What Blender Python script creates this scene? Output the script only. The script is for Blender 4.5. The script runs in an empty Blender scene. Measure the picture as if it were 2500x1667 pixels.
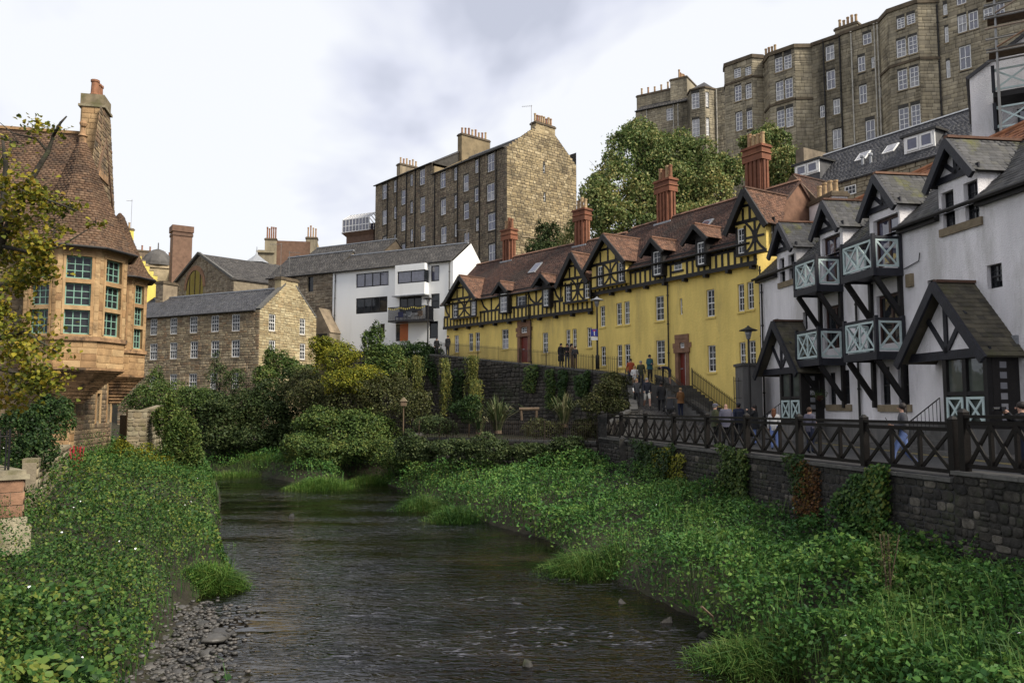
import bpy, math, random
import numpy as np
from mathutils import Vector, Matrix
random.seed(7)
RNG = np.random.default_rng(7)
SC = bpy.context.scene
COL = SC.collection
# ------------------------------------------------------------------ camera
F, HOR, CX, CY, CZ = 1944.0, 995.0, 1250.0, 833.5, 1.55
PITCH = math.atan((HOR - CY) / F)
cam = bpy.data.cameras.new('camera')
cam.sensor_width = 36.0
cam.lens = 36.0 * F / 2500.0
cam.clip_start = 0.1
cam.clip_end = 3000.0
camo = bpy.data.objects.new('camera', cam)
COL.objects.link(camo)
camo.location = (0, 0, CZ)
camo.rotation_euler = (math.pi / 2 + PITCH, 0, 0)
SC.camera = camo
# ------------------------------------------------------------------ sky and sun
SUN_EL, SUN_AZ = 43.0, 124.0            # azimuth clockwise from +Y (the view direction)
wd = bpy.data.worlds.new('World')
SC.world = wd
wd.use_nodes = True
nt = wd.node_tree
nt.nodes.clear()
def N(t, kind, **kw):
    n = t.nodes.new(kind)
    for k, v in kw.items():
        if k.startswith('i_'):
            n.inputs[k[2:].replace('_', ' ')].default_value = v
        else:
            setattr(n, k, v)
    return n
sky = N(nt, 'ShaderNodeTexSky', sky_type='NISHITA', sun_disc=False, sun_elevation=math.radians(SUN_EL),
        sun_rotation=math.radians(SUN_AZ))
tc = N(nt, 'ShaderNodeTexCoord')
sep = N(nt, 'ShaderNodeSeparateXYZ')
nt.links.new(tc.outputs['Generated'], sep.inputs[0])
den = N(nt, 'ShaderNodeMath', operation='ADD'); den.inputs[1].default_value = 0.75
nt.links.new(sep.outputs[2], den.inputs[0])
dmx = N(nt, 'ShaderNodeMath', operation='MAXIMUM'); dmx.inputs[1].default_value = 0.12
nt.links.new(den.outputs[0], dmx.inputs[0])
cb = N(nt, 'ShaderNodeCombineXYZ')
for i in range(2):
    dv = N(nt, 'ShaderNodeMath', operation='DIVIDE')
    nt.links.new(sep.outputs[i], dv.inputs[0]); nt.links.new(dmx.outputs[0], dv.inputs[1])
    nt.links.new(dv.outputs[0], cb.inputs[i])
SKYOFF = (3.1, 2.2, 0.0)
mp = N(nt, 'ShaderNodeMapping'); mp.inputs['Location'].default_value = SKYOFF
nt.links.new(cb.outputs[0], mp.inputs['Vector'])
n1 = N(nt, 'ShaderNodeTexNoise', noise_dimensions='3D'); n1.inputs['Scale'].default_value = 2.1
n1.inputs['Detail'].default_value = 5.0; n1.inputs['Roughness'].default_value = 0.52; n1.inputs['Distortion'].default_value = 0.35
nt.links.new(mp.outputs[0], n1.inputs['Vector'])
cr = N(nt, 'ShaderNodeValToRGB')
cr.color_ramp.elements[0].position = 0.36; cr.color_ramp.elements[0].color = (0.33, 0.347, 0.41, 1)
cr.color_ramp.elements[1].position = 0.49; cr.color_ramp.elements[1].color = (0.54, 0.551, 0.575, 1)
e = cr.color_ramp.elements.new(0.42); e.color = (0.435, 0.45, 0.515, 1)
nt.links.new(n1.outputs['Fac'], cr.inputs[0])
skm = N(nt, 'ShaderNodeVectorMath', operation='SCALE'); skm.inputs['Scale'].default_value = 0.10
nt.links.new(sky.outputs[0], skm.inputs[0])
mx = N(nt, 'ShaderNodeMix', data_type='RGBA'); mx.inputs['Factor'].default_value = 0.955
nt.links.new(skm.outputs[0], mx.inputs['A']); nt.links.new(cr.outputs[0], mx.inputs['B'])
bg = N(nt, 'ShaderNodeBackground'); bg.inputs['Strength'].default_value = 1.0
nt.links.new(mx.outputs['Result'], bg.inputs['Color'])
wo = N(nt, 'ShaderNodeOutputWorld')
nt.links.new(bg.outputs[0], wo.inputs[0])
sl = bpy.data.lights.new('sun', 'SUN')
sl.energy = 3.5; sl.angle = math.radians(22); sl.color = (1.0, 0.93, 0.80)
so = bpy.data.objects.new('sun', sl)
COL.objects.link(so)
_sd = Vector((math.sin(math.radians(SUN_AZ)) * math.cos(math.radians(SUN_EL)),
              math.cos(math.radians(SUN_AZ)) * math.cos(math.radians(SUN_EL)), math.sin(math.radians(SUN_EL))))
so.rotation_euler = _sd.to_track_quat('Z', 'Y').to_euler()
so.location = (30, -30, 60)
vs = SC.view_settings
vs.view_transform = 'Standard'; vs.look = 'None'; vs.exposure = 0.85; vs.gamma = 1.0
SC.render.film_transparent = False
SC.cycles.max_bounces = 6; SC.cycles.diffuse_bounces = 2; SC.cycles.transparent_max_bounces = 8
# ------------------------------------------------------------------ pixel -> place
def ray(x, y):
    u, v = (x - CX) / F, (CY - y) / F
    return Vector((u, math.cos(PITCH) - v * math.sin(PITCH), math.sin(PITCH) + v * math.cos(PITCH)))
def at(x, y, Y):
    d = ray(x, y); t = Y / d.y
    return Vector((d.x * t, Y, CZ + d.z * t))
def on_z(x, y, z):
    d = ray(x, y); t = (z - CZ) / d.z
    return Vector((d.x * t, d.y * t, z))
def to_px(p):
    y = p[1] * math.cos(PITCH) + (p[2] - CZ) * math.sin(PITCH)
    z = -p[1] * math.sin(PITCH) + (p[2] - CZ) * math.cos(PITCH)
    return CX + F * p[0] / y, CY - F * z / y
def zoomf(ox, oy, s):
    return lambda x, y: (ox + x * s, oy + y * s)
Za, Zb, Zc, Zd = zoomf(0, 200, .3189), zoomf(0, 600, .3189), zoomf(300, 500, .3189), zoomf(700, 250, .3189)
Ze, Zf, Zg, Zh = zoomf(1050, 250, .3189), zoomf(700, 560, .3189), zoomf(1050, 500, .287), zoomf(1400, 400, .3189)
Zi, Zj, Zk, Zl = zoomf(1400, 700, .2551), zoomf(1500, 100, .3189), zoomf(2000, 0, .3189), zoomf(1840, 350, .3189)
Zm, Zn, Zo, Zp = zoomf(2100, 250, .287), zoomf(1840, 750, .3188), zoomf(900, 850, .2976), zoomf(0, 1000, .4253)
Zq, Zr, Zs, Zt = zoomf(500, 1100, .3827), zoomf(1300, 1050, .5102), zoomf(300, 850, .2976), zoomf(1500, 850, .1913)
UP = Vector((0, 0, 1))
class Fac:
    """a vertical wall plane through two plan points; u runs from A to B, off points out of the wall"""
    def __init__(s, A, B, out=None):
        s.A, s.B = Vector((A[0], A[1])), Vector((B[0], B[1]))
        s.L = (s.B - s.A).length
        s.d = (s.B - s.A) / s.L
        s.n = Vector((s.d.y, -s.d.x))
        ref = Vector(out) - s.A if out is not None else -s.A
        if s.n.dot(ref) < 0: s.n = -s.n
        s.U, s.Nn = Vector((s.d.x, s.d.y, 0)), Vector((s.n.x, s.n.y, 0))
    def P(s, u, z, off=0.0):
        q = s.A + s.d * u + s.n * off
        return Vector((q.x, q.y, z))
    def uz(s, p, off=0.0):
        d = ray(*p); A = s.A + s.n * off
        t = A.dot(s.n) / (d.x * s.n.x + d.y * s.n.y)
        q = Vector((d.x * t, d.y * t)) - A
        return q.dot(s.d), CZ + d.z * t
    def rect(s, p, q, off=0.0):
        """two opposite pixel corners -> u0,u1,z0,z1"""
        xm, ym = (p[0] + q[0]) / 2, (p[1] + q[1]) / 2
        ua, ub = s.uz((p[0], ym), off)[0], s.uz((q[0], ym), off)[0]
        za, zb = s.uz((xm, p[1]), off)[1], s.uz((xm, q[1]), off)[1]
        return min(ua, ub), max(ua, ub), min(za, zb), max(za, zb)
    def shift(s, off):
        return Fac(s.A + s.n * off, s.B + s.n * off, out=s.A + s.n * (off + 50))
# ------------------------------------------------------------------ noise for placing
def vnoise(P, sc=1.0, seed=0):
    P = np.asarray(P, float) * sc + seed * 17.31
    i = np.floor(P).astype(np.int64); f = P - i
    f = f * f * (3 - 2 * f)
    def h(a, b, c):
        n = (a * 73856093) ^ (b * 19349663) ^ (c * 83492791) ^ (seed * 2654435)
        n = (n ^ (n >> 13)) * 1274126177 & 0x7fffffff
        return ((n ^ (n >> 16)) & 0xffff) / 65535.0
    r = 0
    for dx in (0, 1):
        for dy in (0, 1):
            for dz in (0, 1):
                w = (f[:, 0] if dx else 1 - f[:, 0]) * (f[:, 1] if dy else 1 - f[:, 1]) * (f[:, 2] if dz else 1 - f[:, 2])
                r = r + w * h(i[:, 0] + dx, i[:, 1] + dy, i[:, 2] + dz)
    return r
def v3(x, y): 
    x, y = np.asarray(x, float), np.asarray(y, float)
    return np.stack([x, y, np.zeros_like(x)], -1)
# ------------------------------------------------------------------ objects
WLOC = {}
def _link(o, parent, loc):
    COL.objects.link(o)
    o.location = loc
    if parent is not None:
        o.parent = parent
        o.matrix_parent_inverse = Matrix.Translation(-WLOC[parent.name])
    WLOC[o.name] = Vector(loc)
    return o
def tag(o, label=None, cat=None, group=None, kind=None):
    if label: o['label'] = label
    if cat: o['category'] = cat
    if group: o['group'] = group
    if kind: o['kind'] = kind
    return o
def thing(name, label, cat, loc=(0, 0, 0), group=None):
    o = bpy.data.objects.new(name, None)
    o.empty_display_size = 0.2
    _link(o, None, Vector(loc))
    return tag(o, label, cat, group)
def mesh_np(V, Fa, rnd=None, mats=(), smooth=False, mi=None):
    me = bpy.data.meshes.new('m')
    V = np.asarray(V, np.float32); Fa = np.asarray(Fa, np.int32)
    nf, k = Fa.shape
    me.vertices.add(len(V)); me.vertices.foreach_set('co', V.ravel())
    me.loops.add(nf * k); me.loops.foreach_set('vertex_index', Fa.ravel())
    me.polygons.add(nf)
    me.polygons.foreach_set('loop_start', np.arange(0, nf * k, k, dtype=np.int32))
    if smooth: me.polygons.foreach_set('use_smooth', np.ones(nf, bool))
    for m in mats: me.materials.append(m)
    if mi is not None: me.polygons.foreach_set('material_index', np.asarray(mi, np.int32))
    if rnd is not None:
        a = me.attributes.new('rnd', 'FLOAT', 'FACE'); a.data.foreach_set('value', np.asarray(rnd, np.float32))
    me.update(calc_edges=True)
    return me
def obj_np(name, V, Fa, mat, parent=None, rnd=None, smooth=False, **kw):
    V = np.asarray(V, float)
    lo, hi = V.min(0), V.max(0)
    c = np.array([(lo[0] + hi[0]) / 2, (lo[1] + hi[1]) / 2, lo[2]])
    mats = mat if isinstance(mat, (list, tuple)) else [mat]
    o = bpy.data.objects.new(name, mesh_np(V - c, Fa, rnd, mats, smooth))
    _link(o, parent, Vector(c))
    return tag(o, **kw)
class MB:
    def __init__(s): s.v, s.f, s.m, s.r = [], [], [], []
    def add(s, vs, fs, m=0, r=None):
        b = len(s.v); s.v += [tuple(v) for v in vs]
        r = random.random() if r is None else r
        for f in fs: s.f.append([b + i for i in f]); s.m.append(m); s.r.append(r)
        return s
    def hexa(s, q, m=0, r=None):           # 8 corners: bottom ring, top ring
        return s.add(q, [(3, 2, 1, 0), (4, 5, 6, 7), (0, 1, 5, 4), (1, 2, 6, 5), (2, 3, 7, 6), (3, 0, 4, 7)], m, r)
    def box(s, c, ax, ay, az, m=0, r=None):
        c, ax, ay, az = Vector(c), Vector(ax), Vector(ay), Vector(az)
        return s.hexa([c - ax - ay - az, c + ax - ay - az, c + ax + ay - az, c - ax + ay - az,
                       c - ax - ay + az, c + ax - ay + az, c + ax + ay + az, c - ax + ay + az], m, r)
    def abox(s, x0, x1, y0, y1, z0, z1, m=0, r=None):
        return s.box(((x0 + x1) / 2, (y0 + y1) / 2, (z0 + z1) / 2), ((x1 - x0) / 2, 0, 0), (0, (y1 - y0) / 2, 0), (0, 0, (z1 - z0) / 2), m, r)
    def fbox(s, fc, u0, u1, z0, z1, o0, o1, m=0, r=None):   # box on a facade
        return s.box(fc.P((u0 + u1) / 2, (z0 + z1) / 2, (o0 + o1) / 2), fc.U * ((u1 - u0) / 2), fc.Nn * ((o1 - o0) / 2), UP * ((z1 - z0) / 2), m, r)
    def beam(s, a, b, w, h, up=UP, m=0, r=None):
        a, b = Vector(a), Vector(b); d = (b - a)
        L = d.length
        if L < 1e-6: return s
        d /= L; up = Vector(up)
        sd = d.cross(up)
        if sd.length < 1e-4: sd = d.cross(Vector((1, 0, 0)))
        sd.normalize(); u2 = sd.cross(d)
        return s.box((a + b) / 2, d * (L / 2), sd * (w / 2), u2 * (h / 2), m, r)
    def quad(s, a, b, c, d, m=0, r=None): return s.add([a, b, c, d], [(0, 1, 2, 3)], m, r)
    def prism(s, poly, vec, m=0, r=None):
        vec = Vector(vec); n = len(poly); p = [Vector(q) for q in poly]
        fs = [tuple(range(n)), tuple(range(2 * n - 1, n - 1, -1))]
        fs += [(i, n + i, n + (i + 1) % n, (i + 1) % n) for i in range(n)]
        return s.add(p + [q + vec for q in p], fs, m, r)
    def tube(s, pts, rad, n=6, m=0, r=None, cap=True):
        pts = [Vector(p) for p in pts]; k = len(pts)
        rad = rad if isinstance(rad, (list, tuple)) else [rad] * k
        vs, fs = [], []
        ref = None
        for i, p in enumerate(pts):
            d = (pts[min(i + 1, k - 1)] - pts[max(i - 1, 0)]).normalized()
            if ref is None:
                ref = d.cross(UP)
                if ref.length < 1e-3: ref = d.cross(Vector((1, 0, 0)))
            a = (ref - d * ref.dot(d)).normalized(); b = d.cross(a); ref = a
            for j in range(n):
                t = 2 * math.pi * j / n
                vs.append(p + (a * math.cos(t) + b * math.sin(t)) * rad[i])
        for i in range(k - 1):
            for j in range(n):
                fs.append((i * n + j, i * n + (j + 1) % n, (i + 1) * n + (j + 1) % n, (i + 1) * n + j))
        if cap: fs += [tuple(range(n - 1, -1, -1)), tuple(range((k - 1) * n, k * n))]
        return s.add(vs, fs, m, r)
    def lathe(s, c, prof, n=10, m=0, r=None, ph=0.0):
        c = Vector(c); vs, fs = [], []
        for (q, z) in prof:
            for j in range(n):
                t = ph + 2 * math.pi * j / n
                vs.append(c + Vector((q * math.cos(t), q * math.sin(t), z)))
        for i in range(len(prof) - 1):
            for j in range(n):
                fs.append((i * n + j, i * n + (j + 1) % n, (i + 1) * n + (j + 1) % n, (i + 1) * n + j))
        fs += [tuple(range(n - 1, -1, -1)), tuple(range((len(prof) - 1) * n, len(prof) * n))]
        return s.add(vs, fs, m, r)
    def build(s, name, mat, parent=None, smooth=False, bevel=0.0, **kw):
        V = np.array(s.v, float)
        lo, hi = V.min(0), V.max(0)
        c = Vector(((lo[0] + hi[0]) / 2, (lo[1] + hi[1]) / 2, lo[2]))
        me = bpy.data.meshes.new(name)
        me.from_pydata([tuple(Vector(v) - c) for v in s.v], [], s.f)
        for m in (mat if isinstance(mat, (list, tuple)) else [mat]): me.materials.append(m)
        me.polygons.foreach_set('material_index', s.m)
        a = me.attributes.new('rnd', 'FLOAT', 'FACE'); a.data.foreach_set('value', s.r)
        if smooth: me.polygons.foreach_set('use_smooth', [True] * len(s.f))
        me.update()
        o = bpy.data.objects.new(name, me)
        _link(o, parent, c)
        if bevel:
            b = o.modifiers.new('b', 'BEVEL'); b.width = bevel; b.segments = 1; b.limit_method = 'ANGLE'
        return tag(o, **kw)
# ------------------------------------------------------------------ pieces: stones, slates, bricks, planks
def rubble_variants():
    out = []
    for k in range(14):
        rg = random.Random(k * 13 + 5); cs = []
        for i, (x, z) in enumerate(((-.5, -.32), (-.3, -.5), (.3, -.5), (.5, -.32), (.5, .32), (.3, .5), (-.3, .5), (-.5, .32))):
            f = 1 - rg.random() * .2; cs.append((x * f, z * (1 - rg.random() * .2)))
        V = [(x, .1, z) for x, z in cs] + [(x, -.7, z) for x, z in cs] + [(x * .91, -1 - rg.random() * .3, z * .89) for x, z in cs]
        Fa = [(16, 17, 18, 19), (16, 19, 20, 23), (20, 21, 22, 23)]
        for b in (0, 8): Fa += [(b + i, b + (i + 1) % 8, b + 8 + (i + 1) % 8, b + 8 + i) for i in range(8)]
        out.append((np.array(V, float), np.array(Fa, int), (k + .5) / 14))
    return out
def piece_variants(kind):
    """unit pieces in x,z = -.5...5 with their face at y = -1 .. 0 (outwards is -y)"""
    out = []
    for k in range(14):
        rg = random.Random(k * 7 + len(kind))
        if kind == 'stone': j, ins = 0.10, 0.13
        elif kind == 'ashlar': j, ins = 0.012, 0.04
        elif kind == 'cobble': j, ins = 0.14, 0.2
        else: j, ins = 0.02, 0.0
        cs = [(-.5, -.5), (.5, -.5), (.5, .5), (-.5, .5)]
        cs = [(x * (1 - rg.random() * j * 1.6), z * (1 - rg.random() * j * 1.6)) for x, z in cs]
        if ins:
            V = [(x, 0, z) for x, z in cs] + [(x, -.75, z) for x, z in cs] + [(x * (1 - ins), -1 - rg.random() * .25, z * (1 - ins * 1.3)) for x, z in cs]
            Fa = [(8, 9, 10, 11)] + [(i, (i + 1) % 4, 4 + (i + 1) % 4, 4 + i) for i in range(4)] + [(4 + i, 4 + (i + 1) % 4, 8 + (i + 1) % 4, 8 + i) for i in range(4)]
        else:        # slate: thicker at its lower edge
            V = [(x, 0, z) for x, z in cs] + [(x, -1.0 if z < 0 else -.35, z) for x, z in cs]
            Fa = [(4, 5, 6, 7)] + [(i, (i + 1) % 4, 4 + (i + 1) % 4, 4 + i) for i in range(4)]
        out.append((np.array(V, float), np.array(Fa, int), (k + .5) / 14))
    return out
VAR = {k: piece_variants(k) for k in ('stone', 'ashlar', 'slate', 'cobble')}
VAR['rubble'] = rubble_variants()
_vm = {}
def pieces(parent, name, items, kind, mat, limit=300, minpx=10.0):
    """items: (centre, U, V, W) - half-free vectors: width vector, height vector, outward depth vector"""
    if not items: return
    sc = []
    for i, (c, U, V, W) in enumerate(items):
        px, py = to_px(c)
        s = max(U.length, V.length) * F / max(c[1], 1)
        vis = -40 < px < 2540 and -40 < py < 1710
        sc.append(s if vis else s * .01)
    order = sorted(range(len(items)), key=lambda i: -sc[i])
    single = set(i for i in order[:limit] if sc[i] >= minpx)
    BV, BF, BR, b = [], [], [], 0
    vr = VAR[kind]
    for i, (c, U, V, W) in enumerate(items):
        k = random.randrange(len(vr))
        if i in single:
            key = (kind, k, mat.name)
            if key not in _vm:
                _vm[key] = mesh_np(vr[k][0], vr[k][1], np.full(len(vr[k][1]), vr[k][2]), [mat])
            o = bpy.data.objects.new(name, _vm[key])
            COL.objects.link(o)
            M = Matrix(((U.x, -W.x, V.x, c[0]), (U.y, -W.y, V.y, c[1]), (U.z, -W.z, V.z, c[2]), (0, 0, 0, 1)))
            o.matrix_basis = M
            o.parent = parent
            o.matrix_parent_inverse = Matrix.Translation(-WLOC[parent.name])
        else:
            v = vr[k][0]
            BV.append(np.array(c)[None] + v[:, 0:1] * np.array(U)[None] - v[:, 1:2] * np.array(W)[None] + v[:, 2:3] * np.array(V)[None])
            BF.append(vr[k][1] + b); BR.append(np.full(len(vr[k][1]), random.random())); b += len(v)
    if BV:
        pl = {'stone': 'stones', 'slate': 'slates', 'tile': 'tiles', 'brick': 'bricks', 'cobble': 'cobbles'}.get(name, name + 's')
        obj_np(pl, np.concatenate(BV), np.concatenate(BF), mat, parent, np.concatenate(BR), kind='stuff')
def subtract(iv, cuts):
    out = [iv]
    for a, b in cuts:
        nx = []
        for p, q in out:
            if b <= p or a >= q: nx.append((p, q)); continue
            if a > p: nx.append((p, a))
            if b < q: nx.append((b, q))
        out = nx
    return out
def masonry(parent, fc, z0, z1, edges, holes, mat, cw=.5, ch=.25, depth=.03, kind='stone', off=0.0, limit=300, name='stone', vary=.45, minpx=10.0, clipz=None):
    """stones in courses; edges(z) -> (u0,u1) of the wall at height z"""
    items = []
    z = z0
    while z < z1 - ch * .4:
        h = min(ch * random.uniform(1 - vary * .7, 1 + vary * .7), z1 - z)
        if z1 - z - h < ch * .5: h = z1 - z
        zm = z + h / 2
        e = edges(zm)
        if e and e[1] - e[0] > .08:
            cuts = [(a, b) for (a, b, c, d) in holes if c < z + h - .01 and d > z + .01]
            for p, q in subtract(e, cuts):
                u = p
                while u < q - .02:
                    w = cw * random.uniform(1 - vary, 1 + vary)
                    if q - u - w < cw * .45: w = q - u
                    dz = random.uniform(.6, 1.25) * depth
                    if kind not in ('stone', 'rubble') or w < cw * .7 or random.random() > .25 or h < ch * .8:
                        items.append((fc.P(u + w / 2, zm, off), fc.U * (w * .97), UP * (h * .95), fc.Nn * dz))
                    else:
                        items.append((fc.P(u + w / 2, zm - h * .25, off), fc.U * (w * .97), UP * (h * .46), fc.Nn * dz))
                        items.append((fc.P(u + w / 2, zm + h * .25, off), fc.U * (w * .96), UP * (h * .46), fc.Nn * dz * .8))
                    u += w
        z += h
    pieces(parent, name, items, kind, mat, limit, minpx)
def slates(parent, name, a, b, c, d, mat, tw=.25, th=.2, thick=.02, limit=300, skip=None, off=.0, minpx=10.0, stagger=True):
    """a,b lower edge left->right, d,c upper edge; planar quad or triangle covered in overlapping slates"""
    a, b, c, d = Vector(a), Vector(b), Vector(c), Vector(d)
    nrm = (b - a).cross(d - a)
    if nrm.length < 1e-6: nrm = (b - a).cross(c - a)
    nrm.normalize()
    if nrm.z < 0: nrm = -nrm
    sl = ((c + d) / 2 - (a + b) / 2).length
    n = max(1, int(round(sl / th)))
    items = []
    ex = (b - a).normalized()
    ey = nrm.cross(ex)
    if ey.dot(d - a) < 0 and ey.dot(c - a) < 0: ey = -ey
    for i in range(n):
        t0 = (i + .5) / n
        L, R = a.lerp(d, t0), b.lerp(c, t0)
        w = (R - L).length
        if w < .05: continue
        k = max(1, int(math.ceil(w / tw)))
        sh = random.uniform(.1, .9) if stagger else 0
        for j in range(k + (1 if sh else 0)):
            p0, p1 = max(0, (j - sh) * tw), min(w, (j + 1 - sh) * tw)
            if p1 - p0 < .03: continue
            cpos = L + (R - L).normalized() * ((p0 + p1) / 2) + nrm * off
            if skip and skip(cpos): continue
            items.append((cpos, ex * ((p1 - p0) * .985), ey * (sl / n * 1.06), nrm * thick * random.uniform(.8, 1.5)))
    pieces(parent, name, items, 'slate', mat, limit, minpx)
def strip_tiles(parent, name, Ls, Rs, mat, tw=.2, thick=.03, jit=.3):
    """tile courses along two edge polylines (bottom -> top), one joined mesh"""
    V, Fa, R = [], [], []
    b = 0
    for i in range(len(Ls) - 1):
        L0, R0, L1, R1 = Vector(Ls[i]), Vector(Rs[i]), Vector(Ls[i + 1]), Vector(Rs[i + 1])
        w = max((R0 - L0).length, (R1 - L1).length)
        k = max(1, int(round(w / tw)))
        nn = (R0 - L0 if (R0 - L0).length > .01 else R1 - L1).cross(L1 - L0 if (L1 - L0).length > .01 else R1 - R0)
        if nn.length < 1e-9: continue
        nn.normalize()
        sh = .5 if i % 2 else 0
        for j in range(k + (1 if sh else 0)):
            s0, s1 = max(0, (j - sh) / k), min(1, (j + 1 - sh) / k)
            if s1 - s0 < .05 / k: continue
            s1 -= .03 / k
            t = thick * random.uniform(1 - jit, 1 + jit)
            q = [L0.lerp(R0, s0), L0.lerp(R0, s1), L1.lerp(R1, s1), L1.lerp(R1, s0)]
            V += [tuple(p) for p in q] + [tuple(q[0] + nn * t), tuple(q[1] + nn * t), tuple(q[2] + nn * t * .25), tuple(q[3] + nn * t * .25)]
            Fa += [(b + 4, b + 5, b + 6, b + 7), (b, b + 1, b + 5, b + 4), (b + 1, b + 2, b + 6, b + 5), (b + 3, b, b + 4, b + 7)]
            R += [random.random()] * 4
            b += 8
    if V: return obj_np(name, np.array(V), np.array(Fa), mat, parent, np.array(R), kind='stuff')
# ------------------------------------------------------------------ walls, windows
def wall_mesh(mb, fc, u0, u1, z0, z1, holes=(), reveal=.18, off=0.0, m=0, mr=None):
    us = sorted(set([u0, u1] + [min(max(h[i], u0), u1) for h in holes for i in (0, 1)]))
    zs = sorted(set([z0, z1] + [min(max(h[i], z0), z1) for h in holes for i in (2, 3)]))
    for i in range(len(us) - 1):
        for j in range(len(zs) - 1):
            um, zm = (us[i] + us[i + 1]) / 2, (zs[j] + zs[j + 1]) / 2
            if us[i + 1] - us[i] < 1e-4 or zs[j + 1] - zs[j] < 1e-4: continue
            if any(h[0] < um < h[1] and h[2] < zm < h[3] for h in holes): continue
            mb.quad(fc.P(us[i], zs[j], off), fc.P(us[i + 1], zs[j], off), fc.P(us[i + 1], zs[j + 1], off), fc.P(us[i], zs[j + 1], off), m)
    for (a, b, c, d) in holes:
        P = fc.P; o2 = off - reveal; k = m if mr is None else mr
        mb.quad(P(a, c, off), P(a, c, o2), P(a, d, o2), P(a, d, off), k)
        mb.quad(P(b, c, off), P(b, c, o2), P(b, d, o2), P(b, d, off), k)
        mb.quad(P(a, d, off), P(a, d, o2), P(b, d, o2), P(b, d, off), k)
        mb.quad(P(a, c, off), P(a, c, o2), P(b, c, o2), P(b, c, off), k)
def window(parent, fc, r, frame, glass, off=0.0, reveal=.16, cols=2, rows=2, fw=.06, bar=.025, sash=True, sill=None, panes=False, lintel=None, label=None, upper=None):
    u0, u1, z0, z1 = r
    mb = MB(); o0 = off - reveal; o1 = o0 + .06
    mb.fbox(fc, u0, u0 + fw, z0, z1, o0, o1); mb.fbox(fc, u1 - fw, u1, z0, z1, o0, o1)
    mb.fbox(fc, u0 + fw, u1 - fw, z0, z0 + fw * 1.3, o0, o1); mb.fbox(fc, u0 + fw, u1 - fw, z1 - fw, z1, o0, o1)
    a, b, c, d = u0 + fw, u1 - fw, z0 + fw * 1.3, z1 - fw
    zm = (c + d) / 2
    if sash: mb.fbox(fc, a, b, zm - .03, zm + .03, o0, o1 + .015)
    for i in range(1, cols):
        u = a + (b - a) * i / cols; mb.fbox(fc, u - bar / 2, u + bar / 2, c, d, o0 + .012, o1 - .008)
    for j in range(1, rows):
        if sash and rows % 2 == 0 and j == rows // 2: continue
        z = c + (d - c) * j / rows; mb.fbox(fc, a, b, z - bar / 2, z + bar / 2, o0 + .014, o1 - .010)
    w = mb.build('window', frame, parent)
    if label: w['label'] = label
    def pane(p, q, s, t, gm):
        MB().quad(fc.P(p, s, o0 + .02), fc.P(q, s, o0 + .02), fc.P(q, t, o0 + .02), fc.P(p, t, o0 + .02)).build('pane', gm, w)
    if panes:
        for i in range(cols):
            for j in range(rows):
                pane(a + (b - a) * i / cols, a + (b - a) * (i + 1) / cols, c + (d - c) * j / rows, c + (d - c) * (j + 1) / rows, glass)
    elif upper is not None:
        pane(a, b, c, zm, glass); pane(a, b, zm, d, upper)
    else: pane(a, b, c, d, glass)
    if sill is not None:
        s = MB(); s.fbox(fc, u0 - .08, u1 + .08, z0 - .12, z0, off - .1, off + .07); s.build('sill', sill, w)
    if lintel is not None:
        s = MB(); s.fbox(fc, u0 - .15, u1 + .15, z1, z1 + .25, off - .1, off + .022); s.build('lintel', lintel, w)
    return w
def gable_prism(mb, fc, u0, u1, ze, ua, za, depth, off=0.0, m=0):
    mb.prism([fc.P(u0, ze, off), fc.P(u1, ze, off), fc.P(ua, za, off)], -fc.Nn * depth, m)
def slab(mb, a, b, c, d, t, m=0):          # thin roof slab, a..d outline of its top
    a, b, c, d = map(Vector, (a, b, c, d))
    n = (b - a).cross(d - a)
    if n.length < 1e-6: n = (b - a).cross(c - a)
    n.normalize(); n = n if n.z > 0 else -n
    mb.hexa([a - n * t, b - n * t, c - n * t, d - n * t, a, b, c, d], m)
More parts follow.
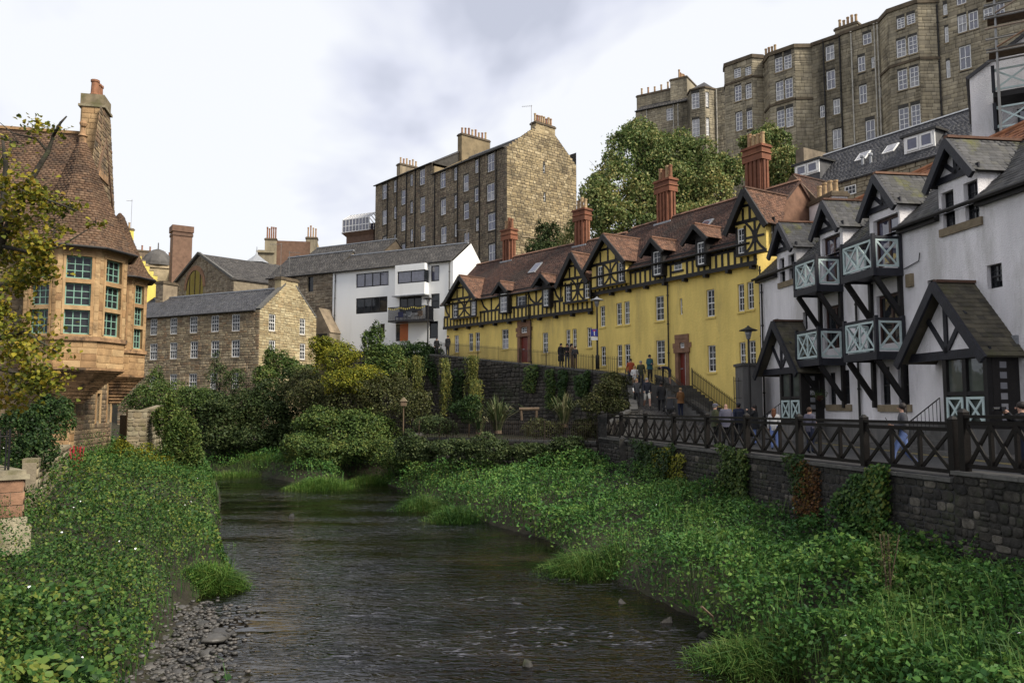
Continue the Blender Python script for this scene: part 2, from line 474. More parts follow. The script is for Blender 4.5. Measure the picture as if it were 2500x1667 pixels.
# ------------------------------------------------------------------ materials
def srgb(r, g, b):
    f = lambda c: (c / 255 / 12.92) if c <= 10 else ((c / 255 + .055) / 1.055) ** 2.4
    return (f(r), f(g), f(b), 1)
def pmat(name, cols, rough=.85, wear=.35, wsc=1.2, bump=.25, bsc=18.0, spec=.3, metal=0.0, stain=None, ssc=.35, sth=.55, streak=0.0):
    """colour of each piece from its own 'rnd', weathering and fine relief from noise in place"""
    m = bpy.data.materials.new(name); m.use_nodes = True
    t = m.node_tree; p = t.nodes['Principled BSDF']; L = t.links.new
    p.inputs['Roughness'].default_value = rough; p.inputs['Specular IOR Level'].default_value = spec; p.inputs['Metallic'].default_value = metal
    at_ = N(t, 'ShaderNodeAttribute', attribute_name='rnd')
    r = N(t, 'ShaderNodeValToRGB')
    cols = cols if isinstance(cols, list) else [cols]
    el = r.color_ramp.elements
    if len(cols) == 1: cols = cols * 2
    el[0].color = (*cols[0][:3], 1); el[-1].color = (*cols[-1][:3], 1)
    for i, c in enumerate(cols[1:-1]):
        e = el.new((i + 1) / (len(cols) - 1)); e.color = (*c[:3], 1)
    L(at_.outputs['Fac'], r.inputs[0])
    g = N(t, 'ShaderNodeNewGeometry')
    mp_ = N(t, 'ShaderNodeMapping'); mp_.inputs['Scale'].default_value = (1, 1, .25 if streak else 1)
    L(g.outputs['Position'], mp_.inputs['Vector'])
    n = N(t, 'ShaderNodeTexNoise'); n.inputs['Scale'].default_value = wsc; n.inputs['Detail'].default_value = 6; n.inputs['Roughness'].default_value = .65
    L(mp_.outputs[0], n.inputs['Vector'])
    mr = N(t, 'ShaderNodeMapRange'); mr.inputs['From Min'].default_value = .3; mr.inputs['From Max'].default_value = .7
    mr.inputs['To Min'].default_value = 1 - wear; mr.inputs['To Max'].default_value = 1 + wear * .35
    L(n.outputs['Fac'], mr.inputs['Value'])
    sc = N(t, 'ShaderNodeVectorMath', operation='SCALE')
    L(r.outputs[0], sc.inputs[0]); L(mr.outputs[0], sc.inputs['Scale'])
    out = sc.outputs[0]
    if stain is not None:
        n2 = N(t, 'ShaderNodeTexNoise'); n2.inputs['Scale'].default_value = ssc; n2.inputs['Detail'].default_value = 8; n2.inputs['Roughness'].default_value = .7
        L(mp_.outputs[0], n2.inputs['Vector'])
        m2 = N(t, 'ShaderNodeMapRange'); m2.inputs['From Min'].default_value = sth; m2.inputs['From Max'].default_value = sth + .12
        L(n2.outputs['Fac'], m2.inputs['Value'])
        mx_ = N(t, 'ShaderNodeMix', data_type='RGBA'); mx_.inputs['B'].default_value = (*stain[:3], 1)
        mm = N(t, 'ShaderNodeMath', operation='MULTIPLY'); mm.inputs[1].default_value = stain[3] if len(stain) > 3 else .7
        L(m2.outputs[0], mm.inputs[0]); L(mm.outputs[0], mx_.inputs['Factor']); L(out, mx_.inputs['A'])
        out = mx_.outputs['Result']
    L(out, p.inputs['Base Color'])
    if bump:
        n3 = N(t, 'ShaderNodeTexNoise'); n3.inputs['Scale'].default_value = bsc; n3.inputs['Detail'].default_value = 5
        L(g.outputs['Position'], n3.inputs['Vector'])
        b = N(t, 'ShaderNodeBump'); b.inputs['Strength'].default_value = bump; b.inputs['Distance'].default_value = .05
        L(n3.outputs['Fac'], b.inputs['Height']); L(b.outputs[0], p.inputs['Normal'])
    return m
def lmat(name, cols, trans=.2, gl=.04, nsc=.5):
    """leaves: colour by leaf, patches by noise, light through the blade"""
    m = bpy.data.materials.new(name); m.use_nodes = True
    t = m.node_tree; L = t.links.new
    p = t.nodes['Principled BSDF']; o = t.nodes['Material Output']
    at_ = N(t, 'ShaderNodeAttribute', attribute_name='rnd')
    g = N(t, 'ShaderNodeNewGeometry')
    n = N(t, 'ShaderNodeTexNoise'); n.inputs['Scale'].default_value = nsc; n.inputs['Detail'].default_value = 3
    L(g.outputs['Position'], n.inputs['Vector'])
    a = N(t, 'ShaderNodeMath', operation='MULTIPLY_ADD'); a.inputs[1].default_value = 1.4; a.inputs[2].default_value = -.7
    L(n.outputs['Fac'], a.inputs[0])
    ad = N(t, 'ShaderNodeMath', operation='ADD'); L(a.outputs[0], ad.inputs[0]); L(at_.outputs['Fac'], ad.inputs[1])
    r = N(t, 'ShaderNodeValToRGB'); el = r.color_ramp.elements
    el[0].color = (*cols[0][:3], 1); el[-1].color = (*cols[-1][:3], 1)
    for i, c in enumerate(cols[1:-1]):
        e = el.new((i + 1) / (len(cols) - 1)); e.color = (*c[:3], 1)
    L(ad.outputs[0], r.inputs[0]); L(r.outputs[0], p.inputs['Base Color'])
    p.inputs['Roughness'].default_value = .5; p.inputs['Specular IOR Level'].default_value = .14
    tr = N(t, 'ShaderNodeBsdfTranslucent'); L(r.outputs[0], tr.inputs['Color'])
    mxs = N(t, 'ShaderNodeMixShader'); mxs.inputs[0].default_value = trans * .7
    L(p.outputs[0], mxs.inputs[1]); L(tr.outputs[0], mxs.inputs[2]); L(mxs.outputs[0], o.inputs['Surface'])
    return m
def smat(name, c, rough=.6, spec=.4, metal=0.0):
    m = bpy.data.materials.new(name); m.use_nodes = True
    p = m.node_tree.nodes['Principled BSDF']
    p.inputs['Base Color'].default_value = (*c[:3], 1); p.inputs['Roughness'].default_value = rough
    p.inputs['Specular IOR Level'].default_value = spec; p.inputs['Metallic'].default_value = metal
    return m
def glassmat(name, c, ior=1.7, c2=None):
    """window glass: what is behind it in the room is dark, with faint uneven reflections"""
    m = bpy.data.materials.new(name); m.use_nodes = True
    t = m.node_tree; p = t.nodes['Principled BSDF']; L = t.links.new
    g = N(t, 'ShaderNodeNewGeometry'); n = N(t, 'ShaderNodeTexNoise'); n.inputs['Scale'].default_value = 1.6; n.inputs['Detail'].default_value = 2
    L(g.outputs['Position'], n.inputs['Vector'])
    r = N(t, 'ShaderNodeValToRGB'); r.color_ramp.elements[0].position = .42; r.color_ramp.elements[1].position = .6
    r.color_ramp.elements[0].color = (*c[:3], 1); r.color_ramp.elements[1].color = (*(c2 or c)[:3], 1)
    L(n.outputs['Fac'], r.inputs[0]); L(r.outputs[0], p.inputs['Base Color'])
    p.inputs['Roughness'].default_value = .04; p.inputs['IOR'].default_value = ior
    b = N(t, 'ShaderNodeBump'); b.inputs['Strength'].default_value = .06; b.inputs['Distance'].default_value = .05
    n2 = N(t, 'ShaderNodeTexNoise'); n2.inputs['Scale'].default_value = 2.5
    L(g.outputs['Position'], n2.inputs['Vector']); L(n2.outputs['Fac'], b.inputs['Height']); L(b.outputs[0], p.inputs['Normal'])
    return m
M = {}
M['sand'] = pmat('red_sandstone', [(.26, .15, .074), (.38, .24, .12), (.45, .305, .16), (.33, .195, .092), (.42, .275, .14)], wear=.4, wsc=2.2, stain=(.05, .035, .025, .6), ssc=.9, sth=.57)
M['sand_dark'] = pmat('weathered_sandstone', [(.30, .175, .09), (.40, .245, .13), (.24, .14, .08)], wear=.55, wsc=2.5, stain=(.02, .018, .016, .8), ssc=1.3, sth=.5)
M['rubble_wc'] = pmat('warm_rubble', [(.26, .19, .115), (.16, .115, .075), (.33, .24, .14), (.11, .085, .06), (.24, .15, .09)], wear=.45, stain=(.03, .025, .02, .6), ssc=.6)
M['mortar'] = pmat('mortar', (.23, .19, .135), wear=.4, wsc=3)
M['mortar_dark'] = pmat('dark_mortar', (.06, .055, .048), wear=.5, wsc=3)
M['ten'] = pmat('brown_rubble', [(.22, .175, .118), (.265, .212, .143), (.17, .136, .095), (.30, .242, .165), (.215, .158, .108), (.135, .112, .085)], wear=.5, wsc=.9, stain=(.03, .025, .02, .6), ssc=.3, sth=.56, streak=1)
M['ten_gable'] = pmat('sunlit_brown_rubble', [(.26, .20, .115), (.37, .29, .165), (.18, .135, .08), (.47, .38, .235), (.32, .24, .13)], wear=.45, wsc=.6, stain=(.055, .045, .03, .7), ssc=.22, sth=.55)  # tenement stone made lighter and warmer: sunlight on the gable put into its colour
M['terr'] = pmat('terrace_ashlar', [(.30, .255, .175), (.36, .308, .212), (.245, .207, .145), (.40, .345, .245), (.20, .172, .125)], wear=.5, wsc=.7, stain=(.035, .03, .022, .75), ssc=.25, sth=.53, streak=1)
M['house'] = pmat('honey_rubble', [(.30, .235, .145), (.38, .305, .195), (.19, .14, .09), (.44, .36, .24), (.29, .19, .11), (.25, .21, .15)], wear=.45, wsc=.8, stain=(.06, .05, .04, .6), ssc=.35, sth=.56)
M['house_gable'] = pmat('sunlit_honey_rubble', [(.36, .29, .165), (.45, .37, .22), (.28, .21, .115), (.50, .43, .27), (.38, .28, .15)], wear=.35, wsc=.8, stain=(.12, .09, .055, .5), ssc=.5, sth=.58)  # house stone brightened, so the sunlit look of the gable is in the colour
M['mill'] = pmat('grey_brown_rubble', [(.22, .18, .125), (.29, .24, .175), (.14, .105, .075), (.34, .28, .2), (.20, .15, .10)], wear=.45, stain=(.05, .04, .03, .5))
M['ashlar'] = pmat('dressed_stone', [(.28, .22, .14), (.22, .175, .115)], wear=.4, wsc=2)
M['ashlar_dk'] = pmat('dressed_stone_dark', [(.13, .10, .065), (.10, .075, .05)], wear=.5, wsc=2)
M['riv'] = pmat('river_wall_stone', [(.036, .033, .03), (.055, .05, .043), (.028, .026, .025), (.07, .062, .052), (.042, .038, .034), (.048, .044, .04), (.17, .15, .125)], wear=.7, wsc=5, bump=.8, bsc=9, stain=(.035, .045, .018, .6), ssc=.9, sth=.52)
M['ret'] = pmat('retaining_wall_stone', [(.05, .045, .04), (.085, .075, .062), (.036, .033, .03), (.11, .095, .08)], wear=.5, wsc=2, stain=(.025, .035, .012, .6), ssc=.6, sth=.52)
M['gatewall'] = pmat('lichen_wall_stone', [(.28, .23, .15), (.20, .16, .10), (.34, .30, .21), (.15, .12, .08)], wear=.5, wsc=2, stain=(.09, .09, .03, .6), ssc=1.2, sth=.52)
M['slate'] = pmat('slate', [(.062, .062, .07), (.085, .084, .092), (.048, .048, .055), (.10, .098, .10)], rough=.6, wear=.4, wsc=1.5, stain=(.09, .085, .06, .4), ssc=1.1, sth=.6)
M['slate_far'] = pmat('old_slate', [(.058, .054, .053), (.085, .078, .073), (.042, .039, .039), (.105, .097, .09)], rough=.7, wear=.45, wsc=1.2)
M['slate_moss'] = pmat('mossy_slate', [(.055, .055, .06), (.085, .083, .085), (.042, .042, .045), (.07, .068, .062)], rough=.7, wear=.45, wsc=2, stain=(.085, .085, .012, .85), ssc=.75, sth=.55)
M['slate_br'] = pmat('brown_mossy_slate', [(.085, .075, .055), (.115, .10, .07), (.062, .056, .045)], rough=.8, wear=.45, wsc=2, stain=(.085, .082, .035, .6), ssc=.8, sth=.54)
M['tile'] = pmat('red_clay_tile', [(.148, .086, .054), (.19, .115, .071), (.12, .072, .048), (.215, .138, .088), (.09, .06, .045)], wear=.5, wsc=.9, stain=(.05, .035, .028, .6), ssc=.5, sth=.54)
M['tile_y'] = pmat('dark_clay_tile', [(.083, .044, .034), (.11, .058, .043), (.062, .037, .032), (.135, .072, .052), (.05, .034, .03)], wear=.5, wsc=.8, stain=(.036, .03, .026, .7), ssc=.4, sth=.5)
M['tile_d'] = pmat('warm_clay_tile', [(.17, .085, .055), (.21, .115, .075), (.13, .068, .046), (.10, .06, .044)], wear=.45, wsc=2, stain=(.05, .04, .03, .5), ssc=1, sth=.58)
M['pantile'] = pmat('orange_pantile', [(.26, .105, .055), (.34, .145, .07), (.20, .08, .045), (.16, .075, .05)], wear=.4, wsc=2)
M['brick'] = pmat('red_brick', [(.20, .078, .044), (.25, .10, .055), (.15, .06, .036), (.27, .12, .066)], wear=.4, wsc=2, stain=(.05, .03, .025, .5), ssc=1, sth=.56)
M['brick_far'] = pmat('brown_brick', [(.15, .088, .06), (.185, .11, .074), (.12, .072, .05)], wear=.35, wsc=2)
M['clay'] = pmat('chimney_pot_clay', [(.36, .24, .13), (.42, .30, .17), (.30, .16, .09)], wear=.4, wsc=4)
M['clay_red'] = pmat('red_pot_clay', [(.27, .125, .07), (.22, .10, .055)], wear=.4, wsc=4)
M['yellow'] = pmat('yellow_limewash', (.80, .60, .18), wear=.28, wsc=.7, bump=.5, bsc=8, stain=(.48, .36, .13, .75), ssc=.45, sth=.52, streak=1)
M['yellow_far'] = pmat('pale_yellow_render', (.64, .52, .12), wear=.3, wsc=.8, stain=(.36, .31, .13, .6), ssc=.5, sth=.52, streak=1)
M['harl'] = pmat('white_harling', (.82, .79, .805), wear=.2, wsc=.9, bump=.9, bsc=26, stain=(.48, .46, .44, .75), ssc=.4, sth=.53, streak=1)
M['white'] = pmat('white_render', (.80, .80, .79), wear=.06, wsc=.5, bump=.05, stain=(.6, .6, .57, .4), ssc=.4, sth=.6, streak=1)
M['grey_render'] = pmat('grey_cement', (.13, .125, .12), wear=.4, wsc=1.2, stain=(.24, .22, .20, .5), ssc=.8, sth=.56, streak=1)
M['timber'] = pmat('black_timber', [(.012, .011, .012), (.02, .017, .016)], rough=.55, wear=.4, wsc=4, bump=.2, bsc=30)
M['timber_blue'] = pmat('blue_black_timber', [(.016, .017, .024), (.026, .026, .034)], rough=.5, wear=.4, wsc=4)
M['fence'] = pmat('dark_brown_fence_paint', [(.008, .006, .0055), (.014, .011, .009)], rough=.6, wear=.4, wsc=5, bump=.2, bsc=30, spec=.22)
M['mint'] = pmat('pale_green_paint', (.48, .58, .57), rough=.5, wear=.18, wsc=6, stain=(.16, .22, .08, .6), ssc=3, sth=.6)
M['wpaint'] = pmat('white_window_paint', (.78, .77, .75), rough=.5, wear=.1, wsc=4, bump=0)
M['gpaint'] = pmat('green_window_paint', (.20, .35, .28), rough=.5, wear=.2, wsc=6, bump=0)
M['bpaint'] = pmat('black_window_paint', (.012, .012, .015), rough=.4, wear=.2, bump=0)
M['mesh_w'] = pmat('white_wire', (.6, .6, .58), rough=.5, wear=.1, bump=0)
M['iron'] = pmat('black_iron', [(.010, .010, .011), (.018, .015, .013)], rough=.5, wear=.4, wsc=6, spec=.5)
M['steel'] = pmat('galvanised_tube', [(.22, .22, .22), (.30, .29, .27), (.24, .14, .08)], rough=.45, metal=.6, wear=.3, bump=0)
M['lead'] = pmat('lead_flashing', (.30, .31, .33), rough=.5, wear=.3, wsc=4, metal=.2)
M['door_red'] = pmat('dark_red_door', (.16, .028, .018), rough=.4, wear=.15, wsc=5, bump=0)
M['door_or'] = pmat('orange_door', (.42, .11, .03), rough=.4, wear=.1, bump=0)
M['door_br'] = pmat('brown_door', (.045, .018, .013), rough=.4, wear=.2, bump=0)
M['pinkstone'] = pmat('pinkish_dressed_stone', [(.22, .12, .075), (.28, .155, .095)], wear=.4, wsc=3, stain=(.06, .04, .03, .5), ssc=2, sth=.55)
M['pipe'] = pmat('cast_iron_pipe', (.016, .014, .013), rough=.5, wear=.3, bump=0)
M['pipe_w'] = pmat('pale_pipe', (.45, .42, .36), rough=.5, wear=.4, wsc=2, bump=0)
M['glass'] = glassmat('window_glass', (.010, .012, .014), 1.42, (.022, .024, .028))
M['glass_sky'] = glassmat('sky_tinted_glass', (.055, .055, .085), 1.9, (.085, .085, .13))  # lavender of the reflected sky is painted into the base colour
M['glass_cur'] = glassmat('glass_over_net_curtain', (.20, .20, .22), 1.6, (.34, .33, .34))
M['glass_bl'] = glassmat('glass_over_blind', (.07, .08, .07), 1.6, (.10, .11, .10))
M['asphalt'] = pmat('asphalt', (.058, .056, .056), wear=.35, wsc=1.5, bump=.3, bsc=40, stain=(.04, .038, .036, .6), ssc=.5)
M['paving'] = pmat('paving', [(.085, .08, .075), (.11, .102, .095), (.07, .066, .062)], wear=.3, wsc=2)
M['cobble'] = pmat('cobble_stone', [(.06, .056, .053), (.085, .078, .072), (.045, .043, .042), (.10, .09, .08)], rough=.7, wear=.35, wsc=3)
M['kerb'] = pmat('kerb_stone', [(.12, .115, .108), (.09, .086, .08)], wear=.3, wsc=3)
M['yline'] = pmat('yellow_road_paint', (.42, .33, .10), wear=.4, wsc=8, bump=0)
M['earth'] = pmat('damp_earth', (.028, .024, .014), wear=.5, wsc=1.5, bump=.6, bsc=6, stain=(.03, .045, .012, .8), ssc=.6, sth=.5)
M['pebble'] = pmat('river_stone', [(.052, .05, .047), (.08, .075, .069), (.036, .035, .035), (.105, .097, .088), (.062, .053, .046)], rough=.5, wear=.35, wsc=6, spec=.4)
M['wetrock'] = pmat('wet_rock', [(.03, .029, .028), (.05, .047, .044), (.022, .022, .023)], rough=.75, wear=.5, wsc=5, bump=.5, bsc=12, spec=.2, stain=(.03, .04, .012, .5), ssc=4, sth=.55)
M['bark'] = pmat('bark', [(.05, .042, .032), (.035, .03, .024)], wear=.5, wsc=5, bump=.6, bsc=14, stain=(.055, .065, .03, .6), ssc=3, sth=.5)
M['wood'] = pmat('weathered_wood', [(.16, .11, .07), (.12, .085, .06)], wear=.4, wsc=6)
# leaves
M['l_maple'] = lmat('yellowing_maple_leaf', [(.05, .065, .012), (.11, .125, .018), (.19, .19, .022), (.29, .24, .025), (.20, .13, .02)], trans=.4, nsc=.7)
M['l_ivy'] = lmat('ivy_leaf', [(.012, .028, .010), (.022, .048, .014), (.036, .07, .018), (.055, .085, .02)], trans=.25)
M['l_dark'] = lmat('dark_leaf', [(.016, .028, .011), (.032, .052, .018), (.054, .08, .028), (.09, .11, .04)], trans=.3)
M['l_mid'] = lmat('bush_leaf', [(.026, .05, .014), (.05, .088, .022), (.085, .13, .032), (.15, .175, .045)], trans=.3)
M['l_yel'] = lmat('yellow_green_leaf', [(.06, .08, .012), (.12, .14, .018), (.21, .21, .025), (.30, .27, .03)], trans=.4)
M['l_bramble'] = lmat('bramble_leaf', [(.012, .034, .010), (.028, .070, .017), (.048, .106, .024), (.075, .135, .029), (.15, .175, .034)], trans=.3, nsc=.6)
M['l_bank'] = lmat('bank_leaf', [(.022, .066, .018), (.045, .118, .027), (.075, .165, .036), (.13, .205, .045)], trans=.3, nsc=.45)
M['l_grass'] = lmat('grass_blade', [(.020, .058, .014), (.038, .095, .02), (.065, .135, .028), (.12, .165, .042)], trans=.35, nsc=.5)
M['l_grass_br'] = lmat('bright_grass_blade', [(.040, .10, .018), (.07, .155, .026), (.11, .19, .034), (.19, .24, .06)], trans=.4, nsc=.5)
M['l_tree'] = lmat('hill_tree_leaf', [(.045, .08, .024), (.095, .142, .042), (.155, .195, .064), (.225, .24, .092), (.29, .255, .09)], trans=.3, nsc=.25)
M['l_willow'] = lmat('willow_leaf', [(.05, .065, .02), (.085, .105, .028), (.13, .14, .035), (.20, .18, .04)], trans=.4)
M['l_flax'] = lmat('flax_blade', [(.03, .05, .022), (.055, .08, .03), (.10, .115, .05), (.24, .22, .12)], trans=.2, nsc=.8)
M['l_brown'] = lmat('brown_twig_leaf', [(.03, .03, .013), (.05, .055, .02), (.055, .07, .022), (.10, .095, .035)], trans=.2)
M['l_red'] = lmat('reddish_creeper_leaf', [(.05, .03, .012), (.09, .04, .016), (.14, .06, .02), (.13, .11, .02)], trans=.3)
M['flower'] = smat('white_bindweed_flower', (.8, .8, .8), .6)
# water
def water_mat():
    m = bpy.data.materials.new('river_water'); m.use_nodes = True
    t = m.node_tree; p = t.nodes['Principled BSDF']; L = t.links.new
    g = N(t, 'ShaderNodeNewGeometry')
    p.inputs['Roughness'].default_value = .06; p.inputs['IOR'].default_value = 1.36; p.inputs['Specular Tint'].default_value = (.80, .81, 1.0, 1)
    n = N(t, 'ShaderNodeTexNoise'); n.inputs['Scale'].default_value = .5; n.inputs['Detail'].default_value = 6
    L(g.outputs['Position'], n.inputs['Vector'])
    r = N(t, 'ShaderNodeValToRGB'); e = r.color_ramp.elements
    e[0].position = .36; e[0].color = (.0016, .0015, .0012, 1); e[1].position = .72; e[1].color = (.013, .010, .005, 1)
    e2 = e.new(.55); e2.color = (.0045, .0036, .0022, 1)
    L(n.outputs['Fac'], r.inputs[0]); L(r.outputs[0], p.inputs['Base Color'])
    def wave(sx, sy, sc, det, rot, dist):
        mp_ = N(t, 'ShaderNodeMapping'); mp_.inputs['Scale'].default_value = (sx, sy, 1); mp_.inputs['Rotation'].default_value = (0, 0, rot)
        L(g.outputs['Position'], mp_.inputs['Vector'])
        k = N(t, 'ShaderNodeTexNoise'); k.inputs['Scale'].default_value = sc; k.inputs['Detail'].default_value = det; k.inputs['Distortion'].default_value = dist
        k.inputs['Roughness'].default_value = .6
        L(mp_.outputs[0], k.inputs['Vector']); return k
    a = wave(.5, 1.25, 4.2, 2.2, .25, 1.0); b = wave(.4, 1.05, 1.1, 2, .12, .8); c = wave(.12, .3, .9, 2, .1, .3)
    # calmer slicks and rougher riffles
    cm = N(t, 'ShaderNodeMapRange'); cm.inputs['From Min'].default_value = .38; cm.inputs['From Max'].default_value = .62
    cm.inputs['To Min'].default_value = .12; cm.inputs['To Max'].default_value = 2.6
    L(c.outputs['Fac'], cm.inputs['Value'])
    s1 = N(t, 'ShaderNodeMath', operation='MULTIPLY'); L(a.outputs['Fac'], s1.inputs[0]); L(cm.outputs[0], s1.inputs[1])
    s2 = N(t, 'ShaderNodeMath', operation='MULTIPLY_ADD'); L(b.outputs['Fac'], s2.inputs[0]); s2.inputs[1].default_value = 1.1; L(s1.outputs[0], s2.inputs[2])
    # broken white water where the riffles are roughest
    f1 = N(t, 'ShaderNodeMapRange'); f1.inputs['From Min'].default_value = .60; f1.inputs['From Max'].default_value = .72; L(a.outputs['Fac'], f1.inputs['Value'])
    f2 = N(t, 'ShaderNodeMapRange'); f2.inputs['From Min'].default_value = .54; f2.inputs['From Max'].default_value = .66; L(c.outputs['Fac'], f2.inputs['Value'])
    fm = N(t, 'ShaderNodeMath', operation='MULTIPLY'); L(f1.outputs[0], fm.inputs[0]); L(f2.outputs[0], fm.inputs[1])
    mxf = N(t, 'ShaderNodeMix', data_type='RGBA'); mxf.inputs['B'].default_value = (.13, .13, .16, 1); L(fm.outputs[0], mxf.inputs['Factor']); L(r.outputs[0], mxf.inputs['A']); L(mxf.outputs['Result'], p.inputs['Base Color'])
    bp = N(t, 'ShaderNodeBump'); bp.inputs['Strength'].default_value = 1.0; bp.inputs['Distance'].default_value = .024
    L(s2.outputs[0], bp.inputs['Height']); L(bp.outputs[0], p.inputs['Normal'])
    return m
M['water'] = water_mat()
# ------------------------------------------------------------------ terrain and river
ZW = -3.45
_d = lambda *p: [(x * 1.0629, y * 1.0629) for x, y in p]
RIGHT = _d((2120, 1750), (1850, 1568), (1680, 1478), (1630, 1440), (1530, 1392), (1430, 1345), (1330, 1290), (1260, 1243), (1150, 1212), (1000, 1165), (930, 1132), (860, 1100), (800, 1102), (775, 1118), (680, 1110), (650, 1102), (590, 1090), (500, 1086), (430, 1084), (300, 1082))
LEFT = _d((300, 1093), (470, 1094), (492, 1110), (500, 1140), (515, 1200), (500, 1250), (530, 1290), (560, 1340), (500, 1356), (470, 1380), (470, 1440), (500, 1490), (545, 1545), (480, 1750))
RIV = np.array([on_z(x, y, ZW)[:2] for x, y in RIGHT + LEFT] + [Vector((-5.6, 2.0)), Vector((8.6, 2.0))])
def seg_dist(X, Y, poly, closed=True):
    P = np.stack([X, Y], -1); best = np.full(X.shape, 1e9)
    n = len(poly)
    for i in range(n if closed else n - 1):
        a, b = poly[i], poly[(i + 1) % n]
        d = b - a; t = np.clip(((P - a) @ d) / (d @ d), 0, 1)
        best = np.minimum(best, np.hypot(*(np.moveaxis(P - a - t[..., None] * d, -1, 0))))
    return best
def inside(X, Y, poly):
    r = np.zeros(X.shape, bool); n = len(poly)
    for i in range(n):
        (x1, y1), (x2, y2) = poly[i], poly[(i + 1) % n]
        if y1 == y2: continue
        c = ((y1 > Y) != (y2 > Y)) & (X < (x2 - x1) * (Y - y1) / (y2 - y1) + x1)
        r ^= c
    return r
def sstep(x, a, b):
    t = np.clip((x - a) / (b - a), 0, 1); return t * t * (3 - 2 * t)
# key lines of the place, in plan
FEN_A, FEN_B = on_z(2328, 1164, 0.0), on_z(1469, 1065, 0.0)          # river wall and wooden railing
FEN = Fac(FEN_A[:2], FEN_B[:2], out=(0, 20))
WHI = Fac((13.5, 43.0), (16.05, 24.8))                                # white terrace front
YR = Fac((13.58, 43.4), (5.83, 55.8))                                 # yellow terrace, near half
YL = Fac((5.83, 55.8), (-5.68, 69.0))                                 # yellow terrace, far half
def behind(X, Y, fc):
    return -((X - fc.A.x) * fc.n.x + (Y - fc.A.y) * fc.n.y)
def height(X, Y):
    X, Y = np.asarray(X, float), np.asarray(Y, float)
    d = seg_dist(X, Y, RIV); ins = inside(X, Y, RIV)
    nz = vnoise(v3(X, Y).reshape(-1, 3), .35, 3).reshape(X.shape) - .5
    bank = ZW - .12 + .65 * sstep(d, 0, .8) + .45 * sstep(d, .8, 3.5) + .7 * sstep(d, 3, 7.5) + nz * .25
    # gravel bar at the lower left of the river
    gb = np.exp(-(((X + 6.25 + (Y - 15) * .26) / 1.1) ** 2 + ((Y - 16.0) / 5.6) ** 2) ** 2)
    bank = bank * (1 - gb) + (ZW + .05 + nz * .18) * gb
    h = np.where(ins, ZW - .12 - np.minimum(d, 1.5) * .35 + gb * .22, bank)
    # left side rises towards the sandstone house
    lf = sstep(-X, 11, 20) * (Y < 62)
    h = np.where(ins, h, h + lf * .5)
    # hill behind the buildings
    b1 = np.minimum(behind(X, Y, WHI), behind(X, Y, YR)); b1 = np.minimum(b1, behind(X, Y, YL))
    hill = 23 * sstep(b1, 6, 34) * sstep(X, -8, 12) + 7 * sstep(b1, 0, 8) * sstep(X, -30, 0)
    hill = np.maximum(hill, 10 * sstep(Y, 66, 120) + 6 * sstep(Y, 120, 220) * 1.0)
    hill = np.maximum(hill, 14 * sstep(Y, 82, 100) * sstep(X, -26, -12))
    h = np.where(ins, h, h + np.where(b1 > 0, hill, 10 * sstep(Y, 66, 120)))
    return h
def hz(x, y): return float(height(np.array([x]), np.array([y]))[0])
def grid_axis(a, b, lo, hi, fine, coarse):
    out = list(np.arange(lo, hi, fine)); s = fine; p = hi
    while p < b: out.append(p); s = min(s * 1.25, coarse); p += s
    out.append(b); s = fine; p = lo - fine
    while p > a: out.insert(0, p); s = min(s * 1.25, coarse); p -= s
    out.insert(0, a)
    return np.array(out)
gx = grid_axis(-900, 900, -24, 22, .45, 80); gy = grid_axis(-60, 1500, 4, 74, .55, 90)
GX, GY = np.meshgrid(gx, gy); GZ = height(GX, GY)
nx, ny = len(gx), len(gy)
ii, jj = np.meshgrid(np.arange(nx - 1), np.arange(ny - 1)); q = (jj * nx + ii).ravel()
tag(obj_np('ground', np.stack([GX, GY, GZ], -1).reshape(-1, 3), np.stack([q, q + 1, q + nx + 1, q + nx], -1), M['earth'], smooth=True), label='damp earth of the valley floor and hillside', kind='structure')
# river surface, gently uneven
wx = np.arange(-34, 16, .5); wy = np.arange(2, 62, .5)
WX, WY = np.meshgrid(wx, wy)
WZ = ZW + .03 * (vnoise(v3(WX * .9, WY * 1.6).reshape(-1, 3), .9, 5).reshape(WX.shape) - .5)
nx = len(wx); ii, jj = np.meshgrid(np.arange(nx - 1), np.arange(len(wy) - 1)); q = (jj * nx + ii).ravel()
tag(obj_np('river', np.stack([WX, WY, WZ], -1).reshape(-1, 3), np.stack([q, q + 1, q + nx + 1, q + nx], -1), M['water'], smooth=True), label='dark rippled river water reflecting pale sky', kind='structure')
# road along the river wall, pavement and kerb
def prism_plan(name, pts, z0, z1, mat, label, kind='structure'):
    mb = MB(); mb.prism([Vector((p[0], p[1], z1)) for p in pts], (0, 0, z0 - z1))
    return tag(mb.build(name, mat), label=label, kind=kind)
FE0, FE1 = FEN.P(-14, 0, -.0), FEN.P(FEN.L + .3, 0, 0)
KA, KB = on_z(2034, 1083, 0), on_z(2497, 1133, 0)
KE = Fac(KA[:2], KB[:2], out=(0, 20))
k0, k1 = KE.P(-9.5, 0), KE.P(KE.L + 12, 0)
w0, w1 = WHI.P(-1.0, 0), WHI.P(WHI.L + 12, 0)
prism_plan('road', [FE0, FE1, (FE1.x + .6, 45.6), (YR.P(2, 0).x, YR.P(2, 0).y), k0, k1], -3.0, 0.0, M['asphalt'], 'grey asphalt lane along the river wall')
prism_plan('pavement', [KE.P(-9.5, 0, -.12), KE.P(KE.L + 12, 0, -.12), WHI.P(WHI.L + 12, 0, -3), WHI.P(-2.5, 0, -3)], -2.0, .12, M['paving'], 'paved footway in front of the white houses')
mb = MB()
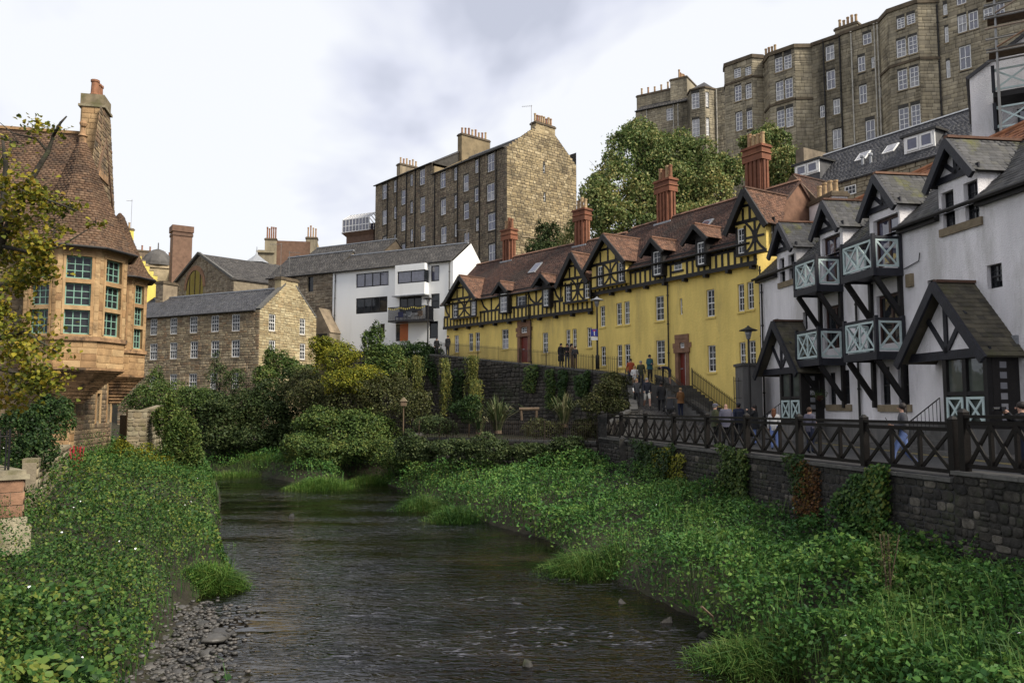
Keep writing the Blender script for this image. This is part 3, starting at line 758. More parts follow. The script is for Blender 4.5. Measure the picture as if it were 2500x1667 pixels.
for i in range(int((KE.L + 20) / .9)):
    u = -8.8 + i * .9
    mb = MB(); mb.fbox(KE, u, u + .885, -.3, .13 + random.uniform(-.004, .004), -.125, .0)
    if i == 0: kerb = thing('kerb', 'stone kerb along the footway before the white houses', None, KE.P(u, 0)); tag(kerb, kind='structure')
    mb.build('kerb_stone', M['kerb'], kerb)
for o_ in (.22, .40):
    mb = MB(); mb.quad(KE.P(-7, .005, o_), KE.P(KE.L + 12, .005, o_), KE.P(KE.L + 12, .005, o_ + .07), KE.P(-7, .005, o_ + .07))
    tag(mb.build('road_marking', M['yline']), label='double yellow line beside the kerb', kind='structure')
# ------------------------------------------------------------------ shared building bits
def pots(mb_parent, fc, u0, u1, off, z, n, mat, h=.75, r=.13, kinds=None):
    for i in range(n):
        u = u0 + (u1 - u0) * ((i + .5) / n)
        hh = h * random.uniform(.85, 1.15)
        MB().lathe(fc.P(u, z - .05, off), [(r * 1.1, 0), (r * 1.15, .12), (r * .9, .16), (r * .8, hh * .85), (r * .98, hh * .88), (r * .98, hh), (r * .62, hh), (r * .55, hh - .1)], 10).build('chimney_pot', kinds[i % len(kinds)] if kinds else mat, mb_parent)
def ribbed_chimney(parent, fc, u, off, z0, z1, w, d, npots, kinds):
    mb = MB(); zt = z1 - .95
    mb.fbox(fc, u - w / 2 + .1, u + w / 2 - .1, z0, zt, off - d / 2 + .1, off + d / 2 - .1)
    nr = max(3, int(round(w / .38)))
    for i in range(nr):                       # projecting brick ribs
        uc = u - w / 2 + .1 + (w - .2) * (i + .5) / nr
        for o_, s in ((off + d / 2 - .1, 1), (off - d / 2 + .1, -1)):
            mb.fbox(fc, uc - .085, uc + .085, z0, zt, min(o_, o_ + s * .1), max(o_, o_ + s * .1))
    nd = max(2, int(round(d / .38)))
    for i in range(nd):
        oc = off - d / 2 + .1 + (d - .2) * (i + .5) / nd
        for uu, s in ((u + w / 2 - .1, 1), (u - w / 2 + .1, -1)):
            mb.fbox(fc, min(uu, uu + s * .1), max(uu, uu + s * .1), z0, zt, oc - .085, oc + .085)
    ch = mb.build('chimney', M['brick'], parent)
    cp = MB()
    for k, (e, a, b) in enumerate(((.04, 0, .34), (.0, .34, .42), (.07, .42, .5), (.02, .5, .78), (.10, .78, .88), (.06, .88, .95))):
        cp.fbox(fc, u - w / 2 - e, u + w / 2 + e, zt + a, zt + b, off - d / 2 - e, off + d / 2 + e)
    cp.build('cap', M['brick'], ch)
    pots(ch, fc, u - w / 2 + .06, u + w / 2 - .06, off, z1, npots, None, .95, .15, kinds)
    fl = MB(); fl.fbox(fc, u - w / 2 - .12, u + w / 2 + .12, z0 + .1, z0 + .42, off + d / 2, off + d / 2 + .06); fl.build('flashing', M['lead'], ch)
    return ch
class Roof:
    """front slope: z at distance off from the facade"""
    def __init__(s, ze, oe, zr, orr): s.ze, s.oe, s.zr, s.orr = ze, oe, zr, orr
    def z(s, off): return s.ze + (s.zr - s.ze) * (s.oe - off) / (s.oe - s.orr)
    def off(s, z): return s.oe - (z - s.ze) / (s.zr - s.ze) * (s.oe - s.orr)
def main_roof(parent, fc, u0, u1, rf, back, mat, tw, th, under, name='roof', skip=None, limit=300, minpx=10, ridge=None, piece='tile'):
    mb = MB()
    slab(mb, fc.P(u0, rf.ze, rf.oe), fc.P(u1, rf.ze, rf.oe), fc.P(u1, rf.zr, rf.orr), fc.P(u0, rf.zr, rf.orr), .12)
    slab(mb, fc.P(u0, rf.ze, back), fc.P(u1, rf.ze, back), fc.P(u1, rf.zr, rf.orr - .002), fc.P(u0, rf.zr, rf.orr - .002), .12)
    r = mb.build(name, under, parent)
    slates(r, piece, fc.P(u0, rf.ze, rf.oe), fc.P(u1, rf.ze, rf.oe), fc.P(u1, rf.zr, rf.orr), fc.P(u0, rf.zr, rf.orr), mat, tw, th, .025, limit, skip, 0, minpx)
    m2 = MB()
    k = max(1, int((u1 - u0) / .45))
    for i in range(k):
        a, b = u0 + (u1 - u0) * i / k, u0 + (u1 - u0) * (i + 1) / k
        c = fc.P((a + b) / 2, rf.zr + .03, rf.orr)
        m2.prism([c - fc.U * ((b - a) / 2 - .01) + fc.Nn * .16 - UP * .06, c - fc.U * ((b - a) / 2 - .01) + UP * .09, c - fc.U * ((b - a) / 2 - .01) - fc.Nn * .16 - UP * .06], fc.U * (b - a - .02))
    m2.build('ridge', ridge or mat, r)
    return r
def cross_gable(parent, fc, u0, u1, zf, ua, za, of, rf, tmat, wall, barge, under, bw=.12, bh=.32, ov=.45, tw=.2, th=.16, name='gable', zwall=None, limit=0, minpx=1e9, ridge=None, uo=.35):
    """front gable or dormer: wall triangle, two slopes running back into the main roof, bargeboards"""
    g = MB()
    g.prism([fc.P(u0, zf, of), fc.P(u1, zf, of), fc.P(ua, za, of)], -fc.Nn * .2)
    if zwall is not None: g.fbox(fc, u0, u1, zwall, zf, of - .2, of)
    gb = g.build(name, wall, parent)
    sl = (za - zf) / max(ua - u0, .01); sr = (za - zf) / max(u1 - ua, .01)
    e = .12
    L, R = (u0 - uo, zf - uo * sl + e), (u1 + uo, zf - uo * sr + e)
    A = (ua, za + e + .02)
    oa = max(rf.off(A[1]), rf.orr)
    for (uf, zff), side in ((L, -1), (R, 1)):
        ob = rf.off(zff)
        ob = min(ob, of + ov - .05)
        p = [fc.P(uf, zff, of + ov), fc.P(uf, zff, ob), fc.P(A[0], A[1], oa), fc.P(A[0], A[1], of + ov)]
        m = MB(); slab(m, p[0], p[1], p[2], p[3], .07)
        r = m.build('gable_roof', under, gb)
        q = p if side > 0 else [p[1], p[0], p[3], p[2]]
        slates(gb, 'tile' if limit == 0 else 'slate', q[0], q[1], q[2], q[3], tmat, tw, th, .022, limit, None, .003, minpx)
        b = MB(); a_ = fc.P(uf, zff - .16, of + ov + .02); c_ = fc.P(A[0], A[1] - .16, of + ov + .02)
        d = (c_ - a_).normalized()
        b.box((a_ + c_) / 2, d * ((c_ - a_).length / 2 + .04), fc.Nn * (bw / 2 + side * .003), d.cross(fc.Nn) * (bh / 2))
        b.build('bargeboard', barge, gb)
    m = MB(); m.beam(fc.P(A[0], A[1] + .04, of + ov), fc.P(A[0], A[1] + .04, oa), .2, .09); m.build('ridge', ridge or tmat, gb)
    return gb
def curve_beam(parent, fc, pts, w, off, mat, name='brace', t=.07):
    mb = MB()
    for (a, b) in zip(pts[:-1], pts[1:]):
        p, q = fc.P(a[0], a[1], off), fc.P(b[0], b[1], off)
        d = (q - p).normalized()
        mb.box((p + q) / 2, d * ((q - p).length / 2 + w * .18), fc.Nn * t, d.cross(fc.Nn) * (w / 2))
    mb.build(name, mat, parent)
def pipe(parent, fc, u, z0, z1, off=.12, mat=None, r=.05, bend=None):
    mb = MB(); pts = [fc.P(u, z0, off), fc.P(u, z1, off)]
    if bend: pts.append(fc.P(u + bend[0], z1 + bend[1], off + bend[2]))
    mb.tube(pts, r, 6)
    for k in range(int((z1 - z0) / 1.8) + 1): mb.lathe(fc.P(u, z0 + .2 + k * 1.8, off), [(r * 1.5, 0), (r * 1.5, .08)], 6)
    mb.build('drainpipe', mat or M['pipe'], parent)
# ------------------------------------------------------------------ yellow half-timbered terrace
yel = thing('timbered_terrace', 'long yellow half-timbered terrace with brown tiled roof and tall brick chimneys', 'house', YR.P(0, 0))
gm = [M['glass'], M['glass'], M['glass_cur'], M['glass'], M['glass_bl']]
def yellow_half(fc, zb, wins_low, wins_up, doors, eave_px, ridge_px, gables, dormers, pipes, u_end):
    L = fc.L
    ze = sum(fc.uz(p, .5)[1] for p in eave_px) / len(eave_px)
    zr = sum(fc.uz(p, -3.6)[1] for p in ridge_px) / len(ridge_px)
    rf = Roof(ze, .55, zr, -3.6)
    low = [fc.rect(*w) for w in wins_low]
    dr = [fc.rect(*d) for d in doors]
    holes = low + dr
    w = MB(); wall_mesh(w, fc, 0, L, -1.0, zb, holes, .2)
    w.quad(fc.P(0, -1, 0), fc.P(0, -1, -7.2), fc.P(0, ze, -7.2), fc.P(0, ze, 0))
    w.quad(fc.P(L, -1, 0), fc.P(L, -1, -7.2), fc.P(L, ze, -7.2), fc.P(L, ze, 0))
    w.quad(fc.P(0, -1, -7.2), fc.P(L, -1, -7.2), fc.P(L, ze, -7.2), fc.P(0, ze, -7.2))
    w.build('wall', M['yellow'], yel)
    for uu in (0, L): MB().add([fc.P(uu, ze, 0), fc.P(uu, ze, -7.2), fc.P(uu, zr - .1, -3.6)], [(0, 1, 2)]).build('tile_hung_gable', M['tile_d'], yel)
    for r in low:
        wd_ = r[1] - r[0]
        if wd_ < .42: window(yel, fc, r, M['wpaint'], M['glass'], cols=1, rows=2, reveal=.16)
        else: window(yel, fc, r, M['wpaint'], random.choice(gm), cols=2 if wd_ < 1.0 else 3, rows=4, reveal=.16, sill=M['yellow'], upper=M['glass'] if random.random() < .6 else None)
    # jettied timber storey
    JO = .26
    GO = .64
    gbs = []
    for (p0, p1, pa) in gables:
        ua, za = fc.uz(pa, GO + .4); u0, z0 = fc.uz(p0, GO + .4); u1, z1 = fc.uz(p1, GO + .4)
        zf = (z0 + z1) / 2 + .12; hw = (max(u0, u1) - min(u0, u1)) / 2 - .3
        gbs.append((ua, min(hw, (za - zf) * .95), zf, za))
    dms = [(*fc.uz(pa, GO + .3), hw) for (pa, hw, _) in dormers]
    zr1 = zb + .98
    def w_off(p, q):
        r = fc.rect(p, q, GO); c = (r[0] + r[1]) / 2
        for (ua, hw, zf, za) in gbs:
            if abs(c - ua) < hw + .15: return r, GO
        for (ua, za, hw) in dms:
            if abs(c - ua) < .8: return r, GO
        return fc.rect(p, q, JO), JO
    upo = [w_off(p, q) for p, q in wins_up]
    up = [r for r, _ in upo]; upj = [r for r, o in upo if o == JO]
    w = MB(); wall_mesh(w, fc, 0, L, zb, ze + .35, upj, .1, JO)
    w.quad(fc.P(0, zb, 0), fc.P(L, zb, 0), fc.P(L, zb, JO), fc.P(0, zb, JO))
    for uu in (0, L): w.quad(fc.P(uu, zb, 0), fc.P(uu, zb, JO), fc.P(uu, ze + .35, JO), fc.P(uu, ze + .35, 0))
    w.build('jetty_wall', M['yellow'], yel)
    T = M['timber']
    def tb(u0, u1, z0, z1, name='beam', t=.05): MB().fbox(fc, u0, u1, z0, z1, JO - .02, JO + t).build(name, T, yel)
    tb(-.1, L + .1, zb - .02, zb + .22, 'bressumer', .09)
    tb(0, L, zr1 - .02, zr1 + .14, 'rail', .06)
    for u in np.arange(.25, L, 1.75):          # joist ends under the jetty
        MB().fbox(fc, u - .1, u + .1, zb - .2, zb, -.02, JO + .1).build('joist_end', T, yel)
    k = int(L / .46)
    for i in range(k + 1):
        u = L * i / k
        if any(r[0] - .03 < u < r[1] + .03 and r[2] < zr1 - .15 for r in upj): continue
        tb(u - .07, u + .07, zb + .22, zr1 - .02, 'stud', .05 + random.uniform(-.005, .005))
    ups = sorted(up)
    for r, o in upo:
        top = r[3] + .1; d_ = o - JO
        def tw(u0, u1, z0, z1, name, t): MB().fbox(fc, u0, u1, z0, z1, o - .02, o + t).build(name, T, yel)
        lo = max(r[2] - .1, zr1 + .14) if o == JO else r[2]
        tw(r[0] - .13, r[0], lo, top, 'post', .055); tw(r[1], r[1] + .13, lo, top, 'post', .055)
        if o == JO: tw(r[0] - .15, r[1] + .15, r[2] - .14, r[2], 'window_beam', .065)
        sm = (r[3] - r[2]) < 1.15
        window(yel, fc, r, M['wpaint'], random.choice(gm), off=o, cols=2, rows=2 if sm else 4, reveal=.07, sash=not sm)
    # panels between the windows: post and two curved braces
    ed = [0] + [x for r in ups for x in (r[0] - .15, r[1] + .15)] + [L]
    ztp = ze + .3
    for a, b in zip(ed[::2], ed[1::2]):
        if b - a < .55: continue
        n = max(1, int(round((b - a) / 2.6)))
        for i in range(n):
            p, q = a + (b - a) * i / n, a + (b - a) * (i + 1) / n
            mid = (p + q) / 2
            tb(mid - .07, mid + .07, zr1 + .14, ztp, 'post', .05)
            if i: tb(p - .07, p + .07, zr1 + .14, ztp, 'post', .052)
            if q - p > 1.0:
                hh = min(1.5, ztp - zr1 - .15); s = min(.9, (q - p) / 2 - .1)
                for sg, base in ((1, p), (-1, q)):
                    pts = [(base + sg * s * f, zr1 + .14 + hh * (1 - (1 - f) ** 2.2)) for f in (0, .3, .6, .85)]
                    pts = [(base + sg * s * (1 - (1 - t) ** .5) , zr1 + .14 + hh * (1 - t)) for t in (0, .35, .7, 1.0)]
                    curve_beam(yel, fc, pts, .15, JO + .02, T, t=.022)
    tb(0, L, ze + .1, ze + .35, 'wall_plate', .07)
    ro = main_roof(yel, fc, -.12 if fc is YR else 0, L + (.35 if fc is YL else .0), rf, -7.6, M['tile_y'], .24, .17, M['tile_y'], minpx=1e9, ridge=M['tile_d'])
    MB().tube([fc.P(0, ze - .05, .68), fc.P(L, ze - .05, .68)], .07, 6).build('gutter', M['pipe'], yel)
    for (ua, hw, zf, za) in gbs:                # big timbered gables
        gb = cross_gable(yel, fc, ua - hw, ua + hw, zf, ua, za - .15, GO, rf, M['tile_d'], M['yellow'], M['timber'], M['timber'])
        hol = [r for r, o in upo if o == GO and abs((r[0] + r[1]) / 2 - ua) < hw + .15]
        zl_ = min([zr1] + [r[2] - .12 for r in hol])
        w = MB(); wall_mesh(w, fc, ua - hw, ua + hw, zl_, zf + .002, hol, .1, GO)
        for uu in (ua - hw, ua + hw): w.quad(fc.P(uu, zl_, JO - .1), fc.P(uu, zl_, GO), fc.P(uu, zf, GO), fc.P(uu, zf, -.8))
        w.quad(fc.P(ua - hw, zl_, JO), fc.P(ua + hw, zl_, JO), fc.P(ua + hw, zl_, GO), fc.P(ua - hw, zl_, GO)); w.build('bay_wall', M['yellow'], gb)
        def gt(a, b, w_=.15, nm='timber'): curve_beam(gb, fc, [a, b], w_, GO + .025, T, nm, .02)
        H = za - zf
        for f in (.5,): gt((ua - hw * (1 - f), zf + H * f), (ua + hw * (1 - f), zf + H * f), .15, 'collar')
        gt((ua, zf), (ua, za - .3), .15, 'king_post')
        for s in (-.45, .45): gt((ua + s * hw, zf), (ua + s * hw, zf + H * .42), .13, 'post')
        gt((ua - hw, zf + .02), (ua + hw, zf + .02), .2, 'tie_beam'); gt((ua - hw, zl_ + .06), (ua + hw, zl_ + .06), .16, 'rail')
        ins = sorted([r[1] for r in hol if r[1] < ua + .2] + [ua - hw])[-1] + .13, sorted([r[0] for r in hol if r[0] > ua - .2] + [ua + hw])[0] - .13
        zb_, zt_ = zl_ + .14, zf - .08; cu, zc_ = (ins[0] + ins[1]) / 2, (zl_ + zf) / 2; sx_ = (ins[1] - ins[0]) / 2
        for sg in (-1, 1):                       # crossed curved braces below the tie
            for q0 in (zb_, zt_):
                curve_beam(gb, fc, [(cu + sg * (.06 + (sx_ - .06) * (1 - t) ** 1.8), q0 + (zc_ - q0) * t) for t in (0, .3, .62, 1.0)], .13, GO + .02, T, 'brace', .022)
        gt((cu, zb_), (cu, zt_), .13, 'post'); gt((ins[0], zc_), (ins[1], zc_), .13, 'cross_rail')
    for (ua, za, hw) in dms:                     # gablets over tall windows
        hol = [r for r, o in upo if o == GO and abs((r[0] + r[1]) / 2 - ua) < .8]
        zf = za - hw * 1.05; zl_ = min([zr1 + .3] + [r[2] - .1 for r in hol])
        gb = cross_gable(yel, fc, ua - hw, ua + hw, zf, ua, za - .1, GO, rf, M['tile_d'], M['timber'], M['timber'], M['timber'], ov=.35, bh=.24, uo=.25, name='gablet')
        c = (hol[0][0] + hol[0][1]) / 2 if hol else ua; hh = (hol[0][1] - hol[0][0]) / 2 + .16 if hol else hw
        w = MB(); wall_mesh(w, fc, c - hh, c + hh, zl_, zf + .1, [(a_, b_, c_, min(d_, zf + .05)) for a_, b_, c_, d_ in hol], .1, GO)
        for uu in (c - hh, c + hh): w.quad(fc.P(uu, zl_, JO - .1), fc.P(uu, zl_, GO), fc.P(uu, zf + .1, GO), fc.P(uu, zf + .1, -1.6))
        w.quad(fc.P(c - hh, zl_, JO), fc.P(c + hh, zl_, JO), fc.P(c + hh, zl_, GO), fc.P(c - hh, zl_, GO)); w.build('dormer_wall', M['timber'], gb)
    for r in dr:                               # red doors in dressed stone surrounds
        zt = r[3]; u0, u1, z0 = r[0], r[1], r[2]
        dz = z0 + 2.0
        d = MB(); d.fbox(fc, u0 + .3, u1 - .06, z0, dz, -.2, -.14); dd = d.build('door', M['door_red'], yel)
        MB().fbox(fc, u0 + .06, u0 + .3, z0, dz, -.2, -.15).build('side_panel', M['wpaint'], dd)
        MB().fbox(fc, (u0 + u1) / 2 + .1, (u0 + u1) / 2 + .35, z0 + 1.0, z0 + 1.07, -.14, -.12).build('letter_plate', M['lead'], dd)
        window(yel, fc, (u0 + .15, u1 - .15, dz + .3, zt - .18), M['wpaint'], M['glass'], cols=3, rows=2, reveal=.14, sash=False)
        s = MB()
        s.fbox(fc, u0 - .22, u0 + .06, z0, zt + .05, -.2, .06); s.fbox(fc, u1 - .06, u1 + .22, z0, zt + .05, -.2, .06)
        s.fbox(fc, u0 - .22, u1 + .22, zt + .05, zt + .32, -.2, .075); s.fbox(fc, u0 - .3, u1 + .3, dz, dz + .28, -.2, .11)
        s.fbox(fc, u0 + .06, u1 - .06, zt - .18, zt + .05, -.2, .05)
        s.fbox(fc, u0 - .42, u0 - .22, zt - .5, zt - .2, -.1, .055); s.fbox(fc, u1 + .22, u1 + .42, zt - .5, zt - .2, -.1, .055)
        s.fbox(fc, u0 + .06, u0 + .15, dz + .28, zt - .18, -.2, .05); s.fbox(fc, u1 - .15, u1 - .06, dz + .28, zt - .18, -.2, .05)
        s.build('door_surround', M['pinkstone'], dd)
    for (p, z0) in pipes:
        u, _ = fc.uz(p); pipe(yel, fc, u, z0, zb - .1, .12); pipe(yel, fc, u, zb, ze - .2, JO + .13)
    return rf
ZR = lambda Z, *rs: [(Z(a, c), Z(b, d)) for (a, b, c, d) in rs]
rfL = yellow_half(YL, 8.32,
    ZR(Zg, (205, 243, 1110, 1255), (327, 365, 1092, 1245), (383, 423, 1085, 1242), (608, 667, 1058, 1225), (955, 1003, 1088, 1260), (1155, 1192, 1063, 1225), (1210, 1247, 1055, 1225), (1335, 1375, 1042, 1210)),
    ZR(Zg, (198, 235, 830, 960), (352, 390, 815, 940), (598, 655, 755, 912), (745, 815, 775, 863), (965, 1008, 715, 860), (1158, 1197, 672, 825), (1318, 1357, 640, 795)),
    ZR(Zg, (762, 840, 1020, 1340)), [Zg(640, 770), Zg(900, 722)], [Zg(430, 505), Zg(1200, 340), Zg(800, 425)],
    [(Zg(75, 845), Zg(345, 775), Zg(250, 600)), (Zg(1085, 660), Zg(1345, 605), Zg(1200, 400))],
    [(Zg(592, 655), .62, 0), (Zg(942, 585), .62, 0)], [(Zg(868, 1100), 4.8)], 0)
rfR = yellow_half(YR, 9.38,
    ZR(Zh, (203, 242, 1088, 1247), (327, 370, 1065, 1235), (387, 430, 1053, 1228), (627, 692, 1012, 1200), (813, 834, 1030, 1155), (1018, 1080, 962, 1170), (1258, 1307, 920, 1130), (1330, 1380, 903, 1113), (210, 247, 1397, 1545), (333, 373, 1385, 1555), (390, 435, 1380, 1550), (632, 700, 1350, 1538))
    + ZR(Zi, (1285, 1362, 560, 815), (1590, 1648, 530, 785), (1678, 1745, 515, 750)),
    ZR(Zh, (188, 225, 785, 935), (345, 387, 755, 903), (612, 670, 670, 850), (770, 830, 745, 815), (950, 1003, 600, 770), (1260, 1310, 495, 690), (1465, 1530, 430, 635)),
    ZR(Zi, (1003, 1085, 505, 945)), [Zh(540, 800), Zh(1180, 625)], [Zh(370, 510), Zh(900, 375), Zh(1250, 270)],
    [(Zh(125, 780), Zh(430, 725), Zh(228, 538)), (Zh(1168, 500), Zh(1465, 390), Zh(1308, 182))],
    [(Zh(598, 568), .75, 0), (Zh(925, 465), .75, 0)], [(Zh(735, 1200), 2.9), (Zh(1442, 1000), 1.6)], 0)
def px_chimney(fc, rf, x, ytop, ybase, wpx, npots, kinds, off=-3.6, d=.75):
    u, zt = fc.uz((x, ytop), off); Y = fc.P(u, 0, off).y
    w = wpx * Y / F
    ribbed_chimney(yel, fc, u, off, rf.zr - .7, zt, w, d, npots, kinds)
C1, C2 = M['clay'], M['clay_red']
px_chimney(YL, rfL, 1243, 561, 650, 36, 3, [C2, C2, C1])
px_chimney(YL, rfL, 1421, 512, 612, 40, 3, [C1])
px_chimney(YR, rfR, 1625, 440, 566, 52, 4, [C2, C1, C2, C1])
px_chimney(YR, rfR, 1846, 360, 470, 60, 4, [C1, C1, C1])
for p, fc, rf in ((Zg(880, 540), YL, rfL), (Zh(985, 440), YR, rfR)):      # roof lights
    u, _ = fc.uz(p, -1.5)
    m = MB(); a = -1.2; b = -2.1
    slab(m, fc.P(u - .4, rf.z(a) + .14, a), fc.P(u + .4, rf.z(a) + .14, a), fc.P(u + .4, rf.z(b) + .14, b), fc.P(u - .4, rf.z(b) + .14, b), .1)
    k = m.build('roof_light', M['lead'], yel)
    MB().quad(fc.P(u - .33, rf.z(a - .08) + .148, a - .08), fc.P(u + .33, rf.z(a - .08) + .148, a - .08), fc.P(u + .33, rf.z(b + .08) + .148, b + .08), fc.P(u - .33, rf.z(b + .08) + .148, b + .08)).build('pane', M['glass_sky'], k)
# rear wing with its little timbered gable, right of the last chimney
u, z = YR.uz(Zj(1405, 1040), -5.0)
cross_gable(yel, YR, u - 1.2, u + 1.2, z - 1.5, u, z - .1, -5.0, Roof(rfR.zr - 2.5, -5.0, rfR.zr + 2, -9), M['tile_y'], M['yellow'], M['wood'], M['timber'], name='rear_gable')
m = MB(); m.fbox(YR, u - 1.3, u + 1.5, 8, z - 1.5, -9.0, -5.05); m.build('rear_wing', M['tile_d'], yel)
slates(yel, 'tile', YR.P(u - 1.3, z - 3.6, -5.02), YR.P(u + 1.5, z - 3.6, -5.02), YR.P(u + 1.5, z - 1.5, -5.05), YR.P(u - 1.3, z - 1.5, -5.05), M['tile_d'], .24, .17, .025, 0, None, 0, 1e9)
# ------------------------------------------------------------------ white terrace on the right
whi = thing('white_terrace', 'white harled terrace with black gables and pale green crossed balconies', 'house', WHI.P(6, 0))
W = WHI; ZE = 8.5; UE = W.L + 26  # unseen end of the terrace lengthened to shade the near railing
rfW = Roof(ZE, .28, 12.2, -3.9)
H = M['harl']
wr = lambda Z, *rs: [W.rect(Z(a, c), Z(b, d)) for (a, b, c, d) in rs]
darkw = wr(Zl, (200, 240, 880, 1065), (270, 318, 850, 1040), (145, 190, 1345, 1420), (378, 412, 1290, 1425), (1330, 1390, 1045, 1140)) + \
        wr(Zm, (700, 805, 755, 1060), (890, 1010, 670, 1000), (1080, 1208, 1375, 1580)) + \
        wr(Zn, (572, 628, 500, 745), (668, 735, 480, 740), (972, 1045, 455, 745), (1108, 1190, 440, 745))
doors_up = [W.rect(Zl(530, 705), Zl(672, 1060)), W.rect(Zl(925, 560), Zl(1118, 940)), W.rect(Zl(540, 1240), Zl(690, 1568)), W.rect(Zl(945, 1150), Zl(1135, 1530))]
up_holes = [r for r in darkw + doors_up]
over = [r for r in up_holes if r[3] >= ZE + .1]
mb = MB()
wall_mesh(mb, W, 0, UE, -.5, ZE, [(a, b, c, min(d, ZE)) for a, b, c, d in up_holes], .24)
mb.quad(W.P(0, -.5, 0), W.P(0, -.5, -7.8), W.P(0, ZE, -7.8), W.P(0, ZE, 0))
mb.quad(W.P(UE, -.5, 0), W.P(UE, -.5, -7.8), W.P(UE, ZE, -7.8), W.P(UE, ZE, 0))
mb.quad(W.P(0, -.5, -7.8), W.P(UE, -.5, -7.8), W.P(UE, ZE, -7.8), W.P(0, ZE, -7.8))
for uu in (0, UE): mb.add([W.P(uu, ZE, 0), W.P(uu, ZE, -7.8), W.P(uu, 12.1, -3.9)], [(0, 1, 2)])
mb.build('wall', H, whi)
for r in darkw:
    window(whi, W, r, M['bpaint'], M['glass'], cols=2 if r[1] - r[0] < 1.2 else 3, rows=4, reveal=.2, fw=.05, panes=(r[3] - r[2] > .9), sill=None)
for rs in ((0, 1), (5, 6), (8, 9), (10, 11)):
    a, b = darkw[rs[0]], darkw[rs[1]]
    MB().fbox(W, min(a[0], b[0]) - .15, max(a[1], b[1]) + .15, min(a[2], b[2]) - .28, min(a[2], b[2]), -.1, .08).build('sill', M['ashlar'], whi)
for r in doors_up:
    d = window(whi, W, r, M['door_br'], M['glass_sky'] if r[3] > 7 else M['glass'], cols=2, rows=1, reveal=.2, fw=.11, bar=.13, sash=False, panes=True)
    d.name = 'glazed_door'
DM = []
for (pa, fl, fr) in ((Zl(190, 600), Zl(110, 875), Zl(300, 775)), (Zl(525, 432), Zl(428, 730), Zl(655, 620)), (Zl(920, 232), Zl(795, 575), Zl(1095, 450)), (Zm(725, 300), Zm(540, 745), Zm(975, 560))):
    ua, za = W.uz(pa, .4); u0, z0 = W.uz(fl, .4); u1, z1 = W.uz(fr, .4)
    DM.append((ua, za, abs(u1 - u0) / 2 - .2, (z0 + z1) / 2 + .15))
# main roof: slates below, pantiles towards the ridge, open where the dormers stand
r = MB(); oS = -.9; zS = rfW.z(oS)
slab(r, W.P(-.1, zS, oS), W.P(UE, zS, oS), W.P(UE, 12.2, -3.9), W.P(-.1, 12.2, -3.9), .12)
slab(r, W.P(-.1, ZE, -8.1), W.P(UE, ZE, -8.1), W.P(UE, 12.2, -3.902), W.P(-.1, 12.2, -3.902), .12)
seg = subtract((-.1, UE), [(d[0] - d[2] + .1, d[0] + d[2] - .1) for d in DM])
for a, b in seg: slab(r, W.P(a, ZE, .28), W.P(b, ZE, .28), W.P(b, zS, oS - .002), W.P(a, zS, oS - .002), .12)
roof = r.build('roof', M['slate'], whi)
oM = -2.6; zM = rfW.z(oM)
def in_dormer(p):
    q = Vector((p.x, p.y)) - W.A; u, o_ = q.dot(W.d), q.dot(W.n)
    return p.y < 22 or (o_ > oS - .1 and any(abs(u - d[0]) < d[2] - .1 for d in DM))
slates(roof, 'slate', W.P(-.1, ZE, .28), W.P(UE, ZE, .28), W.P(UE, zM, oM), W.P(-.1, zM, oM), M['slate_moss'], .3, .2, .022, 300, in_dormer)
slates(roof, 'pantile', W.P(-.1, zM, oM), W.P(UE, zM, oM), W.P(UE, 12.2, -3.9), W.P(-.1, 12.2, -3.9), M['pantile'], .23, .28, .06, 300, lambda p: p.y < 22, stagger=False)
mb = MB(); mb.tube([W.P(-.1, 12.24, -3.9), W.P(UE, 12.24, -3.9)], .13, 8); mb.build('ridge', M['pantile'], roof)
for a, b in subtract((-.15, UE), [(d[0] - d[2] + .1, d[0] + d[2] - .1) for d in DM[1:3]]): MB().tube([W.P(a, ZE - .02, .36), W.P(b, ZE - .02, .36)], .075, 8).build('gutter', M['timber'], whi)
for a, b in seg: MB().fbox(W, a, b, ZE - .2, ZE - .02, .02, .24).build('fascia', M['timber'], whi)
for (ua, za, hw, zf) in DM:
    g = cross_gable(whi, W, ua - hw + .12, ua + hw - .12, zf, ua, za - .15, .03, rfW, M['slate_moss'], H, M['timber_blue'], M['timber'], bw=.12, bh=.28, ov=.36, tw=.26, th=.19, name='dormer', zwall=None, limit=70, minpx=9, ridge=M['tile_d'], uo=.2)
    hol = [(a, b, max(c, ZE), d) for a, b, c, d in over if ua - hw < (a + b) / 2 < ua + hw]
    m = MB(); wall_mesh(m, W, ua - hw + .12, ua + hw - .12, ZE - .005, zf, hol, .24, .03)
    for s in (-1, 1):
        uu = ua + s * (hw - .12)
        m.add([W.P(uu, ZE, .03), W.P(uu, zf, .03), W.P(uu, zf, rfW.off(zf)), W.P(uu, ZE, .0)], [(0, 1, 2, 3)])
    m.build('dormer_wall', H, g)
    def tm(a, b, w_=.16, nm='timber'): curve_beam(g, W, [a, b], w_, .07, M['timber_blue'], nm, .03)
    tm((ua - hw, zf + .03), (ua + hw, zf + .03), .24, 'tie_beam'); tm((ua, zf + .1), (ua, za - .35), .16, 'king_post')
    for s in (-1, 1): tm((ua, zf + .12), (ua + s * hw * .5, zf + (za - zf) * .42), .15, 'strut')
    for o_ in (.25, .5):                         # purlin ends under the overhang
        for s in (-.45, .45): MB().fbox(W, ua + s * hw * 2 * .5 - .06, ua + s * hw * 2 * .5 + .06, zf + (za - zf) * .5 - .14, zf + (za - zf) * .5, .03, .34).build('purlin', M['timber'], g) if o_ == .25 else None
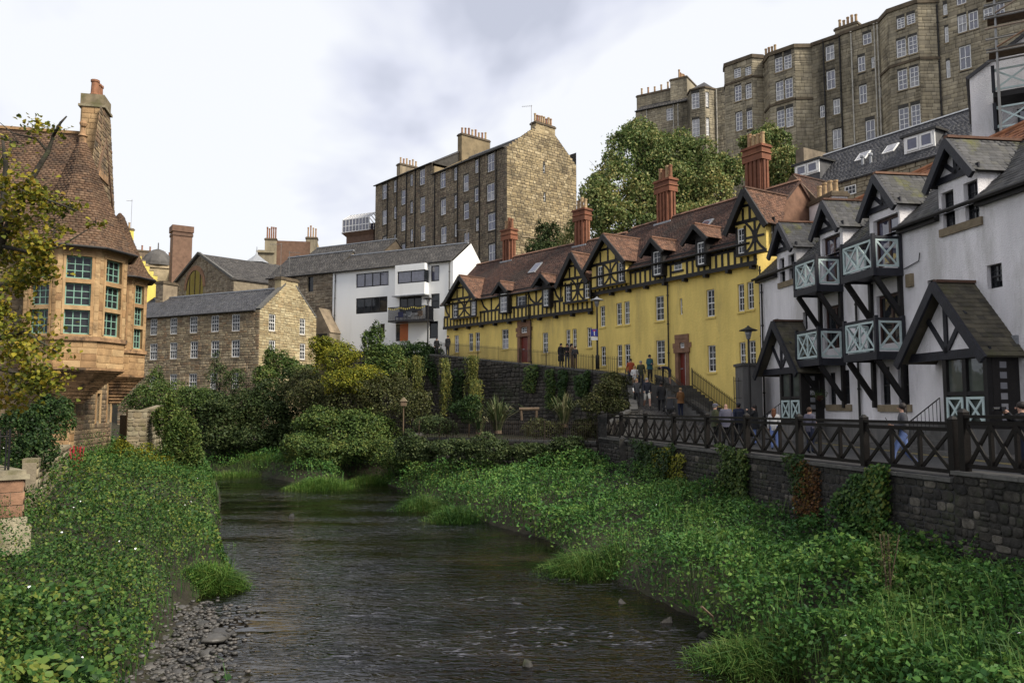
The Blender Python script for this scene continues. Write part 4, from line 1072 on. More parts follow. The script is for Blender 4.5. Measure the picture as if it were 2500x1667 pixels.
# balconies
TB, MI = M['timber_blue'], M['mint']
def xpanel(parent, a, b, z0, z1, n):
    """pale frame with n crosses between plan points a and b"""
    a, b = Vector(a), Vector(b); d = (b - a).normalized(); L = (b - a).length
    P = lambda t, z: Vector((a.x + d.x * t, a.y + d.y * t, z))
    up = Vector((d.y, -d.x, 0))
    mb = MB()
    def bar(p, q, w=.075, t=.05): mb.beam(p, q, t, w, up.cross((q - p).normalized()) if False else (q - p).cross(up))
    def st(p, q, w, t):
        dd = (q - p).normalized(); mb.box((p + q) / 2, dd * ((q - p).length / 2), up * (t / 2), dd.cross(up) * (w / 2))
    st(P(0, z0), P(L, z0), .08, .05); st(P(0, z1), P(L, z1), .08, .05)
    for i in range(n + 1): st(P(L * i / n, z0 - .04), P(L * i / n, z1 + .04), .08, .046)
    for i in range(n):
        st(P(L * i / n, z0), P(L * (i + 1) / n, z1), .075, .036); st(P(L * i / n, z1), P(L * (i + 1) / n, z0), .075, .030)
    o = mb.build('crossed_panel', MI, parent)
    wm = MB()
    for t in np.arange(.08, L, .09): wm.box(P(t, (z0 + z1) / 2) - up * .04, (.004, 0, 0), (0, .004, 0), (0, 0, (z1 - z0) / 2))
    for z in np.arange(z0 + .06, z1, .09): wm.box(P(L / 2, z) - up * .04, d.to_3d() * (L / 2) if hasattr(d, 'to_3d') else d * (L / 2), up * .003, UP * .004)
    return o
def balcony(px_wall, px_out, px_far, zfl, zrail, zw):
    u1, _ = W.uz((px_wall, 700)); p = 1.22
    u0 = W.uz((px_far, 700), p)[0]
    b = MB(); b.fbox(W, u0, u1, zfl - .22, zfl - .06, .0, p); b.fbox(W, u0 - .06, u1 + .06, zfl - .3, zfl, p - .06, p + .06); b.fbox(W, u1 - .06, u1 + .06, zfl - .3, zfl, .02, p - .07); b.fbox(W, u0 - .06, u0 + .06, zfl - .3, zfl, .02, p - .07)
    root = b.build('balcony', TB, whi)
    for uu, oo in ((u0, p), (u1, p), (u1, .1), (u0, .1)):
        MB().fbox(W, uu - .065, uu + .065, zfl, zrail + .12, oo - .065, oo + .065).build('post', TB, root)
    MB().fbox(W, u0 + .065, u1 - .065, zrail - .06, zrail + .03, p - .05, p + .05).build('rail', TB, root)
    for uu in (u0, u1): MB().fbox(W, uu - .05, uu + .05, zrail - .06, zrail + .03, .165, p - .065).build('rail', TB, root)
    xpanel(root, W.P(u0 + .1, 0, p), W.P(u1 - .1, 0, p), zfl + .1, zrail - .12, 2)
    xpanel(root, W.P(u1, 0, p - .1), W.P(u1, 0, .2), zfl + .1, zrail - .12, 1)
    xpanel(root, W.P(u0, 0, p - .1), W.P(u0, 0, .2), zfl + .1, zrail - .12, 1)
    for uu in (u0 + .1, u1 - .1):
        MB().beam(W.P(uu, zfl - .3, p - .08), W.P(uu, zw, .1), .15, .2).build('strut', M['timber'], root)
        MB().fbox(W, uu - .08, uu + .08, zw - .35, zfl - .3, .0, .15).build('wall_post', M['timber'], root)
pb = lambda x: 1840 + x * .3189
for (xw, xo, xf) in ((684, 500, 318), (1148, 928, 686)):
    balcony(pb(xw), pb(xo), pb(xf), 6.95, 8.18, 5.15)
    balcony(pb(xw), pb(xo), pb(xf), 3.7, 4.98, 1.9)
# porches with big gables
def porch(pl, pr, pa, pdoor_first):
    p = 1.25
    u0, zl = W.uz(pl, p); u1, zr_ = W.uz(pr, p); ua, za = W.uz(pa, p)
    u0, u1 = min(u0, u1), max(u0, u1); zf = (zl + zr_) / 2 + .1; ua = (u0 + u1) / 2
    rp = Roof(zf, 1.0, za + 6, 1.0 - .001)
    g = MB(); g.prism([W.P(u0 + .3, zf, p - .15), W.P(u1 - .3, zf, p - .15), W.P(ua, za - .3, p - .15)], -W.Nn * (p - .15))
    gb = g.build('porch', H, whi)
    for s, uf in ((-1, u0), (1, u1)):
        q = [W.P(uf, zf - .1, p + .25), W.P(uf, zf - .1, 0), W.P(ua, za, 0), W.P(ua, za, p + .25)]
        m = MB(); slab(m, *q, .08); m.build('porch_roof', M['slate_br'], gb)
        qq = q if s > 0 else [q[1], q[0], q[3], q[2]]
        slates(gb, 'slate', *qq, M['slate_br'], .28, .2, .02, 120, None, .004)
        a_, c_ = W.P(uf, zf - .2, p + .29), W.P(ua, za - .12, p + .29); d = (c_ - a_).normalized()
        b = MB(); b.box((a_ + c_) / 2, d * ((c_ - a_).length / 2 + .05), W.Nn * (.05 + .003 * s), d.cross(W.Nn) * .15); b.build('bargeboard', TB, gb)
    MB().beam(W.P(ua, za + .04, p + .2), W.P(ua, za + .04, 0), .22, .09).build('ridge', M['tile_d'], gb)
    def tm(a, b, w_=.17, nm='timber'): curve_beam(gb, W, [a, b], w_, p - .12, TB, nm, .035)
    tm((u0 + .2, zf + .05), (u1 - .2, zf + .05), .3, 'tie_beam'); tm((ua, zf + .15), (ua, za - .4), .17, 'king_post')
    for s in (-1, 1): tm((ua, zf + .15), (ua + s * (u1 - u0) * .22, zf + (za - zf) * .55), .16, 'strut')
    # glazed box under one half, doorway under the other
    ub0, ub1 = ua - .2, u1 - .45
    z0 = 1.0
    MB().fbox(W, ub0 - .3, ub1 + .3, -.2, z0 - .12, 0, p - .16).build('plinth', M['grey_render'], gb)
    fr = W.shift(p - .2)
    ar = W.U
    bx = MB()
    for uu in (ub0, (ub0 + ub1) / 2, ub1): bx.fbox(W, uu - .09, uu + .09, z0 - .12, zf, p - .32, p - .14)
    bx.fbox(W, ub0, ub1, z0 + .95, z0 + 1.08, p - .31, p - .15); bx.fbox(W, ub0, ub1, z0 - .12, z0 + .0, p - .31, p - .15); bx.fbox(W, ub0, ub1, zf - .12, zf, p - .31, p - .15)
    bx.fbox(W, ub1 - .1, ub1 + .1, z0 - .12, zf, 0, p - .32); bx.fbox(W, ub0 - .1, ub0 + .1, z0 - .12, zf, 0, p - .32)
    bb = bx.build('glazed_screen', M['timber'], gb)
    for a, b in ((ub0, (ub0 + ub1) / 2), ((ub0 + ub1) / 2, ub1)):
        MB().quad(W.P(a, z0, p - .25), W.P(b, z0, p - .25), W.P(b, zf - .1, p - .25), W.P(a, zf - .1, p - .25)).build('pane', M['glass_bl'], bb)
        xpanel(gb, W.P(a + .12, 0, p - .13), W.P(b - .12, 0, p - .13), z0 + .06, z0 + .86, 1)
    for k in range(6):                            # glass blocks in the side of the porch
        z = z0 + .15 + k * .33
        MB().fbox(W, ub1 + .1, ub1 + .115, z, z + .2, .45, .68).build('glass_block', M['glass_cur'], gb)
    d0, d1 = ub0 - 1.25, ub0 - .3
    d = MB(); d.fbox(W, d0, d1, z0, z0 + 2.0, .02, .07); dd = d.build('door', M['door_br'], gb)
    MB().fbox(W, d0 - .12, d1 + .12, z0, z0 + 2.1, .0, .015).build('door_frame', M['ashlar'], dd)
    MB().lathe(W.P(d1 - .1, z0 + 2.2, .25), [(.02, .2), (.1, .17), (.12, 0), (.04, -.03)], 10).build('porch_lamp', M['wpaint'], gb)
    for i in range(5):
        MB().fbox(W, d0 - .3, d1 + .1, -.05 + .12, z0 - i * .19 - .02, .0 + i * .3, .3 + i * .3 - .004).build('step', M['kerb'], gb)
    # hand rail
    rl = MB(); a, b = W.P(d0 - .35, z0 + .9, .15), W.P(d0 - .35, .95, 1.5)
    rl.tube([W.P(d0 - .35, z0, .15), a, b, W.P(d0 - .35, .1, 1.5)], .025, 6)
    for t in np.linspace(.1, .9, 8):
        q = a.lerp(b, t); rl.tube([q, q - UP * .8], .012, 5)
    rl.build('hand_rail', M['iron'], gb)
porch(Zn(1150, 425), Zn(1815, 372), Zl(1405, 1070), True)
porch(Zn(45, 525), Zn(368, 497), Zn(187, 108), True)
u, z = W.uz(Zl(1205, 1050)); MB().fbox(W, u - .18, u + .18, z - .25, z + .25, 0, .12).build('meter_box', M['ashlar'], whi)
u, z = W.uz(Zn(1985, 265)); MB().fbox(W, u - .25, u + .25, z - .2, z + .2, 0, .08).build('vent', M['lead'], whi)
pipe(whi, W, W.uz(Zn(822, 600))[0], .3, 6.2, .1); pipe(whi, W, W.uz(Zl(70, 1300))[0] + .12, .3, 8.2, .1)
MB().tube([W.P(W.uz(Zl(1160, 980))[0], 6.9, .05), W.P(W.uz(Zl(1275, 945))[0], 7.05, .05), W.P(W.uz(Zl(1285, 905))[0], 7.35, .06)], .02, 5).build('cable', M['pipe'], whi)
# plinth course along the wall foot
MB().fbox(W, 0.02, UE, -.4, 1.05, 0, .06).build('plinth', M['grey_render'], whi)
# lower rendered wall that closes the gap to the yellow terrace
gw = thing('cement_wall', 'grey cement stub wall between the yellow terrace and the white houses', 'wall', W.P(-.2, 0, .6))
fa = Fac(at(*Zi(1628, 1100), 41.5)[:2], at(*Zi(1810, 1100), 41.5)[:2])
MB().fbox(fa, 0, fa.L, -.3, fa.uz(Zi(1640, 755))[1], -1.4, 0).build('wall', M['grey_render'], gw)
MB().fbox(fa, -.08, fa.L + .08, fa.uz(Zi(1640, 755))[1], fa.uz(Zi(1640, 755))[1] + .14, -1.48, .08).build('coping', M['kerb'], gw)
# ------------------------------------------------------------------ generic gabled stone block seen on its corner
def edges_rect(a, b): return lambda z: (a, b)
def aerial(parent, p, h=1.6, d=(1, 0, 0)):
    d = Vector(d); p = Vector(p); mb = MB(); mb.tube([p, p + UP * h], .025, 5)
    q = p + UP * (h * .95); mb.tube([q - d * .1, q + d * 1.1], .018, 4)
    s = d.cross(UP)
    for i in range(6): mb.tube([q + d * (i * .2) - s * .28, q + d * (i * .2) + s * .28], .01, 4)
    mb.build('aerial', M['steel'], parent)
def stack(parent, fc, u0, u1, z0, z1, o0, o1, mat, npots, pm, kinds=None, stone=None, h=.8):
    mb = MB(); mb.fbox(fc, u0, u1, z0, z1 - .3, o0, o1)
    c = mb.build('chimney', mat, parent)
    cp = MB(); cp.fbox(fc, u0 - .1, u1 + .1, z1 - .3, z1 - .12, o0 - .1, o1 + .1); cp.fbox(fc, u0 - .02, u1 + .02, z1 - .12, z1, o0 - .02, o1 + .02); cp.build('cap', M['ashlar_dk'], c)
    if stone is not None: masonry(c, fc, z0, z1 - .3, edges_rect(u0, u1), [], stone, .5, .26, .02, off=o1, limit=40)
    al = (u1 - u0) > (o1 - o0)
    if al: pots(c, fc, u0 + .1, u1 - .1, (o0 + o1) / 2, z1, npots, pm, h, .15, kinds)
    else:
        f2 = Fac(fc.P((u0 + u1) / 2, 0, o1)[:2], fc.P((u0 + u1) / 2, 0, o0)[:2])
        pots(c, f2, .1, f2.L - .1, 0, z1, npots, pm, h, .15, kinds)
    return c
# ---- tall tenement in the middle
tA = at(1237, 600, 88.0); dirL = Vector((-.85, 1)).normalized(); dirG = Vector((1, .85)).normalized()
TF = Fac(tA[:2], (tA.x + dirL.x * 28.3, tA.y + dirL.y * 28.3)); TG = Fac(tA[:2], (tA.x + dirG.x * 11, tA.y + dirG.y * 11))
TF = Fac(tA[:2], tuple(Vector(tA[:2]) + dirL * TF.uz((915, 600))[0])); TG = Fac(tA[:2], tuple(Vector(tA[:2]) + dirG * TG.uz((1408, 560))[0]))
ten = thing('tenement', 'tall brown rubble tenement with long chimney stacks above the white house', 'house', TF.P(0, 10))
ze1 = TF.uz(Ze(575, 332), .2)[1]; us = TF.uz(Ze(20, 520))[0]; ze2 = TF.uz(Zd(672, 635), .2)[1]
ze2 = (ze2 + TF.uz(Zd(1110, 462), .2)[1]) / 2
zg = TG.uz(Ze(870, 190))[1]; zg2 = ze2 + (zg - ze1) * .95
BD = TG.L; hb = 11.0
twin = []
for a, b, c, d in ((732, 764, 630, 742), (820, 838, 600, 690), (877, 908, 672, 785), (946, 964, 553, 642), (1018, 1057, 515, 633), (1175, 1215, 532, 657), (1281, 1306, 500, 600), (1353, 1392, 557, 683), (1442, 1466, 440, 543), (1537, 1590, 395, 530),
                   (732, 764, 827, 937), (820, 838, 800, 892), (877, 908, 870, 985), (946, 964, 762, 850), (1022, 1058, 727, 845), (1178, 1218, 742, 863), (1283, 1306, 710, 812), (1355, 1394, 772, 897), (1437, 1466, 655, 762), (1532, 1590, 622, 755),
                   (733, 765, 1032, 1140), (821, 838, 1010, 1098), (878, 910, 1085, 1180), (947, 965, 972, 1065), (1024, 1060, 945, 1062), (1180, 1222, 953, 1077), (1285, 1307, 930, 1030), (1358, 1396, 1000, 1120), (1447, 1470, 885, 985), (1540, 1595, 850, 980), (1545, 1597, 1085, 1215)):
    twin.append(TF.rect(Zd(a, c), Zd(b, d)))
mb = MB(); wall_mesh(mb, TF, 0, us, hb, ze1, [r for r in twin if r[1] < us + .2], .2); wall_mesh(mb, TF, us, TF.L, hb, ze2, [r for r in twin if r[0] > us - .2], .2)
P = TF.P
gw_ = [TG.rect(Ze(865, 475), Ze(880, 535)), TG.rect(Ze(868, 692), Ze(884, 752))]
wall_mesh(mb, TG, 0, BD, hb, ze1, gw_, .2)
mb.add([TG.P(0, ze1), TG.P(BD, ze1), TG.P(BD * .62, zg), TG.P(BD * .42, zg)], [(0, 1, 2, 3)])
mb.quad(P(0, hb, -BD), P(TF.L, hb, -BD), P(TF.L, ze2, -BD), P(0, ze2, -BD)); mb.quad(P(TF.L, hb, 0), P(TF.L, hb, -BD), P(TF.L, ze2, -BD), P(TF.L, ze2, 0))
mb.add([P(TF.L, ze2, 0), P(TF.L, ze2, -BD), P(TF.L, zg2, -BD / 2)], [(0, 1, 2)])
mb.prism([P(us - .05, ze1, -.05), P(us - .05, ze1, -BD + .05), P(us - .05, zg - .5, -BD / 2)], -TF.U * .5); mb.prism([P(us + .1, ze2, -.05), P(us + .1, ze2, -BD + .05), P(us + .1, zg2 - .5, -BD / 2)], TF.U * .5); mb.quad(P(us, ze2 - 1, 0), P(us, ze2 - 1, -BD), P(us, ze1, -BD), P(us, ze1, 0))
mb.build('wall', M['mortar_dark'], ten)
masonry(ten, TF, hb + 5, ze1, edges_rect(0, us), [(a - .02, b + .02, c, d) for a, b, c, d in twin if b < us + .2], M['ten'], .52, .27, .02, limit=130)
masonry(ten, TF, hb + 5, ze2, edges_rect(us, TF.L), [(a - .02, b + .02, c, d) for a, b, c, d in twin if a > us - .2], M['ten'], .52, .27, .02, limit=20)
def ge(z):
    if z <= ze1: return (0, BD)
    t = (z - ze1) / (zg - ze1); return (BD * .42 * t + .05, BD - BD * .38 * t - .05)
masonry(ten, TG, hb + 4, zg, ge, gw_, M['ten_gable'], .6, .29, .03, limit=150)
for r in twin:
    big = r[1] - r[0] > 1.1
    window(ten, TF, r, M['wpaint'], random.choice([M['glass_sky'], M['glass_cur'], M['glass_sky']]), cols=2 if big else 1, rows=2, fw=.09, bar=.05, reveal=.14, sill=M['ashlar_dk'], upper=M['glass_sky'])
for r in gw_: window(ten, TG, r, M['wpaint'], M['glass'], cols=1, rows=2, reveal=.15)
# roofs
def gable_roof(parent, fc, u0, u1, ze, zr, depth, mat, tw, th, over=.2, under=None, orr=None, vis=True):
    o2 = -depth / 2 if orr is None else orr
    r = MB(); slab(r, fc.P(u0, ze, over), fc.P(u1, ze, over), fc.P(u1, zr, o2), fc.P(u0, zr, o2), .12)
    slab(r, fc.P(u0, ze, -depth - over), fc.P(u1, ze, -depth - over), fc.P(u1, zr, o2 - .002), fc.P(u0, zr, o2 - .002), .12)
    ro = r.build('roof', under or mat, parent)
    a, b = (u0, u1) if True else (u1, u0)
    slates(ro, 'slate', fc.P(a, ze, over), fc.P(b, ze, over), fc.P(b, zr, o2), fc.P(a, zr, o2), mat, tw, th, .025, 0, None, .002, 1e9)
    MB().beam(fc.P(u0, zr + .04, o2), fc.P(u1, zr + .04, o2), .3, .12).build('ridge', M['lead'], ro)
    MB().tube([fc.P(u0, ze - .05, over + .08), fc.P(u1, ze - .05, over + .08)], .08, 6).build('gutter', M['pipe'], ro)
    return ro
gable_roof(ten, TF, .3, us, ze1, zg - .3, BD, M['slate_far'], .35, .28); gable_roof(ten, TF, us, TF.L + .1, ze2, zg2 - .3, BD, M['slate_far'], .35, .28)
mb = MB(); mb.prism([P(us + .06, ze2 - .5, -.02), P(us + .06, ze2 - .5, -BD), P(us + .06, ze1 + .1, -BD), P(us + .06, zg - .1, -BD / 2), P(us + .06, ze1 + .1, -.02)], -TF.U * .4); q = mb.build('party_wall', M['ten_gable'], ten)
zc = TF.uz(Zd(1200, 280), -BD / 2)[1] - 1.0
stack(ten, TF, us - .45, us + .45, ze1, zc, -BD / 2 - 3.4, -BD / 2 + 1.3, M['ten_gable'], 8, None, [M['clay'], M['clay'], M['clay_red'], M['clay']], h=1.0)
u2 = TF.uz(Zd(900, 490), -BD / 2)[0]; zc = TF.uz(Zd(900, 478), -BD / 2)[1]
stack(ten, TF, u2 - .45, u2 + .45, zg2 - 1.2, zc, -BD / 2 - 2.4, -BD / 2 + 1, M['ten'], 6, None, [M['clay']], h=1.0)
zc = TG.uz(Ze(840, 150))[1]
stack(ten, TG, BD * .40, BD * .68, zg - 1.0, zc, -.9, .02, M['ten_gable'], 8, None, [M['clay'], M['clay_red'], M['clay'], M['clay']], stone=M['ten_gable'], h=1.0)
aerial(ten, TG.P(BD * .37, zg, -.4), 2.4, (-1, .2, 0)); aerial(ten, TF.P(us, zc - 1, -BD / 2 - 3.8), 3.2, (-1, .2, 0))
for x in (773, 845, 918, 985, 1135, 1310, 1478, 1605): pipe(ten, TF, TF.uz(Zd(x, 900))[0], hb + 3, (ze1 if TF.uz(Zd(x, 900))[0] < us else ze2) - .1, .1, r=.07)
MB().beam(TG.P(BD * .2, TG.uz(Ze(700, 1025))[1], .06), TG.P(BD * .7, TG.uz(Ze(830, 1035))[1], .06), .12, .2).build('string_course', M['ashlar'], ten)
# ---- three-storey stone house by the river bend
hA = at(633, 800, 72.0); d1 = Vector((-2.03, 1)).normalized(); d2 = Vector((1, 2.03)).normalized()
HF = Fac(hA[:2], tuple(Vector(hA[:2]) + d1 * 18.5)); HG = Fac(hA[:2], tuple(Vector(hA[:2]) + d2 * 7.6))
HG = Fac(hA[:2], tuple(Vector(hA[:2]) + d2 * HG.uz((772, 800))[0]))
sh = thing('stone_house', 'honey stone house with white sash windows and slate roof by the river bend', 'house', HF.P(0, -2))
ze = HF.uz(Zc(1045, 805))[1]; GD = HG.L
za = HG.uz(Zc(1270, 585))[1] - .35
hw_ = [HF.rect(Zc(a, c), Zc(b, d)) for a, b, c, d in ((210, 262, 872, 998), (362, 415, 865, 990), (512, 570, 855, 982), (676, 734, 847, 973), (834, 894, 838, 967), (206, 262, 1063, 1187), (360, 414, 1053, 1180), (516, 572, 1045, 1175), (675, 735, 1040, 1170), (831, 893, 1035, 1166), (203, 247, 1313, 1420), (360, 411, 1295, 1410), (506, 565, 1292, 1420), (668, 722, 1287, 1412), (832, 885, 1288, 1405))]
hg = [HG.rect(Zc(a, c), Zc(b, d)) for a, b, c, d in ((1118, 1166, 838, 967), (1354, 1395, 872, 995), (1118, 1165, 1037, 1165), (1354, 1395, 1063, 1185))]
mb = MB(); wall_mesh(mb, HF, 0, HF.L, -3, ze, hw_, .16); wall_mesh(mb, HG, 0, GD, -3, ze, hg, .16)
mb.add([HG.P(0, ze), HG.P(GD, ze), HG.P(GD * .60, za + .1), HG.P(GD * .42, za + .1)], [(0, 1, 2, 3)])
mb.quad(HF.P(0, -3, -GD), HF.P(HF.L, -3, -GD), HF.P(HF.L, ze, -GD), HF.P(0, ze, -GD)); mb.quad(HF.P(HF.L, -3, 0), HF.P(HF.L, -3, -GD), HF.P(HF.L, ze, -GD), HF.P(HF.L, ze, 0))
mb.add([HF.P(HF.L, ze, 0), HF.P(HF.L, ze, -GD), HF.P(HF.L, za, -GD / 2)], [(0, 1, 2)])
mb.build('wall', M['mortar'], sh)
masonry(sh, HF, -1, ze, edges_rect(0, HF.L), hw_, M['house'], .5, .23, .03, limit=170)
masonry(sh, HG, -1, za, lambda z: (0, GD) if z < ze else (GD * .42 * (z - ze) / (za - ze), GD - GD * .4 * (z - ze) / (za - ze)), hg, M['house_gable'], .5, .23, .03, limit=130)
for r in hw_: window(sh, HF, r, M['wpaint'], M['glass'], cols=3, rows=4, fw=.07, reveal=.10, sill=M['ashlar'], lintel=M['ashlar'])
for r in hg: window(sh, HG, r, M['wpaint'], M['glass'], cols=3, rows=4, fw=.07, reveal=.10, sill=M['ashlar'])
gable_roof(sh, HF, .45, HF.L, ze, za - .25, GD, M['slate'], .33, .24)
sk = MB()
for s, (u, t) in enumerate(((0, .42), (GD, .6))):           # stone skews on the gable
    sk.beam(HG.P(u, ze + .1, -.2), HG.P(GD * t, za + .05, -.2), .5, .18)
sk.build('skew', M['kerb'], sh)
stack(sh, HG, GD * .34, GD * .64, za - 1.2, HG.uz(Zc(1270, 560))[1], -.75, .02, M['house_gable'], 0, M['clay'], stone=M['house_gable'])
u, z = HF.uz(Zc(300, 640), -GD / 2); stack(sh, HF, HF.L - 2.3, HF.L - 1.2, za - 1, z + .6, -GD / 2 - .9, -GD / 2 + .9, M['mill'], 0, M['clay'], stone=M['mill'])
aerial(sh, HG.P(GD * .4, za + 1, -.5), 3.0, (-1, 0, 0)); aerial(sh, HG.P(GD * .55, za + 1, -.5), 2.4, (.9, .2, 0))
# ---- white modern house
wA = at(1106, 700, 76.0); d1 = Vector((-1.93, 1)).normalized(); d2 = Vector((1, 1.93)).normalized()
MF = Fac(wA[:2], tuple(Vector(wA[:2]) + d1 * 14.6)); MF = Fac(wA[:2], tuple(Vector(wA[:2]) + d1 * MF.uz((812, 720))[0]))
MG = Fac(wA[:2], tuple(Vector(wA[:2]) + d2 * 6.1)); MG = Fac(wA[:2], tuple(Vector(wA[:2]) + d2 * MG.uz((1183, 640))[0]))
mh = thing('modern_house', 'plain white rendered house with dark windows and a black balcony', 'house', MF.P(0, 5))
ze = MF.uz(Zf(1270, 240))[1]; MD = MG.L; za = MG.uz(Zf(1410, 108))[1]
b0, b1, _, _ = MF.rect(Zf(800, 400), Zf(1058, 480))
b0, b1 = min(b0, b1), max(b0, b1)
wm = {k: MF.rect(Zf(a, c), Zf(b, d)) for k, (a, b, c, d) in dict(a=(532, 780, 330, 438), b=(530, 770, 520, 640), c=(1105, 1168, 277, 397), d=(1105, 1170, 492, 605), e=(1092, 1158, 703, 833), f=(715, 750, 722, 830), g=(863, 1033, 508, 640), h=(835, 930, 722, 855)).items()}
mb = MB(); wall_mesh(mb, MF, 0, MF.L, 4.5, ze, list(wm.values()), .15); wall_mesh(mb, MG, 0, MD, 4.5, ze, [], .1)
mb.add([MG.P(0, ze), MG.P(MD, ze), MG.P(MD * .55, za)], [(0, 1, 2)])
mb.quad(MF.P(0, 2, -MD), MF.P(MF.L, 2, -MD), MF.P(MF.L, ze, -MD), MF.P(0, ze, -MD)); mb.quad(MF.P(MF.L, 2, 0), MF.P(MF.L, 2, -MD), MF.P(MF.L, ze, -MD), MF.P(MF.L, ze, 0)); mb.add([MF.P(MF.L, ze, 0), MF.P(MF.L, ze, -MD), MF.P(MF.L, za, -MD * .5)], [(0, 1, 2)])
mb.build('wall', M['white'], mh)
for k, cols in dict(a=4, b=4, c=1, d=1, e=1, f=1, g=3).items():
    window(mh, MF, wm[k], M['bpaint'], M['glass_sky'] if k in 'ac' else M['glass'], cols=cols, rows=2 if k == 'd' else 1, fw=.09, bar=.1, reveal=.1, sash=False, panes=True)
o = MF.rect(Zf(848, 315), Zf(1056, 410), .8)                  # projecting corner window
bx = MB(); bx.fbox(MF, o[0], o[1] + .3, o[2] - 1.15, o[2], 0, .8); bx.fbox(MF, o[0], o[1] + .3, o[3], ze - .1, 0, .8); bx.fbox(MF, o[1] + .02, o[1] + .3, o[2], o[3], 0, .8); bx.build('oriel', M['white'], mh)
wf = MF.shift(.8)
window(mh, wf, (o[0], o[1], o[2], o[3]), M['bpaint'], M['glass_sky'], cols=2, rows=1, fw=.09, bar=.08, reveal=.1, sash=False, panes=True)
MB().quad(MF.P(o[0], o[2], .1), MF.P(o[0], o[2], .78), MF.P(o[0], o[3], .78), MF.P(o[0], o[3], .1)).build('side_pane', M['glass'], mh)
MB().fbox(MF, o[0] - .05, o[1] + .6, o[2] - 1.25, o[2] - 1.15, 0, .9).build('canopy', M['lead'], mh)
r = wm['h']; MB().fbox(MF, r[0] + .02, r[0] + 1.05, r[2], r[3], -.14, -.08).build('door', M['door_or'], mh); MB().fbox(MF, r[0] + 1.05, r[1], r[2], r[3], -.14, -.1).build('side_light', M['glass'], mh)
o = MF.rect(Zf(775, 590), Zf(1062, 695), 1.5)
bk = MB(); bk.fbox(MF, o[0], o[1], o[2] - .1, o[2] + .05, 0, 1.5); bal = bk.build('balcony', M['bpaint'], mh)
rl = MB(); rl.fbox(MF, o[0], o[1], o[3] - .04, o[3] + .02, 1.44, 1.5); rl.fbox(MF, o[0], o[0] + .06, o[3] - .04, o[3] + .02, 0, 1.44); rl.fbox(MF, o[1] - .06, o[1], o[3] - .04, o[3] + .02, 0, 1.44)
for u in np.arange(o[0], o[1], .08): rl.fbox(MF, u, u + .045, o[2] + .05, o[3] - .04, 1.46, 1.48)
for t in np.arange(.1, 1.45, .08): rl.fbox(MF, o[0], o[0] + .045, o[2] + .05, o[3] - .04, t, t + .02)
rl.build('railing', M['bpaint'], bal)
fl = MB()
for i, u in enumerate(np.linspace(o[0] + .1, o[1] - .1, 18)):
    z = o[3] - .05 - .12 * math.sin((i % 6) / 5 * math.pi)
    fl.add([MF.P(u - .09, z, 1.53), MF.P(u + .09, z, 1.53), MF.P(u, z - .2, 1.53)], [(0, 1, 2)])
fl.build('bunting', M['yellow_far'], bal)
for k, (u, lb) in enumerate(((o[0] + (o[1] - o[0]) * .82, 'blue'), (o[0] + (o[1] - o[0]) * .6, 'grey'), (o[0] + (o[1] - o[0]) * .3, 'wood'))):
    c = MB(); z = o[2] + .05; c.fbox(MF, u - .28, u + .28, z + .4, z + .46, .5, 1.0); c.fbox(MF, u - .28, u + .28, z + .46, z + .95, .45, .5)
    for du in (-.25, .25):
        for oo in (.5, .97): c.fbox(MF, u + du - .02, u + du + .02, z, z + .4, oo - .02, oo + .02)
    tag(c.build('patio_chair', smat('chair_' + lb, dict(blue=(.02, .03, .2), grey=(.35, .38, .42), wood=(.25, .17, .1))[lb])), label=lb + ' chair standing on the black balcony of the white house', cat='chair', group='chairs on the white house balcony')
gable_roof(mh, MF, .15, MF.L + .1, ze, za, MD, M['slate_far'], .35, .28, over=.25)
pipe(mh, MF, MF.uz(Zf(372, 600))[0], 5.5, ze - .2, .1); pipe(mh, MF, MF.uz(Zf(1248, 400))[0], 9, ze - .2, .1)
aerial(mh, MG.P(MD * .5, za, -.3), 1.4, (-1, 0, 0))
# ---- rubble house with one slit window, left of it
rA = at(813, 720, 83.2); RF = Fac(rA[:2], tuple(Vector(rA[:2]) + Vector((-1.93, 1)).normalized() * 6.2)); RF = Fac(rA[:2], tuple(Vector(rA[:2]) + Vector((-1.93, 1)).normalized() * RF.uz((722, 700))[0]))
rh = thing('rubble_house', 'dark rubble house with one slit window between stone house and white house', 'house', RF.P(0, 2))
ze = RF.uz(Zf(300, 335))[1]; zr = RF.uz(Zf(440, 172), -3.2)[1]
rw_ = [RF.rect(Zf(160, 362), Zf(203, 478))]
mb = MB(); wall_mesh(mb, RF, 0, RF.L + 4, 0, ze, rw_, .25)
for k, uu in enumerate((0, RF.L + 4)): mb.quad(RF.P(uu, 0, 0), RF.P(uu, 0, -6.4), RF.P(uu, ze, -6.4), RF.P(uu, ze, 0)); mb.add([RF.P(uu, ze, 0), RF.P(uu, ze, -6.4), RF.P(uu, zr, -3.2)], [(0, 1, 2)])
mb.build('wall', M['mortar'], rh)
masonry(rh, RF, 1, ze, edges_rect(0, RF.L + 4), rw_, M['mill'], .55, .27, .04, limit=150)
window(rh, RF, rw_[0], M['bpaint'], M['glass'], cols=1, rows=1, sash=False, reveal=.22)
gable_roof(rh, RF, -.1, RF.L + 4.1, ze, zr, 6.4, M['slate_far'], .35, .28)
fc_ = RF.shift(2.0); u, z = RF.uz(Zf(245, 600), 2)
mb = MB(); mb.prism([RF.P(u - 1.6, z - 2.6, 2), RF.P(u + 1.6, z - 2.6, 2), RF.P(u, z, 2)], -RF.Nn * 2); mb.fbox(RF, u - 1.5, u + 1.5, 2, z - 2.6, .02, 2); mb.build('lean_to', M['mill'], rh)
MB().fbox(RF, u - 1.2, u + 1.1, z - 5.5, z - 2.7, 2.001, 2.02).build('opening_shade_sheet', M['iron'], rh)  # black sheet on the wall face, painting the shade inside an opening
